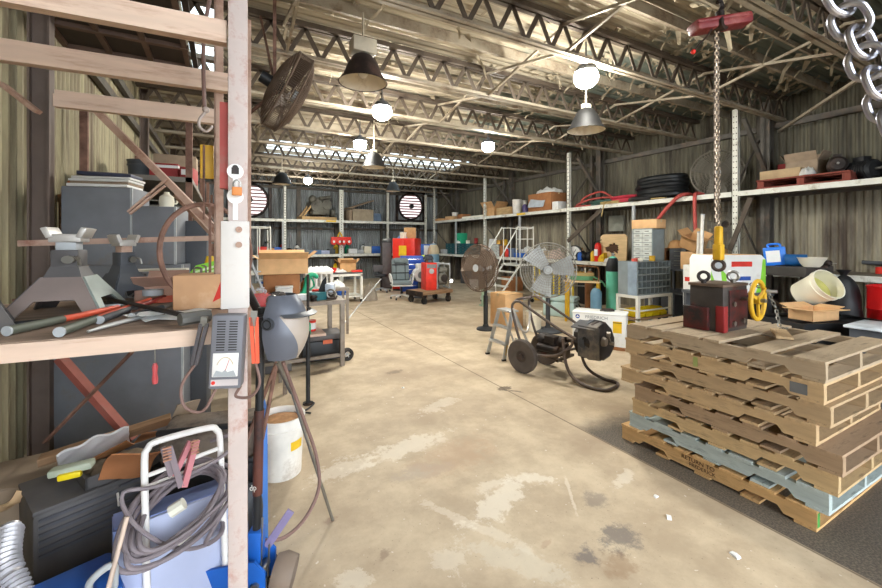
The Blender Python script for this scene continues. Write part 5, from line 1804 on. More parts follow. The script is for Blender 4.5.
bin_((6.36 + .05 + .1, 4.52 + .27, .001), .2, .3, .14, YELB, 'yellow bin on the floor under the white stand', 0, 'yellow bins in the white stand')
for i, (x, y, m_, lab) in enumerate(((.08, .12, mat('red_tin', (214, 92, 78), .5), 'low red tin on the left end of the pigeonhole cabinet'), (.2, .1, CREAM, 'cream jar lid beside the red tin on the pigeonhole cabinet'), (.28, .22, mat('red_tin', (0, 0, 0)), 'second red tin against the drawer cabinet'))):
    can((6.38 + x, 4.54 + y, 1.252), .05, .05, m_, lab)

# ---- between stand and pallets: shelf of odds, white tubes, green-white carton
r = T('side_table', 'low steel shelf table right of the pigeonhole cabinet', 'table', (7.62, 4.5, 0))
B().bb(-.22, .30, -.75, .35, 1.06, 1.10).make('table_top', GREYD, r)
B().bb(-.22, .30, -.75, .35, .62, .65).make('lower_shelf', GREYD, r)
for x in (-.2, .27):
    for y in (-.72, .32):
        B().bb(x - .02, x + .02, y - .02, y + .02, 0, 1.06).make('leg', GREYD, r)
def on(px, X): return onX(px, X)
q = on(677, 7.5)
r = drawers((7.66, q.y, 1.101), .3, .3, .38, 1, 4, 'dark grey file box under the tan helmets', GREYD, mat('file_grey', (92, 94, 96), .5), FACE_X, name='file_box', cat='box')
carton((7.66, q.y + .34, 1.101), .14, .28, .38, 'narrow brown carton left of the dark grey file box', FACE_X, CARDD)
for i, (dy, lab) in enumerate(((.12, 'left of two tan hard hats on the dark file box'), (-.12, 'right of two tan hard hats on the dark file box'))):
    r = T('hard_hat', lab, 'hard hat', (7.66, q.y + dy, 1.483), 0, 'tan hard hats')
    B().lathe([(.14, 0), (.135, .02), (.125, .07), (.09, .13), (.04, .155), (0, .16)], 24).make('hat_shell', TAN, r)
    B().lathe([(.125, .0), (.16, .0), (.162, .006), (.13, .02)], 24).make('hat_brim', TAN, r)
q = on(690, 7.55)
carton((7.62, q.y, 1.101), .3, .28, .32, 'tan carton leaning under the tilted box by the white tubes', FACE_X + .2, CARDL)
b_ = carton((7.64, q.y + .02, 1.50), .32, .3, .22, 'tilted open brown box behind the white tubes', FACE_X, CARD, flaps=1.1, rot=(R(12), R(24), FACE_X))
b_.location.z = 1.49
for i, (px, top, lab) in enumerate(((699, 1.78, 'shorter white plastic tube leaning by the tilted box'), (704, 2.08, 'taller white plastic tube leaning by the tilted box'))):
    q = on(px, 7.30)
    r = T('white_tube', lab, 'tube', (q.x - .04 * i, q.y, 0), 0, 'white leaning tubes')
    B().cyl((-.08, .02, .0), (0, 0, top), .028, n=14).make('tube_body', WHITE, r)
    B().cyl((-.0003, 0, top - .02), (0.0007, 0, top + .004), .031, n=14).make('end_cap', GREYL, r)
q = on(695, 6.9)
r = T('white_sack_box', 'tall narrow white carton with a red print left of the green and white box', 'box', (6.9, q.y, 0), FACE_X + .15)
B().bb(-.13, .13, -.14, .14, 0, 1.22, bev=.01).make('carton_body', BW, r)
B().bb(-.10, .08, -.142, -.14, .95, 1.02).make('red_print', INKR, r)
q = W(728, 268, 5.6)
r = T('product_carton', 'white and lime green carton with red and blue print behind the gearbox', 'box', (q.x + .12, q.y + .08, .90), R(-24))
B().prism([(-.40, 0), (.40, 0), (.40, .46), (.34, .52), (-.36, .52), (-.40, .46)], .42).make('carton_body', BW, r)
B().bb(.401, .404, -.21, .21, 0, .46).make('green_side', LIME, r)
B().bb(-.36, .34, -.20, .20, .521, .524).make('tan_top', CARDL, r)
B().prism([(-.40, 0), (-.30, 0), (-.36, .2), (-.40, .3)], .003, M4.Translation((0, -.212, 0))).make('green_print', LIME, r)
B().prism([(-.22, 0), (-.16, 0), (-.18, .25), (-.26, .35)], .003, M4.Translation((0, -.212, 0))).make('green_print', LIME, r)
B().prism([(.26, 0), (.40, 0), (.40, .46), (.36, .46), (.33, .2)], .003, M4.Translation((0, -.212, 0))).make('green_print', LIME, r)
B().bb(-.1, .2, -.214, -.21, .36, .43).make('red_print', INKR, r)
B().bb(-.02, .18, -.214, -.21, .17, .225).make('blue_print', INKB, r)
B().cyl((-.29, -.21, .40), (-.29, -.225, .40), .07, n=22).make('grey_disc', GREYL, r)
r2 = T('carton_bench', 'dark low bench under the green and white carton', 'bench', (q.x + .12, q.y + .08, 0), R(-24))
B().bb(-.5, .5, -.25, .25, .86, .899).make('bench_top', GREYD, r2)
for x in (-.45, .45):
    for y in (-.2, .2):
        B().bb(x - .03, x + .03, y - .03, y + .03, 0, .86).make('leg', GREYD, r2)

# ---- dark table at the right wall with jug, roll, bowl
q = on(790, 7.6)
TY_ = q.y
r = T('dark_work_table', 'dark steel table by the right wall holding a blue jug', 'table', (7.33, 2.80, 0))
B().bb(-.4, .50, -.38, .42, 1.12, 1.25).make('table_top', mat('table_dark', (78, 74, 70), .6, .2, var=.2), r)
for x in (-.36, .46):
    for y in (-.34, .38):
        B().bb(x - .03, x + .03, y - .03, y + .03, 0, 1.12).make('leg', DKIRON, r)
B().bar((-.38, .36, 1.1), (-.38, -.3, .5), .05, .03).make('brace', mat('brace_brown', (98, 76, 70), .6), r)
q = W(775, 266, 6.1)
r = T('blue_jug', 'bright blue plastic jug tipped on the dark table', 'jug', (7.20, on(776, 7.20).y, 1.255), rot=(0, R(-6), FACE_X + .4))
B().bb(-.13, .13, -.09, .09, 0, .27, bev=.02).make('jug_body', BLUEB, r)
B().bb(-.10, .06, -.092, -.089, .05, .22).make('label_sticker', PAPER, r)
B().tube([(-.06, 0, .26), (-.06, 0, .31), (.06, 0, .31), (.08, 0, .26)], .016).make('jug_handle', BLUEB, r)
r = T('blue_roll', 'dark blue roll of cloth beside the blue jug', 'roll', (7.20, on(796, 7.20).y, 1.252), FACE_X + .3)
B().lathe([(.03, -.12), (.085, -.12), (.085, .12), (.03, .12), (.03, -.12)], 22, M4.Rotation(pi / 2, 4, 'Y'), (0, 0, .086)).make('roll_body', mat('roll_blue', (24, 84, 140), .5), r)
r = T('white_bowl', 'white enamel bowl on the dark table next to the blue roll', 'bowl', (7.20, on(812, 7.20).y, 1.252))
B().lathe([(0, 0), (.09, 0), (.13, .05), (.16, .13), (.165, .135), (.155, .135), (.12, .05), (.08, .012), (0, .012)], 26).make('bowl_shell', CREAM, r)
B().lathe([(0, .10), (.13, .10)], 20).make('contents', GREYL, r)
can((7.22, on(764, 7.22).y, 1.252), .09, .16, DKIRON, 'dark tin pail at the left end of the dark table')
motor((7.22, on(822, 7.22).y, 1.252), .04, .2, 'small dark motor at the right end of the dark table', FACE_X)

# ---- behind pallets on the right: black bin, board box, white bucket, chair, red drum
q = W(822, 320, 4.7)
r = T('black_trough', 'long black plastic trough on the floor behind the pallets', 'trough', (q.x + .3, q.y + .12, 0), R(-20))
b = B().bb(-.6, .6, -.3, .3, 0, .02).bb(-.6, .6, -.3, -.27, 0, .66).bb(-.6, .6, .27, .3, 0, .66).bb(-.6, -.57, -.3, .3, 0, .66).bb(.57, .6, -.3, .3, 0, .66)
b.bb(-.62, .62, -.33, -.3, .62, .67).bb(-.62, .62, .3, .33, .62, .67).bb(-.57, .57, -.27, .27, .60, .625)
b.make('trough_body', BLACK, r)
q2 = r.location
carton((q2.x - .24, q2.y - .02, .672), .44, .26, .13, 'splayed light wooden-brown carton on the black trough', R(-12), CARDL, flaps=1.5, tape=False)
r = pail((q2.x + .10, q2.y + .17, .80), .19, .36, 'white bucket lying tipped on the black trough', CREAM, tilt=(R(58), R(0), R(20)), handle=False, content=(.2, mat('olive_sludge', (196, 190, 110), .6)))
ax = V((-.28, -.80, .50)).normalized()
r.rotation_euler = V((0, 0, 1)).rotation_difference(ax).to_euler()
r.location = V((q2.x + .22, q2.y + .24, .90))
r = T('rubbish_sack', 'tall black rubbish sack standing at the end of the dark table', 'sack', (7.42, 2.19, 0))
b = B().sph((0, 0, .58), .19, (1, 1, 3.05), 24, 18)
for v in b.bm.verts:
    v.co.z = max(0, v.co.z)
    v.co += V((v.normal.x, v.normal.y, 0)) * .012 * sin(24 * v.co.x + 9 * v.co.z + 17 * v.co.y)
b.make('sack_body', BLACK, r)
B().lathe([(.02, 1.12), (.05, 1.18), (.08, 1.22), (.06, 1.2), (.015, 1.14)], 12).make('tied_neck', BLACK, r)
q = W(884, 330, 5.2)
r = T('red_drum', 'bright red steel drum at the right edge of the picture', 'drum', (7.50, 1.70, .0))
B().lathe([(0, 0), (.285, 0), (.29, .02), (.28, .05), (.28, .28), (.29, .295), (.28, .31), (.28, .58), (.29, .595), (.28, .61), (.28, .86), (.29, .88), (.275, .89), (.27, .87), (0, .87)], 40).make('drum_body', mat('drum_red', (214, 28, 30), .35, var=.1), r)
B().cyl((.12, .05, .868), (.12, .05, .895), .035, n=16).make('bung', GREYL, r)
r.location.z = .15
r2 = T('drum_pallet', 'dark skid under the bright red drum', 'skid', (7.50, 1.70, 0))
B().bb(-.3, .3, -.3, .3, .1, .148).make('skid_deck', WOODD, r2)
for y in (-.25, 0, .25):
    B().bb(-.3, .3, y - .04, y + .04, 0, .1).make('runner', WOODD, r2)
r = T('red_can', 'red can hung on the wall rail above the red drum', 'can', (8.72, on(884, 8.72).y, 1.0))
B().cyl((0, 0, 0), (0, 0, .22), .09, n=22).make('can_body', REDB, r)
B().bar((0.0, 0, .2), (.2, 0, .2), .03, .02).make('wall_hook', DKIRON, r)
b = B().tube([(8.86, 2.4, 1.28), (8.86, 1.9, 1.27), (8.86, .4, 1.25)], .03).tube([(8.86, 2.4, 1.1), (8.86, 1.9, 1.09), (8.86, .4, 1.08)], .018)
solo('wall_pipe', b, GREYD, 'pair of dark pipes along the right wall above the drum', 'pipe')
r = T('white_lid', 'flat white plastic lid behind the pallet stack at the right edge', 'lid', (4.7, 1.62, .93))
q = W(893, 326, 4.2)
r.location = (q.x, q.y, .0)
B().bb(-.3, .3, -.3, .3, .68, .71, bev=.01).make('lid_plate', mat('lid_white', (206, 214, 222), .4), r)
B().bb(-.26, .26, -.26, .26, 0, .68).make('bin_under', GREYD, r)
r['label'] = 'grey bin with flat white lid behind the pallets at the right edge'
r['category'] = 'bin'; r.name = 'lidded_bin'
# ================================================================ WORK TABLE LEFT OF CENTRE
r = T('work_table', 'steel work table with a lower rail, left of the open floor', 'table', (.36, 5.15, 0))
TM = mat('table_steel', (136, 126, 114), .5, .4, var=.2, dirt=(100, 84, 70), damt=.35)
B().bb(0, 1.02, 0, .75, .80, .85).make('table_top', TM, r)
for x in (.0, .95):
    for y in (.0, .70):
        B().bb(x, x + .055, y, y + .05, 0, .80).make('leg', TM, r)
B().bb(0.05, .95, .01, .04, .12, .16).make('lower_rail', TM, r)
B().bb(.05, .95, .71, .74, .12, .16).make('lower_rail', TM, r)
B().bb(0.02, .78, .06, .70, .40, .43).make('lower_shelf', mat('pink_board', (196, 168, 150), .7), r)
r = T('wheeled_toolbox', 'black wheeled tool box under the work table, wheel showing at the right', 'tool box', (1.15, 5.54, 0))
B().bb(-.28, .25, -.18, .18, .04, .30, bev=.02).make('box_body', BLACK, r)
B().bb(-.29, .26, -.19, .19, .305, .385, bev=.02).make('box_lid', BLACKG, r)
B().bb(-.02, .1, -.20, -.185, .26, .31).make('latch', mat('latch_orange', (196, 96, 60), .5), r)
o = B().lathe([(.04, -.025), (.07, -.03), (.085, -.02), (.085, .02), (.07, .03), (.04, .025)], 24, M4.Rotation(pi / 2, 4, 'X'), (.30, -.19, .086)).make('wheel', RUBBER, r)
b = B().cyl((.30, -.22, .086), (.30, -.16, .086), .014)
for k in range(6):
    a = pi * k / 3
    b.bar((.30, -.19, .086), (.30 + .05 * cos(a), -.19, .086 + .05 * sin(a)), .012, .01, (0, 1, 0))
b.make('spoke', GREYL, o)
r = T('drill_press_vise', 'bench vise with pale body at the right end of the work table', 'vise', (1.22, 5.36, .851), R(-20))
B().bb(-.09, .09, -.09, .09, 0, .03).cyl((0, 0, .03), (0, 0, .09), .07, .05, n=18).make('vise_base', DKIRON, r)
B().bb(-.05, .06, -.09, .12, .09, .20, bev=.01).make('vise_body', mat('vise_pale', (196, 204, 214), .45, .2), r)
B().prism([(-.16, .05), (-.04, .05), (-.04, .30), (-.09, .24)], .05, M4.Translation((0, -.02, 0))).make('vise_jaw', BLACK, r)
B().ring((.03, -.11, .08), .05, .012, (0, 1, 0)).cyl((.03, -.14, .08), (.03, -.08, .08), .016).bar((-.02, -.11, .08), (.08, -.11, .08), .012, .012).make('hand_wheel', STEEL, r)
r.name = 'bench_vise'
r = T('leaning_pipe', 'pale thin pipe leaning from the floor against the white table', 'pipe', (1.66, 6.05, 0))
e0 = G(343, 325); e1 = W(381, 279, 9.0)
r.location = (e0.x, e0.y, 0)
B().cyl((0, 0, .0), e1 - V((e0.x, e0.y, 0)), .014).make('pipe_body', ALU, r)
B().cyl((-.001, 0, .0), (.001, 0, .03), .018).make('pipe_foot', RUBBER, r)
# cardboard boxes and clutter on the table
carton((.66, 5.70, .851), .44, .34, .33, 'lower brown cardboard box on the work table', R(-4), CARDD)
carton((.68, 5.69, 1.183), .60, .36, .20, 'open tan cardboard box with spread flaps, topmost on the work table', R(-4), CARDL, flaps=1.0, tape=False)
r = T('white_tub', 'white square tub in front of the brown cardboard boxes', 'tub', (.66, 5.40, .851), R(-8))
B().bb(-.10, .10, -.08, .08, 0, .17, bev=.012).make('tub_body', WHITE, r)
B().bb(-.105, .105, -.085, .085, .17, .19, bev=.005).make('tub_lid', PAPER, r)
r = T('green_funnel', 'bright green plastic jug with spout right of the cardboard boxes', 'jug', (.98, 5.55, .851), R(15))
B().tube([(-.10, 0, .02), (-.04, 0, .10), (-.02, 0, .20), (.0, 0, .28), (.06, 0, .31), (.13, 0, .27)], lambda u: .05 - .022 * u, n=12).make('jug_body', GREEN, r)
B().tube([(-.03, 0, .09), (.08, 0, .16), (.03, 0, .30)], .012).make('jug_handle', GREEN, r)
r.name = 'green_jug'
for i, (x, y, w_, d_, h_, m_, nm, lab) in enumerate((
        (.86, 5.42, .16, .12, .07, PAPER, 'paper_box', 'flat white paper box in front of the green jug'),
        (1.05, 5.30, .2, .12, .10, TEAL, 'teal_case', 'small blue-green case at the table front beside the vise'),
        (1.03, 5.70, .26, .2, .06, GREYL, 'grey_tray', 'low grey tray behind the green jug'),
        (.5, 5.34, .14, .1, .05, WOODD, 'wood_block', 'short wood block at the left front of the work table'))):
    r = T(nm, lab, 'box', (x, y, .851), R(rs.uniform(-15, 15)))
    B().bb(-w_ / 2, w_ / 2, -d_ / 2, d_ / 2, 0, h_, bev=.006).make('box_body', m_, r)
    B().bb(-w_ / 2 - .003, w_ / 2 + .003, -d_ / 2 - .003, d_ / 2 + .003, h_ * .8, h_ + .002, bev=.002).make('box_lid', m_, r)
bottle((.92, 5.26, .431), .04, .2, GREEN, WHITE, 'green bottle on the lower shelf of the work table')
bottle((.80, 5.30, .431), .045, .22, YELB, REDB, 'yellow bottle with red cap on the lower shelf of the work table')
can((1.0, 5.45, .431), .06, .14, REDB, 'red tin on the lower shelf of the work table', PAPER)
carton((.6, 5.42, .431), .3, .3, .2, 'white carton on the lower shelf of the work table', 0, BW)
bin_((.55, 5.45, .002), .36, .4, .26, BLACKG, 'dusty black bin on the floor under the work table', 0)
# grey clutter left: gooseneck, red machine, grey tray at px 247-265
r = T('red_vice', 'red metal toolbox on a cluttered stand right of the white post', 'tool box', (.16, 4.55, 0))
q = W(257, 290, 4.2)
r.location = (q.x + .02, q.y, .93)
B().bb(-.12, .12, -.1, .1, 0, .12, bev=.01).make('box_body', mat('faded_red_box', (176, 66, 66), .5), r)
B().tube([(-.06, 0, .12), (-.06, 0, .16), (.06, 0, .16), (.06, 0, .12)], .008).make('box_handle', GREYL, r)
r.name = 'red_toolbox'
r = T('tall_stand', 'grey stand under the red tool box right of the white post', 'stand', (q.x + .02, q.y + .02, 0))
B().bb(-.28, .28, -.2, .3, .89, .929).make('stand_top', TM, r)
for x in (-.24, .24):
    for y in (-.15, .25):
        B().bb(x - .02, x + .02, y - .02, y + .02, 0, .89).make('leg', TM, r)
q = W(256, 270, 4.3)
r = T('wire_frame', 'grey slanted metal frame on the stand behind the red tool box', 'frame', (q.x, q.y, .93), R(20))
for s in (-.05, .05):
    B().bar((s - .1, 0, .45), (s + .08, 0, 0.01), .02, .02, (0, 1, 0)).make('frame_rail', GREYL, r)
for k in range(4):
    z = .08 + k * .09
    B().bar((.03 - k * .02, 0, z), (.11 - k * .02, 0, z), .012, .012).make('frame_rung', GREYL, r)
coil((q.x - .13, q.y + .06, .931), .08, .013, 3, BLACK, 'black cable coiled on the stand behind the white post', 'cable', 'coiled_cable', 4)
motor((q.x + .19, q.y - .12, .931), .055, .2, 'dark small motor on the stand next to the red tool box', R(30))
# black pole by the shield
c = G(308, 404)
r = T('pole_stand', 'slim black pole standing between the face shield and the work table', 'pole', (c.x, c.y, 0))
B().cyl((0, 0, .015), (0, 0, .72), .021).make('lower_tube', BLACK, r)
B().cyl((0, 0, .70), (0, 0, 1.28), .014).make('upper_tube', DKIRON, r)
B().cyl((0, 0, 0), (0, 0, .016), .05, n=20).make('foot_plate', DKIRON, r)
B().tube([(.02, 0, .02), (.05, -.04, .012), (-.02, -.14, .012), (-.08, -.2, .012), (-.02, -.26, .012)], .008).make('loose_wire', BLACK, r)

# ================================================================ FAR LEFT: racking along the left wall behind the bench
r = T('storage_rack', 'dark steel racking along the left wall beyond the bench', 'rack', (-1.22, 4.9, 0))
for y in (0, 2.6, 5.2, 7.8, 10.4):
    for x in (0.02, .86):
        B().bb(x, x + .06, y, y + .05, 0, 2.9).make('upright', RUST, r)
for z in (.9, 1.55, 2.22):
    B().bb(.0, .92, 0, 10.45, z, z + .05).make('rack_shelf', mat('rack_shelf_grey', (116, 110, 102), .65, .2, var=.2), r)
for k in range(6):
    b = B()
    b.bb(.06, .94, .1, 2.4, 2.02 - k * .055, 2.035 - k * .055)
    b.make('stored_sheet', mat('sheet_grey', (128, 124, 112), .6, .3, var=.2), r)
def onrack(px, X=-.5): return onX(px, X)
r = carton((-.575, 5.55, 2.273), .27, .4, .20, 'red and white striped carton on the top shelf of the left wall racking', R(-6), mat('dark_red_carton', (150, 52, 52), .7), tape=False)
B().bb(-.137, .137, -.202, .202, .15, .18).make('white_band', PAPER, r)
r = carton((-.365, 5.45, 2.273), .13, .3, .17, 'smaller dark red carton with pale print next to the striped one', R(-6), mat('dark_red_carton', (0, 0, 0)), tape=False)
B().bb(-.05, .05, -.153, -.15, .08, .14).make('pale_print', PAPER, r)
carton((-.55, 6.2, 2.273), .45, .4, .42, 'grey-tan carton behind the striped red carton', 0, CARDG)
pail((-.95, 6.3, 2.273), .13, .36, 'grey pail on the left wall racking beside the striped carton', GREYD, handle=False)
for i, (y, X_, z, m_, lab) in enumerate(((6.0, -.4, 1.601, GREYD, 'dark crate on the middle shelf of the left racking near the hoop'), (7.2, -.4, 1.601, CARDG, 'dusty carton on the middle shelf of the left racking'), (5.6, -.45, .951, CARD, 'brown carton on the low shelf of the left racking'), (6.6, -.4, .951, GREYD, 'grey crate on the low shelf of the left racking'))):
    carton((X_ - .1, y, z), .4, .5, .32, lab, R(5), m_, tape=False)

# ceiling fan unit (drum fan hung from the truss, upper left)
c = W(287, 92, 4.0)
r = lattice_fan((c.x, c.y, c.z), .40, .34, (.90, .10, -.40), 'hanging_fan', 'dusty brown caged fan hanging from the roof at upper left', mguard=DUSTFAN, blade_m=DUSTFAN, nring=14, nrad=110, wire=1.3)
b = B().bar((-.12, -.05, .02), (-.12, -.05, 4.13 - c.z), .03, .03).bar((-.12, -.05, -.05), (-.38, .1, -.28), .025, .025).bar((-.1, -.05, -.05), (-.2, .6, 4.1 - c.z), .02, .02)
b.make('hanger_arm', RUST, r)

# items right at px 310-330: white papers, metal rack
r = T('plastic_crate', 'white slotted plastic crate beyond the green jug', 'crate', (1.08, 6.6, 0), R(-5))
q = W(318, 290, 7.0)
r.location = (q.x, q.y, 0)
w_, d_, z0_, z1_ = .44, .34, .80, 1.10
b = B().bb(-w_ / 2, w_ / 2, -d_ / 2, d_ / 2, z0_, z0_ + .02)
for k in range(6):
    x = -w_ / 2 + k * (w_ - .03) / 5
    b.bb(x, x + .03, -d_ / 2, -d_ / 2 + .015, z0_, z1_).bb(x, x + .03, d_ / 2 - .015, d_ / 2, z0_, z1_)
for s in (-1, 1):
    b.bb(-w_ / 2, w_ / 2, s * d_ / 2 - .012, s * d_ / 2 + .012, z1_ - .05, z1_).bb(s * w_ / 2 - .012, s * w_ / 2 + .012, -d_ / 2, d_ / 2, z0_, z1_)
b.make('crate_body', WHITE, r)
B().bb(-.3, .5, -.25, .25, .755, .799).make('shelf_top', TM, r)
for x in (-.27, .47):
    for y in (-.22, .22):
        B().bb(x - .02, x + .02, y - .02, y + .02, 0, .755).make('leg', TM, r)
r.name = 'crate_table'; r['label'] = 'low table with a white slotted crate beyond the work table'; r['category'] = 'table'
blob_cloth((q.x + .0, q.y, 1.08), .5, .4, .10, PAPER, 'heap of white paper in the slotted crate beyond the work table', 'paper', 'paper_heap', 6)
blob_cloth((q.x + .34, q.y, .80), .24, .34, .12, CLOTHW, 'white rag heap beside the slotted crate', 'rag', 'rag_heap', 8)
# ================================================================ RIGHT RACKING
ZU, ZL = 2.49, 1.12
XF = 7.95
r = T('pallet_rack', 'long white-beamed racking along the right wall with perforated posts', 'rack', (XF, 0, 0))
DECK = mat('rack_deck', (120, 112, 100), .75, .1, var=.2)
UY = [-.1, 3.76, 7.68, 11.55, 15.4]
for i, y in enumerate(UY):
    for x in (0, .86):
        b = B().bb(x, x + .008, y - .05, y + .05, 0, 3.95).bb(x, x + .06, y - .05, y - .042, 0, 3.95).bb(x, x + .06, y + .042, y + .05, 0, 3.95)
        o = b.make('upright', PALE if x == 0 else COLM, r)
        if x == 0:
            b = B()
            for k in range(38):
                z = .12 + k * .1
                for s in (-.022, .022):
                    b.cyl((-.001, y + s, z), (.001, y + s, z), .011, n=8)
            b.make('slot_holes', mat('slot_dark', (0, 0, 0)), o)
    b = B().bar((.04, y, .4), (.86, y, 1.3), .035, .02, (0, 1, 0)).bar((.86, y, 1.3), (.04, y, 2.2), .035, .02, (0, 1, 0)).bar((.04, y, 2.6), (.86, y, 3.5), .035, .02, (0, 1, 0)).bar((.04, y, 2.5), (.86, y, 2.5), .03, .03).bar((.04, y, 1.0), (.86, y, 1.0), .03, .03)
    b.make('frame_brace', COLM, r)
for a, c in zip(UY, UY[1:]):
    for z in (ZU, ZL):
        B().bb(-.02, .02, a + .05, c - .05, z - .085, z).bb(-.03, -.02, a + .05, c - .05, z - .02, z).make('shelf_beam', PALE, r)
        B().bb(.82, .86, a + .05, c - .05, z - .085, z).make('shelf_beam', COLM, r)
        B().bb(.02, .95, a + .05, c - .05, z - .03, z).make('shelf_deck', DECK, r)
    ym = (a + c) / 2 + .05
    B().bb(-.005, .04, ym - .03, ym + .03, ZL, ZU - .085).make('mid_post', GREYL, r)
B().bb(-.032, -.03, 9.35, 9.75, ZU - .07, ZU - .01).make('yellow_strip', YEL, r)

def S_(px, z, X=8.3):
    """spot on a right-rack shelf level at pixel column px"""
    q = onX(px, X)
    return V((X, q.y, z + .0015))
# dark straps on the rack
b = B().bar((XF - .045, onX(603, XF).y, 2.38), (XF - .045, onX(569, XF).y, 1.62), .10, .02, (1, 0, 0))
solo('hanging_strap', b, mat('strap_dark', (86, 76, 66), .8), 'dark strap hanging slantwise below the upper shelf by the fire extinguisher', 'strap')
b = B().bar((XF - .045, onX(752, XF).y, 2.36), (XF - .045, onX(731, XF).y, 1.45), .08, .02, (1, 0, 0))
solo('hanging_strap', b, mat('strap_dark', (0, 0, 0)), 'dark board hanging slantwise below the upper shelf right of the hoist chains', 'strap')
solo('wall_sign', B().bb(-.01, .01, -.22, .22, -.2, .2), mat('sign_blank', (150, 152, 140), .6), 'blank pale plate on the right wall above the fire extinguisher', 'sign', (8.83, onX(616, 8.83).y, 2.08))

# ---- upper shelf, far to near
carton(S_(443, ZU, 8.2), .5, .5, .10, 'flat tan cartons at the far end of the upper right shelf', FACE_X, CARD, tape=False)
carton(S_(453, ZU, 8.3), .45, .5, .16, 'long low carton next to the flat tan ones on the upper right shelf', FACE_X, CARDL, tape=False)
pail(S_(455, ZU + .163, 8.3), .13, .16, 'small white tub on the long low carton of the upper right shelf', WHITE, handle=False)
carton(S_(464, ZU, 8.3), .35, .4, .2, 'brown carton left of a pale board on the upper right shelf', FACE_X, CARDD, tape=False)
b = B().bb(-.1, .1, -.7, .7, 0, .07)
solo('pale_board', b, CREAM, 'pale board lying at the shelf edge left of the second post', 'board', S_(474, ZU, 8.1))
carton(S_(494.5, ZU, 8.34), .60, .55, .30, 'open cardboard box with lifted flaps, farthest of the open ones on the upper right shelf', FACE_X + .1, CARD, flaps=.6)
r = T('wooden_tray', 'stacked wooden trays on the upper right shelf beside the white pails', 'tray', S_(508, ZU, 8.25), FACE_X)
for k in range(3):
    B().bb(-.34, .34, -.22, .22, k * .085, k * .085 + .075).make('tray_board', WOOD, r)
for i, (px, lab) in enumerate(((517, 'left of two white pails on the upper right shelf'), (522.5, 'right of two white pails, behind the purple bottle'))):
    pail(S_(px, ZU, 8.22 + .34 * i), .15, .46, lab, WHITE, group='white pails on the upper shelf')
r = bottle(S_(525, ZU, 8.05), .085, .30, mat('purple_plastic', (74, 62, 104), .4), WHITE, 'dark purple jug in front of the white pails')
carton(S_(547, ZU, 8.32), .95, .6, .52, 'big brown cardboard box with papers on top, on the upper right shelf', FACE_X, CARDD)
sheet(S_(540, ZU, 8.0) + V((.02, .12, .31)), .62, .42, mat('plastic_film', (178, 186, 194), .35), 'grey plastic film hanging over the front of the big brown box', (R(62), 0, FACE_X), name='plastic_film', cat='film', sd=2)
blob_cloth(S_(548, ZU + .522, 8.3), .9, .55, .18, CLOTHW, 'crumpled white sheets on the big brown box', 'cloth', 'white_sheets', 5, FACE_X)
carton(S_(559, ZU, 8.1), .22, .3, .22, 'small white box beside the third post on the upper right shelf', FACE_X, BW, tape=False)
# hoses
q = S_(593, ZU, 8.2)
solo('red_hose', B().tube([(0, .62, .03), (.05, .5, .05), (0, .3, .24), (.1, .0, .36), (.05, -.3, .33), (.1, -.6, .12), (.2, -.5, .06), (.1, .1, .05), (-.05, .5, .06), (.1, .2, .20), (.2, -.3, .22), (.15, -.7, .10), (.1, -.9, .04)], .024, n=8), HOSER, 'red hose arching in loops on the upper right shelf left of the cable tangle', 'hose', q)
coil(S_(606, ZU, 8.25), .34, .018, 5, mat('dark_green_cable', (52, 84, 76), .6), 'tangle of dark green cable on the upper right shelf', 'cable', 'green_cable', 6, sc=(.8, 1.2))
coil(S_(612, ZU, 8.05), .26, .012, 4, HOSET, 'tan cord tangle hanging at the upper shelf edge', 'cord', 'tangled_twine', 7, sc=(.5, 1.3), tail=[(-.28, -.05, .03), (-.34, -.02, -.15), (-.335, .02, -.3)])
coil(S_(628, ZU, 8.3), .36, .03, 4, mat('crimson_hose', (176, 44, 62), .55), 'crimson hose heap left of the black coils on the upper right shelf', 'hose', 'crimson_hose', 8, sc=(.9, 1.1))
coil(S_(662, ZU, 8.35), .44, .065, 6, mat('black_pipe', (26, 28, 30), .4), 'big black corrugated pipe coil on the upper right shelf', 'pipe', 'black_pipe_coil', 3, sc=(.85, 1.15), flat=False)
r = T('tyre', 'thin black tyre in front of the black pipe coil', 'tyre', S_(643, ZU, 8.1), 0)
B().ring((0, 0, .045), .26, .042, n=36, m=12).make('tyre_body', RUBBER, r)
coil(S_(650, ZU, 8.1), .2, .02, 3, HOSET, 'tan hose lying at the shelf front under the black coil', 'hose', 'tan_hose', 12, sc=(.6, 1.8))
q = onX(676, XF)
b = B().tube([(XF + .25, onX(686, XF).y, ZU + .04), (XF + .05, onX(685, XF).y, ZU + .05), (XF - .07, onX(680, XF).y, ZU + .0), (XF - .16, onX(670, XF).y, ZU - .25), (XF - .2, onX(663, XF).y, ZU - .46)], .036, n=10)
solo('vacuum_hose', b, HOSER, 'thick red hose end drooping over the upper right shelf', 'hose')
b = B().tube([(XF + .2, onX(697, XF).y, ZU + .034), (XF - .02, onX(697, XF).y, ZU + .04), (XF - .08, onX(697, XF).y, ZU - .06), (XF - .1, onX(698, XF).y, ZU - .45), (XF - .14, onX(700, XF).y, ZU - .75)], .032, n=10)
solo('vacuum_hose', b, HOSER, 'second thick red hose hanging straight down by the white tubes', 'hose')
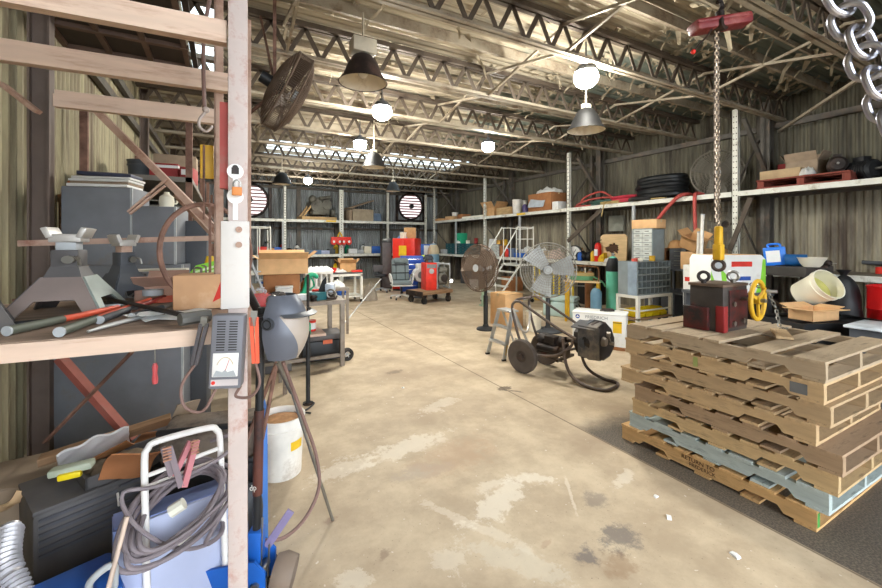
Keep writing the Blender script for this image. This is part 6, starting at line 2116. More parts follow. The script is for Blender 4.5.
# fan guards
for (px, py, X, rr, lab) in ((717, 176, 8.42, .44, 'round wire fan cage standing on the upper right shelf behind the hoist chains'),):
    q = onX(px, X, py)
    lattice_fan((q.x, q.y, ZU + rr + .012), rr, .2, (-.85, -.5, .05), 'shelf_fan', lab, mguard=mat('shelf_fan_wire', (122, 116, 104), .6, .3), blade_m=mat('shelf_fan_blade', (108, 104, 94), .6), nrad=48, wire=1.4)
q = onX(722, 8.75, 222)
r = T('wall_fan', 'dusty wire fan cage fixed to the right wall under the upper shelf', 'fan', (8.62, q.y - .12, 1.95))
g_ = B()
for i in range(1, 6):
    g_.ring((0, 0, 0), .42 * i / 5, .005, (1, 0, 0), n=30, m=5)
for k in range(24):
    a = 2 * pi * k / 24
    g_.bar((0, .06 * cos(a), .06 * sin(a)), (0, .42 * cos(a), .42 * sin(a)), .005, .005)
g_.make('guard', mat('shelf_fan_wire', (0, 0, 0)), r)
B().cyl((.03, 0, 0), (.28, 0, 0), .08, n=18).make('motor_body', DKIRON, r)
B().bar((.25, 0, 0), (.34, 0, 0), .2, .2).make('wall_bracket', DKIRON, r)
for k in range(3):
    a = 2 * pi * k / 3
    B().bar((.05, .06 * cos(a), .06 * sin(a)), (.06, .36 * cos(a), .36 * sin(a)), .16, .006, (1, 0, 0)).make('blade', mat('shelf_fan_blade', (0, 0, 0)), r)
# red pallet with box and motors (nearest end of the upper shelf)
pc = S_(800, ZU, 8.36)
pc.y = (onX(757, 8.0).y + onX(851, 8.0).y) / 2
plen = onX(757, 8.0).y - onX(851, 8.0).y
r = T('wooden_pallet', 'red-brown pallet on the upper right shelf carrying a box and motors', 'pallet', pc, FACE_X)
for x in (-plen / 2 + .05, 0, plen / 2 - .05):
    B().bb(x - .045, x + .045, -.36, .36, .028, .13).make('pallet_block', WOODR, r)
for y in (-.34, -.1, .14, .34):
    B().bb(-plen / 2, plen / 2, y - .05, y + .05, .131, .155).make('deck_board', WOODR, r)
    B().bb(-plen / 2, plen / 2, y - .05, y + .05, 0, .027).make('bottom_board', WOODR, r)
zt = ZU + .158
def onp(px, z=zt, X=8.25): return V((X, onX(px, X).y, z))
carton(onp(785), .55, .4, .15, 'low tan carton at the far end of the red-brown pallet', FACE_X, mat('dull_carton', (176, 152, 118), .85))
carton(onp(806, zt, 8.42), .42, .35, .27, 'taller open dusty carton in the middle of the red-brown pallet', FACE_X, CARDG, flaps=.5)
blob_cloth(onp(808, zt, 8.1), .3, .2, .14, CLOTHW, 'grey-white rags in front of the open dusty carton', 'rag', 'rag_heap', 11)
motor(onp(837, zt, 8.3), .12, .3, 'dark electric motor with pale round end on the red-brown pallet', R(200), DKIRON)
carton(onp(787, ZU + .0015, 8.85), .2, .2, .5, 'dark red carton standing behind the red-brown pallet', FACE_X, mat('dark_red_carton', (0, 0, 0)), tape=False)
motor(S_(862, ZU, 8.35), .15, .4, 'black motor on the shelf just right of the red-brown pallet', R(240), BLACK)
motor(S_(893, ZU, 8.4), .14, .35, 'second black motor, cut by the right edge of the picture', R(210), BLACK)
pail(S_(873, ZU, 8.72), .12, .2, 'dark pail between the two black motors on the upper shelf', DKIRON, handle=False)

# ---- lower right shelf, far to near
r = T('welding_cylinder_rack', 'small white carton', 'box')
bpy.data.objects.remove(r)
carton(S_(447, ZL, 8.15), .5, .35, .18, 'small pale carton left of the teal drawer boxes on the lower right shelf', FACE_X, GREYL, tape=False)
for i, (px, lab) in enumerate(((456, 'far one of the teal drawer boxes on the lower right shelf'), (468, 'near one of the teal drawer boxes on the lower right shelf'))):
    drawers(S_(px, ZL, 8.25), 1.0 if i else .9, .45, .42, 3, 4, lab, TEAL, mat('teal_front', (30, 82, 90), .5), FACE_X)
carton(S_(461, ZL + .423, 8.15), .45, .3, .40, 'bright green box on top of the teal drawer boxes', FACE_X, GREEN, tape=False)
blob_cloth(S_(459, ZL + .423, 8.03), .3, .14, .14, PAPER, 'white rag in front of the bright green box', 'rag', 'rag', 3, FACE_X)
can(S_(468, ZL + .423, 8.15), .08, .12, CREAM, 'cream tin on the near teal drawer box')
can(S_(476, ZL + .423, 8.2), .07, .20, REDD, 'slim dark red tin at the near end of the teal drawer boxes')
r = T('blue_case', 'blue case with white sheet on it behind the rolling stair rail', 'case', S_(492, ZL, 8.25), FACE_X)
B().bb(-.28, .28, -.2, .2, 0, .25, bev=.015).make('case_body', mat('case_blue', (32, 66, 112), .45), r)
B().box((0, .02, .42), (.42, .02, .34), (R(-10), 0, 0)).make('white_sheet', PAPER, r)
drawers(S_(498.5, ZL, 8.15), .45, .3, .4, 2, 4, 'grey drawer box with pale fronts behind the rolling stair', GREYP, mat('drawer_white', (0, 0, 0)), FACE_X)
carton(S_(503, ZL, 8.2), .4, .35, .36, 'brown carton right of the grey drawer box on the lower right shelf', FACE_X, CARDD)
for i, (px, h_, m_, lab) in enumerate(((499, .14, mat('gold_tin', (196, 152, 70), .4, .3), 'round gold tin on top of the grey drawer box'), (505, .2, YELD, 'yellow-brown tin on the brown carton'))):
    can(S_(px, ZL + (.404 if i == 0 else .364), 8.12), .09, h_, m_, lab)
carton(S_(514, ZL, 8.2), .35, .3, .28, 'blue-grey carton behind the rolling stair platform', FACE_X, mat('blue_grey_carton', (96, 116, 146), .6))
blob_cloth(S_(527, ZL, 8.34), .6, .5, .36, CLOTHW, 'peaked white sheet heap behind the rolling stair platform', 'cloth', 'white_sheet_heap', 12, FACE_X)
carton(S_(521, ZL, 8.05), .4, .25, .14, 'low blue carton in front of the white sheet heap', FACE_X, BLUE, tape=False)
for i, (px, w_, m_, lab) in enumerate(((541, .7, CLOTHW, 'white cloth heap left of the fan hub on the lower right shelf'), (549, .6, mat('beige_cloth', (190, 170, 146), .9), 'beige rag heap behind the fan hub'), (557, .6, mat('pinkish_cloth', (196, 172, 158), .9), 'pinkish rag heap at the right of the fan guard'))):
    blob_cloth(S_(px, ZL, 8.32), w_ * .8, .5, (.34, .26, .3)[i], m_, lab, 'rags', 'rag_heap', 20 + i, FACE_X, 'rag heaps behind the big fan')
r = T('white_gauge', 'round white dial clock standing on the lower right shelf by the third post', 'clock', S_(574.5, ZL, 8.14), FACE_X + .4)
B().cyl((0, -.03, .2), (0, .05, .2), .19, n=30).make('clock_case', GREYD, r)
o = B().cyl((0, -.034, .2), (0, -.031, .2), .165, n=30).make('clock_face', PAPER, r)
B().bar((0, -.037, .2), (.05, -.037, .28), .012, .003, (0, 1, 0)).bar((0, -.037, .2), (-.03, -.037, .1), .012, .003, (0, 1, 0)).make('clock_hand', BLACK, o)
B().bb(-.08, .08, -.03, .06, 0, .02).make('clock_foot', GREYD, r)
r.name = 'dial_clock'
carton(S_(578, ZL, 8.35), .2, .2, .32, 'small tan carton behind the dial clock', FACE_X, CARDL)
motor(S_(582, ZL, 8.1), .1, .28, 'black small motor right of the dial clock', R(100), BLACK)
motor(S_(589, ZL, 8.15), .09, .3, 'black small motor next to the fire extinguisher', R(60), BLACK)
r = T('fire_extinguisher', 'red fire extinguisher standing on the lower right shelf', 'fire extinguisher', S_(598, ZL, 8.05), FACE_X)
B().lathe([(0, 0), (.075, 0), (.08, .02), (.08, .38), (.06, .43), (.03, .46), (0, .46)], 22).make('extinguisher_body', mat('extinguisher_red', (212, 38, 30), .35), r)
B().bb(-.05, .05, -.083, -.07, .14, .30, bev=.004).make('label_sticker', PAPER, r)
B().cyl((0, 0, .46), (0, 0, .50), .022).bar((-.02, 0, .5), (.10, 0, .53), .03, .014).make('valve', DKIRON, r)
B().tube([(.0, -.02, .49), (-.09, -.02, .46), (-.10, -.02, .25)], .012).make('discharge_hose', BLACK, r)
r = T('yellow_bracket', 'yellow wedge-shaped casting between the extinguisher and the plywood panel', 'casting', S_(602, ZL, 8.05), FACE_X)
B().prism([(-.1, 0), (.1, 0), (.1, .22), (-.03, .14)], .12).make('casting_body', YEL, r)
B().cyl((.05, -.07, .1), (.05, .07, .1), .03).make('boss', YELD, r)
# plywood with ragged hole
r = T('plywood_panel', 'plywood panel with a ragged dark hole leaning on the lower right shelf', 'panel', S_(613, ZL, 8.2), FACE_X + .25, rot=(R(-4), 0, FACE_X + .2))
b = B()
n = 32
rsx = random.Random(4)
def sq(a, w=.33, h=.33):
    c_, s_ = cos(a), sin(a)
    k = min(w / max(abs(c_), 1e-6), h / max(abs(s_), 1e-6))
    return k * c_, k * s_
ou, inn = [], []
for i in range(n):
    a = 2 * pi * (i + .5) / n
    x, z = sq(a)
    rr_ = rsx.uniform(.10, .19) * (1.1 if abs(cos(a)) > .6 else .75)
    ou.append((x, z + .335)); inn.append((rr_ * cos(a), rr_ * sin(a) + .33))
for y in (-.02, .02):
    o_ = [b.bm.verts.new((x, y, z)) for x, z in ou]
    i_ = [b.bm.verts.new((x, y, z)) for x, z in inn]
    for k in range(n):
        b.bm.faces.new((o_[k], o_[(k + 1) % n], i_[(k + 1) % n], i_[k]))
    if y < 0: so, si = o_, i_
for k in range(n):
    b.bm.faces.new((so[k], so[(k + 1) % n], o_[(k + 1) % n], o_[k]))
    b.bm.faces.new((si[k], si[(k + 1) % n], i_[(k + 1) % n], i_[k]))
b.make('panel_board', PLY, r, smooth=0)
B().bb(-.33, .33, .025, .03, .1, .6).make('panel_back', mat('dark_backing', (84, 60, 44), .8), r)
blob_cloth(S_(611, ZL, 7.99), .34, .18, .13, CLOTHW, 'white rag bunched in front of the plywood panel', 'rag', 'rag', 31, FACE_X)
for i, (px, w_, d_, h_, m_, lab) in enumerate(((650, .4, .4, .45, CARD, 'tan carton on the lower right shelf behind the drawer cabinet'), (690, .4, .4, .3, CARDD, 'brown carton on the lower right shelf behind the tilted box'), (712, .4, .4, .35, CARD, 'tan carton on the lower right shelf behind the hoist hook'), (742, .3, .4, .2, GREYD, 'dark carton on the lower right shelf right of the perforated post'), (750, .25, .3, .16, BLACK, 'black box on the lower right shelf left of the dark tin pail'))):
    carton(S_(px, ZL, 8.35), w_, d_, h_, lab, FACE_X + .1 * (i % 3 - 1), m_)
# floor level under the right racking
for i, (px, w_, h_, m_, lab) in enumerate(((470, .6, .5, GREYD, 'dark crate on the floor under the teal drawer boxes'), (512, .5, .45, CARDD, 'brown carton on the floor behind the rolling stair'), (592, .5, .6, BLACK, 'black crate on the floor under the third rack post'), (665, .6, .6, GREYD, 'dark crate on the floor behind the pigeonhole cabinet'), (755, .5, .7, DKIRON, 'dark iron box on the floor behind the gearbox carton'))):
    carton((8.35, onX(px, 8.35).y, .001), w_, .5, h_, lab, FACE_X, m_, tape=False)
pail((onX(474, 7.6).x, onX(474, 7.6).y, 0), .16, .30, 'white tub on the floor under the dusty pedestal fan', WHITE, handle=False)
c = G(483, 306)
r = T('pale_green_stand', 'pale green machine leg stand under the dusty pedestal fan', 'stand', (c.x, c.y, 0))
B().bb(-.07, .07, -.07, .07, 0, .04).bb(-.03, .03, -.03, .03, .04, .5).bb(-.08, .08, -.08, .08, .5, .54).make('stand_body', mat('pale_green', (160, 184, 160), .5), r)

# ================================================================ BACK RACKING
YF = 16.05
r = T('pallet_rack', 'white-beamed racking along the back wall', 'rack', (0, YF, 0))
BX = [-1.0, 2.75 - 1.85, 4.45, 8.0]
def bx(px): return onY(px, YF).x
BX = [-1.0, bx(285), bx(341.5), bx(388) , 7.9]
for i, x in enumerate(BX):
    wp = .09 if i == 2 else .05
    for y in (0, .8):
        zt_ = 3.7 if y == 0 else 2.43
        b = B().bb(x - wp, x + wp, y, y + .01, 0, zt_).bb(x - wp, x - wp + .01, y, y + .06, 0, zt_).bb(x + wp - .01, x + wp, y, y + .06, 0, zt_)
        b.make('upright', PALE if y == 0 else COLM, r)
    b = B()
    for k in range(34):
        b.box((x, -.002, .2 + k * .1), (.03, .003, .03))
    if i in (1, 2):
        b.make('slot_holes', mat('slot_dark', (0, 0, 0)), r)
for a, c in zip(BX, BX[1:]):
    for z in (2.47, ZL):
        B().bb(a + .05, c - .05, -.02, .02, z - .10, z).make('shelf_beam', PALE, r)
        B().bb(a + .05, c - .05, .02, .85, z - .03, z).make('shelf_deck', DECK, r)
for px in (388, 282):
    x = bx(px)
B().bb(bx(282), bx(282) + .06, 0, .04, ZL, 2.37).make('mid_post', GREYL, r)
B().bb(bx(326), bx(336), -.023, -.02, 2.39, 2.46).make('yellow_strip', YEL, r)
def K_(px, z, Y=YF + .35):
    q = onY(px, Y)
    return V((q.x, Y, z + .0015))
# upper
q = K_(317, 2.47)
r = T('engine_on_skid', 'dusty engine on a small wooden skid on the back upper shelf', 'engine', q, R(10))
B().bb(-.7, .7, -.3, .3, 0, .12).make('wooden_skid', WOOD, r)
B().bar((-.62, -.2, .12), (-.2, -.2, .7), .08, .06).bar((-.62, .2, .12), (-.2, .2, .7), .08, .06).make('skid_strut', WOOD, r)
EM = mat('engine_dusty', (124, 122, 112), .6, .3, var=.3, dirt=(74, 70, 64), damt=.5)
b = B().box((.1, 0, .45), (.7, .45, .5), bev=.05).cyl((-.1, -.3, .55), (-.1, .3, .55), .24).cyl((.3, -.28, .62), (.3, .28, .62), .2).box((.2, 0, .80), (.5, .3, .2), bev=.04)
b.cyl((.55, 0, .3), (.7, 0, .3), .16).sph((-.25, -.2, .8), .16).cyl((.0, -.25, .85), (.45, -.2, .92), .07)
b.make('engine_block', EM, r)
r = T('wooden_crate', 'tan wooden crate with a tilted lid on the back upper shelf', 'crate', K_(360, 2.47), R(6))
B().bb(-.45, .45, -.35, .35, 0, .48).make('crate_body', mat('crate_dusty', (164, 150, 128), .85, var=.15), r)
B().box((-.05, 0, .68), (1.12, .72, .05), (0, R(-19), 0)).make('crate_lid', CARDG, r)
B().box((-.53, 0, .22), (.12, .6, .44)).make('crate_end', CARDG, r)
carton(K_(375, 2.47), .4, .35, .34, 'tilted blue-grey box right of the tan wooden crate', R(18), mat('blue_grey_box', (112, 132, 156), .6), tape=False)
# lower shelf clutter
items = [(263, .5, .3, REDB, 'red case on the lower back shelf, farthest left'), (270, .45, .25, CARD, 'tan carton right of the red case on the lower back shelf'), (277, .4, .28, BLUE, 'blue-grey case next to the tan carton on the lower back shelf'), (293, .5, .18, CARDG, 'flat dusty carton on the lower back shelf left of center'), (300, .4, .24, GREYP, 'grey case beside the flat dusty carton'), (314, .7, .16, mat('slate_blue', (88, 116, 150), .5), 'long slate-blue case on the lower back shelf'), (324, .5, .14, BLUEL, 'pale blue flat case on the lower back shelf'), (331, .35, .2, GREYD, 'dark case left of the big back post'), (352, .5, .2, PAPER, 'white box right of the big back post'), (359, .35, .16, GREYL, 'pale grey box next to the white one on the lower back shelf'), (367, .4, .3, CREAM, 'cream box left of the blue one on the lower back shelf'), (375, .5, .3, BLUE, 'blue box at the right end of the lower back shelf')]
for px, w_, h_, m_, lab in items:
    carton(K_(px, ZL), w_ * .72, .4, h_, lab, R(rs.uniform(-8, 8)), m_, tape=False, name='shelf_case', cat='case')
motor(K_(289, ZL, YF + .45), .10, .25, 'dark motor behind the left back post on the lower shelf', R(30))
coil(K_(306.5, ZL, YF + .3), .17, .03, 4, GREYP, 'grey hose coil on the lower back shelf', 'hose', 'grey_hose', 14)
# red hanging hoist / strap on the big post
q = onY(341, YF - .12, 240)
r = T('red_trolley', 'bright red trolley hoist hung on the big back post', 'trolley', (q.x, q.y, q.z))
r.scale = (.72, 1, .85)
RB = REDB
B().bb(-.55, .55, -.06, .06, -.12, .14, bev=.03).make('trolley_body', RB, r)
for x in (-.42, -.1, .12, .42):
    B().cyl((x, -.1, -.08), (x, .1, -.08), .15, n=20).make('trolley_wheel', RB, r)
    B().cyl((x, -.11, -.08), (x, -.1, -.08), .06, n=14).make('wheel_hub', PAPER, r)
B().tube([(-.2, 0, .1), (-.05, .05, .35), (.1, 0, .1)], .03).make('sling', YEL, r)
B().bb(-.06, .06, .04, .11, -.1, .1).make('post_bracket', DKIRON, r)
# louvred exhaust fans in the back wall
DAY = mat('daylight_louvre', (255, 244, 246), .5, var=.02, emit=.75)
for px, py, rr, lab in ((250, 200, .60, 'round louvred exhaust fan glowing with daylight, left of the back wall'), (411, 206.5, .56, 'round louvred exhaust fan glowing with daylight, right of the back wall')):
    q = onY(px, YB - .12, py)
    r = T('exhaust_fan', lab, 'exhaust fan', (q.x, YB - .05, q.z), group='louvred exhaust fans')
    B().cyl((0, .0, 0), (0, .02, 0), rr, n=40).make('daylight_opening', DAY, r)
    B().ring((0, -.03, 0), rr + .03, .05, (0, 1, 0), n=40).make('fan_ring', DKIRON, r)
    for k in range(9):
        z = -rr + (k + .5) * 2 * rr / 9
        hw_ = math.sqrt(max(.01, rr * rr - z * z))
        B().box((0, -.05, z), (2 * hw_, .05, .05), (R(20), 0, 0)).make('louvre_slat', mat('louvre_brown', (138, 104, 102), .6), r)
    B().cyl((0, -.2, 0), (0, -.06, 0), .10, n=16).make('motor_body', BLACK, r)
    b = B().bb(-rr - .18, -rr - .06, -.04, .0, -rr - .15, rr + .15).bb(rr + .06, rr + .18, -.04, .0, -rr - .15, rr + .15).bb(-rr - .18, rr + .18, -.04, 0, rr + .06, rr + .16).bb(-rr - .18, rr + .18, -.04, 0, -rr - .16, -rr - .06)
    b.make('fan_frame', DKIRON, r)

# ================================================================ FAR CENTRE: cabinets, chair, carts
def C_(px, d):
    q = W(px, 242, d)
    return V((q.x, q.y, 0))
c = C_(407, 13.4)
r = T('red_cabinet', 'tall bright red steel cabinet with a yellow notice at the back', 'cabinet', c, R(-42))
B().bb(-.38, .38, -.35, .35, .06, 1.72, bev=.01).make('cabinet_body', mat('cabinet_red', (218, 48, 34), .4, var=.08), r)
for s in (-1, 1):
    o = B().bb(s * .19 - .185, s * .19 + .185, -.36, -.35, .1, 1.68, bev=.003).make('door', mat('cabinet_red', (0, 0, 0)), r)
    B().bb(s * .03 - .012, s * .03 + .012, -.38, -.36, .8, .95).make('handle', CHROME, o)
B().bb(-.38, .38, -.33, .33, 0, .06).make('plinth', BLACK, r)
B().bb(-.16, .10, -.364, -.36, 1.15, 1.48).make('yellow_notice', YEL, r)
carton(c + V((.15, .1, 1.722)), .38, .35, .36, 'tan carton on top of the red cabinet', R(-20), CARD)
pail(c + V((-.18, -.1, 1.722)), .11, .2, 'cream tub on top of the red cabinet', CREAM, handle=False)
blob_cloth(c + V((-.08, .12, 1.722)), .4, .4, .12, mat('blue_rag', (110, 140, 178), .9), 'blue-grey cloth on top of the red cabinet', 'cloth', 'blue_cloth', 15)
c = C_(386, 13.9)
r = T('black_cabinet', 'tall black cabinet left of the red one', 'cabinet', c, R(-15))
B().bb(-.17, .17, -.3, .3, 0, 1.62, bev=.01).make('cabinet_body', BLACK, r)
B().bb(-.15, .15, -.31, -.3, .05, 1.57).make('door', BLACKG, r)
coil(c + V((0, -.05, 1.622)), .14, .02, 3, mat('pale_chain_coil', (150, 150, 146), .5, .5), 'pale chain coil on top of the black cabinet', 'chain', 'chain_coil', 16)
c = C_(411.5, 12.2)
r = T('blue_tool_chest', 'blue rolling tool chest with drawers beside the grey chair', 'tool chest', c, R(-20))
BC = mat('chest_blue', (36, 78, 176), .45, var=.12)
B().bb(-.34, .34, -.23, .23, .12, 1.18, bev=.01).make('chest_body', BC, r)
for k in range(6):
    z = .20 + k * .155
    o = B().bb(-.31, .31, -.245, -.23, z, z + .135, bev=.003).make('drawer', BC, r)
    B().bb(-.25, .25, -.26, -.245, z + .10, z + .12).make('pull', CHROME, o)
for x in (-.28, .28):
    for y in (-.17, .17):
        B().cyl((x - .02, y, .06), (x + .02, y, .06), .06, n=14).make('caster', RUBBER, r)
c2 = C_(425, 12.45)
r = T('blue_box_stack', 'dark blue low chest right of the blue tool chest', 'tool chest', c2, R(-20))
B().bb(-.24, .24, -.22, .22, 0, .66, bev=.01).make('chest_body', mat('chest_navy', (36, 58, 132), .45), r)
B().bb(-.25, .25, -.23, .23, .665, .70, bev=.005).make('chest_lid', BC, r)
r = T('blue_cabinet', 'narrow upright blue cabinet with a white sheet behind the hi-vis jacket', 'cabinet', C_(425, 14.3), R(-20))
B().bb(-.2, .2, -.2, .2, 0, 1.52, bev=.01).make('cabinet_body', BLUE, r)
B().bb(-.06, .12, -.206, -.2, .95, 1.48).make('white_sheet', PAPER, r)
# hi-vis jacket over the low chest, white grinder guard
b = B().grid(lambda u, v: ((u - .5) * .46, -.12 + .36 * abs(v - .35) * 0 - .22 * cos(pi * v) * .6, .02 + .36 * sin(pi * v) * (.7 + .3 * cos(6 * u)) + .03 * sin(14 * u)), 20, 14)
b.solid(.02)
r = T('hi_vis_jacket', 'yellow-green hi-vis jacket heaped on the dark blue low chest', 'jacket', c2 + V((-.02, 0, .705)), R(-10))
b.make('jacket_body', mat('jacket_grey', (128, 128, 120), .9), r)
B().tube([(-.22, -.1, .02), (-.27, -.14, .22), (-.16, -.16, .38), (-.05, -.12, .44)], .07, n=10).tube([(.20, -.1, .02), (.25, -.14, .10), (.22, -.28, -.1)], .07, n=10).make('sleeve', HIVIS, r)
r = T('white_grinder', 'white round-guarded bench grinder in front of the dark blue chest', 'grinder', C_(420, 11.5))
B().cyl((0, 0, 0), (0, 0, .48), .06).cyl((0, 0, 0), (0, 0, .03), .18, n=20).make('pedestal', GREYD, r)
B().cyl((-.02, -.12, .66), (-.02, .1, .66), .2, n=24).box((0, 0, .88), (.22, .2, .2), bev=.03).make('guard_shell', CLOTHW, r)
B().cyl((-.02, -.13, .66), (-.02, -.12, .66), .1, n=20).make('wheel_face', GREYP, r)
b = B().cyl((0, 0, 0), (0.02, 0, 1.1), .022)
solo('broom_stick', b, CYLBR, 'brown wooden stick standing left of the red welder', 'stick', C_(426.5, 11.6))
gas_cylinder(C_(433.5, 13.3), .19, 1.62, 'pale blue gas cylinder with a tan shoulder behind the red welder', CYLB, m2=mat('cyl_tan', (186, 170, 140), .5))
# chair
c = G(405, 300)
r = T('swivel_chair', 'grey padded swivel chair with pale armrests facing the camera', 'chair', (c.x, c.y + .25, 0), R(-14))
B().box((0, 0, .46), (.52, .5, .11), bev=.04).make('seat', SEATG, r)
o = B().box((0, .24, .82), (.50, .11, .62), (R(-8), 0, 0), bev=.05).make('backrest', SEATG, r)
b = B()
for x in (-.13, .13):
    b.box((x, .175, .80), (.02, .02, .55), (R(-8), 0, 0))
b.box((0, .16, .72), (.48, .02, .03)).box((0, .185, .95), (.48, .02, .03))
b.make('back_strap', BLACK, o)
B().box((0, .20, 1.07), (.38, .13, .16), (R(-8), 0, 0), bev=.05).make('head_cushion', SEATG, r)
for s in (-1, 1):
    B().tube([(s * .27, .2, .46), (s * .32, .18, .66), (s * .32, -.14, .68), (s * .27, -.16, .44)], .025).make('armrest', mat('pale_arm', (206, 206, 200), .4), r)
B().bb(-.29, .29, -.26, .2, .375, .405, bev=.01).make('seat_pan', mat('pale_arm', (0, 0, 0)), r)
B().cyl((0, 0, .10), (0, 0, .38), .03).make('gas_lift', BLACK, r)
for k in range(5):
    a = 2 * pi * k / 5 + .3
    o = B().bar((0, 0, .13), (.30 * cos(a), .30 * sin(a), .085), .05, .035).make('leg', mat('pale_arm', (0, 0, 0)), r)
    B().cyl((.30 * cos(a) - .02, .30 * sin(a), .03), (.30 * cos(a) + .02, .30 * sin(a), .03), .03, n=12).make('caster', BLACK, o)
c = G(381, 292)
r = T('stool', 'black swivel stool with a five-star foot left of the grey chair', 'stool', (c.x, c.y, 0))
B().lathe([(0, .5), (.2, .5), (.22, .53), (.2, .57), (0, .58)], 24).make('seat', BLACK, r)
B().box((-.03, .2, .74), (.34, .06, .22), (R(-8), 0, 0), bev=.03).make('backrest', BLACKG, r)
B().bar((0, .1, .5), (-.02, .21, .68), .06, .02).make('back_bar', BLACK, r)
B().cyl((0, 0, .1), (0, 0, .5), .025).make('gas_lift', DKIRON, r)
for k in range(5):
    a = 2 * pi * k / 5
    o = B().bar((0, 0, .13), (.3 * cos(a), .3 * sin(a), .075), .05, .03).make('leg', GREYL, r)
    B().cyl((.3 * cos(a) - .02, .3 * sin(a), .03), (.3 * cos(a) + .02, .3 * sin(a), .03), .03, n=12).make('caster', BLACK, o)
# white table on casters
c = G(362, 302)
r = T('white_cart_table', 'white steel table on casters with a dark top near the back', 'table', (c.x - .82, c.y, 0), 0)
for x in (0, .78):
    for y in (0, .6):
        B().bb(x, x + .06, y, y + .06, .08, .74).make('leg', SW, r)
        B().cyl((x + .01, y + .03, .04), (x + .05, y + .03, .04), .04, n=14).make('caster', RUBBER, r)
B().bb(0, .84, 0, .66, .70, .76).make('table_top', SW, r)
B().bb(.02, .82, .02, .64, .762, .80).make('dark_top', BLACKG, r)
B().bb(0, .84, 0, .66, .14, .18).make('lower_shelf', SW, r)
tq = V((c.x - .82, c.y, .803))
carton(tq + V((.5, .3, 0)), .42, .35, .24, 'tan open carton on the white caster table', R(-6), CARD, flaps=.9)
r = T('red_lid_tray', 'flat red tray at the right end of the white caster table', 'tray', tq + V((.70, .14, 0)), 0)
B().bb(-.14, .14, -.12, .12, 0, .05, bev=.008).make('tray_body', REDB, r)
B().bb(-.13, .13, -.11, .11, .05, .054).make('tray_lid', REDD, r)
can(tq + V((.12, .2, 0)), .07, .12, REDB, 'red tin at the left end of the white caster table')
blob_cloth(tq + V((.30, .25, 0)), .4, .4, .1, PAPER, 'white papers heaped on the white caster table', 'papers', 'paper_heap', 17)
motor(V((tq.x + .35, tq.y + .3, .182)), .09, .26, 'blue pump motor on the lower shelf of the white caster table', R(20), BLUE)
blob_cloth(V((tq.x + 1.10, tq.y + .2, .0)), .4, .4, .5, mat('taupe_cover', (138, 128, 114), .9), 'taupe cloth-covered heap right of the white caster table', 'cover', 'cloth_cover', 19)
# platform cart with welder and generator
c = G(434, 304)
r = T('platform_cart', 'low wooden platform cart on small wheels near the back right', 'cart', (c.x + .1, c.y + .42, 0), R(12))
B().bb(-.52, .50, -.36, .36, .24, .33, bev=.01).make('platform', WOODD, r)
B().bb(-.54, -.52, -.36, .36, .2, .33).make('front_bar', DKIRON, r)
for x in (-.42, .4):
    for y in (-.28, .28):
        o = B().cyl((x - .03, y, .085), (x + .03, y, .085), .085, n=18).make('wheel', RUBBER, r)
        B().bb(x - .05, x + .05, y - .03, y + .03, .16, .24).make('wheel_fork', DKIRON, r)
cb = V((c.x + .1, c.y + .42, .331))
r = T('red_welder', 'red upright welder standing on the platform cart', 'welder', cb + V((-.04, .0, 0)), R(-6))
B().bb(-.15, .15, -.2, .2, 0, .72, bev=.012).make('welder_case', mat('welder_red', (216, 56, 44), .4), r)
B().cyl((0, -.2, .5), (0, -.22, .5), .07, n=18).make('dial', GREYL, r)
B().bb(-.13, .13, -.206, -.2, .58, .68).make('control_panel', GREYP, r)
B().tube([(-.1, 0, .72), (-.08, 0, .79), (.08, 0, .79), (.1, 0, .72)], .015).make('carry_handle', BLACK, r)
blob_cloth(cb + V((-.04, .06, .795)), .3, .3, .14, CLOTHD, 'dark cloth on top of the red welder', 'cloth', 'dark_cloth', 21)
r = T('engine_generator', 'grey tube-framed engine beside the red welder on the platform cart', 'generator', cb + V((.33, .05, 0)), R(-6))
b = B()
for y in (-.2, .2):
    b.tube([(-.16, y, .02), (-.16, y, .62), (-.1, y, .68), (.14, y, .68), (.2, y, .62), (.2, y, .02)], .016)
for x in (-.14, .18):
    b.bar((x, -.2, .03), (x, .2, .03), .03, .03).bar((x, -.2, .66), (x, .2, .66), .03, .03)
b.make('tube_frame', GREYL, r)
b = B().box((.02, 0, .26), (.26, .3, .3), bev=.03).cyl((0, -.22, .3), (0, .2, .3), .13, n=20).box((.04, .0, .52), (.24, .3, .14), bev=.04)
b.make('engine_block', EM, r)
B().cyl((.03, -.24, .3), (.03, -.22, .3), .10, n=18).make('recoil_cover', DKIRON, r)
B().lathe([(.02, 0), (.045, -.04), (.05, -.04), (.02, .03), (0, .03)], 18, M4.Rotation(R(-100), 4, 'X'), (.22, -.24, .22)).make('lamp_shade', GREYD, r)
o = B().sph((.22, -.27, .22), .028).make('lamp_bulb', mat('work_bulb', (255, 250, 240), .4, var=0, emit=25), r)
o['label'] = 'small lit work lamp'

# crumbs of paint and paper on the slab
for i, (px, py, w_, lab) in enumerate(((656, 497, .03, 'pale chip lying on the slab left of the joint, upper of three by the pallets'), (669, 518, .04, 'pale chip on the slab, middle of three by the pallets'), (735, 556, .045, 'long pale chip on the slab nearest the bottom of the picture'), (403, 388, .03, 'pale chip lying in the middle of the open floor'))):
    q = G(px, py)
    b = B().prism([(-w_ / 2, 0), (w_ * .4, 0), (w_ / 2, .006), (0, .012), (-w_ * .4, .008)], w_ * .6)
    solo('paint_chip', b, PAPER, lab, 'chip', (q.x, q.y, .0005), .7 * i, 'pale chips on the slab')

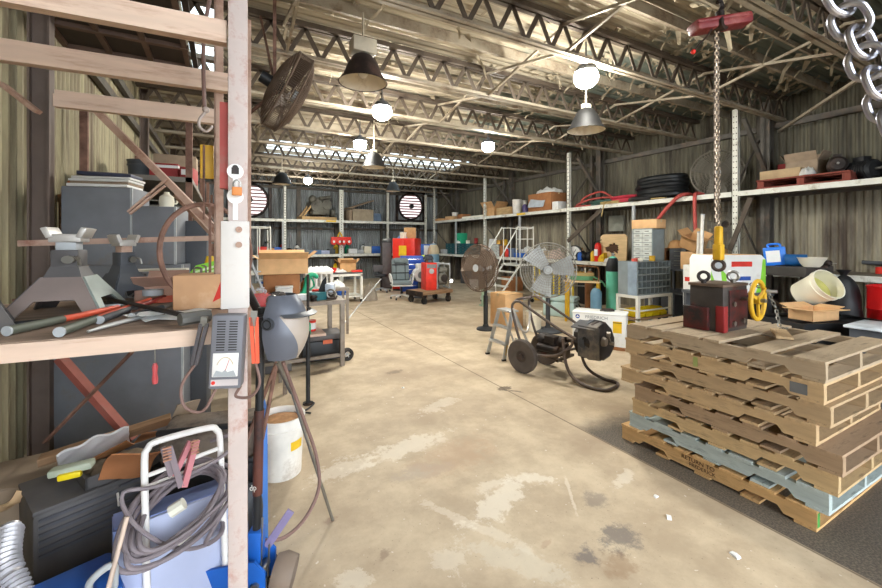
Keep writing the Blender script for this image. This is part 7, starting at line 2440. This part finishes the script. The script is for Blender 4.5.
# EXTRA CLUTTER
bottle((.42, 5.62, .851), .04, .24, WHITE, BLUE, 'white bottle with blue cap left of the brown cardboard boxes')
bottle((.95, 5.72, .851), .045, .26, mat('amber', (150, 92, 40), .3), BLACK, 'amber bottle standing behind the green jug')
can((1.06, 5.47, .851), .045, .12, REDB, 'red tin between the teal case and the grey tray', PAPER)
can((.74, 5.28, .851), .04, .10, STEEL, 'bare metal tin at the front edge of the work table')
bottle(tq + V((.22, .45, 0)), .05, .26, YELB, BLACK, 'yellow bottle at the back of the white caster table')
motor((1.0, 5.24, .851), .03, .12, 'tiny dark motor in front of the teal case', R(40))
for i, (px, h_, m_, mc, lab) in enumerate(((580, .26, BLUE, WHITE, 'blue bottle between the dial clock and the black motors'), (593, .30, YEL, BLACK, 'yellow bottle left of the fire extinguisher'), (538, .28, GREEN, WHITE, 'green bottle at the left end of the rag heaps'), (507, .30, REDB, WHITE, 'red bottle at the right of the brown carton behind the rolling stair'))):
    bottle(S_(px, ZL, 8.03), .06, h_, m_, mc, lab)
can(V((6.9, 4.62, 1.252)), .05, .10, YELD, 'dull yellow tin right of the red tins on the pigeonhole cabinet')
for i, (px, h_, m_, lab) in enumerate(((266, .5, GREYD, 'tall dark bottle behind the red case on the lower back shelf'), (282, .45, REDB, 'red bottle by the left back post'), (297, .4, WHITE, 'white bottle behind the flat dusty carton'), (336, .42, YEL, 'yellow bottle left of the big back post'), (347, .4, GREEN, 'green bottle right of the big back post'), (363, .38, PAPER, 'white bottle between the pale grey and cream boxes'))):
    bottle(K_(px, ZL, YF + .70), .10, h_, m_, BLACK, lab, 'bottles on the lower back shelf')
c = D(97, 300)
blob_cloth((c.x + .08, c.y + .12, ZD), .10, .10, .09, mat('glove_pale', (176, 190, 176), .8), 'pale green glove stuffed behind the middle jack stand', 'glove', 'work_glove', 41)
c = D(132, 296)
r = T('steel_bracket', 'dark angled steel bracket on the bench under the slate boxes', 'bracket', (c.x, c.y + .25, ZD), .4)
B().bb(-.12, .12, -.04, .04, 0, .02).bb(-.12, -.10, -.04, .04, .02, .12).make('bracket_plate', DKIRON, r)
B().cyl((.05, 0, .02), (.05, 0, .035), .015, n=6).make('bolt', STEEL, r)
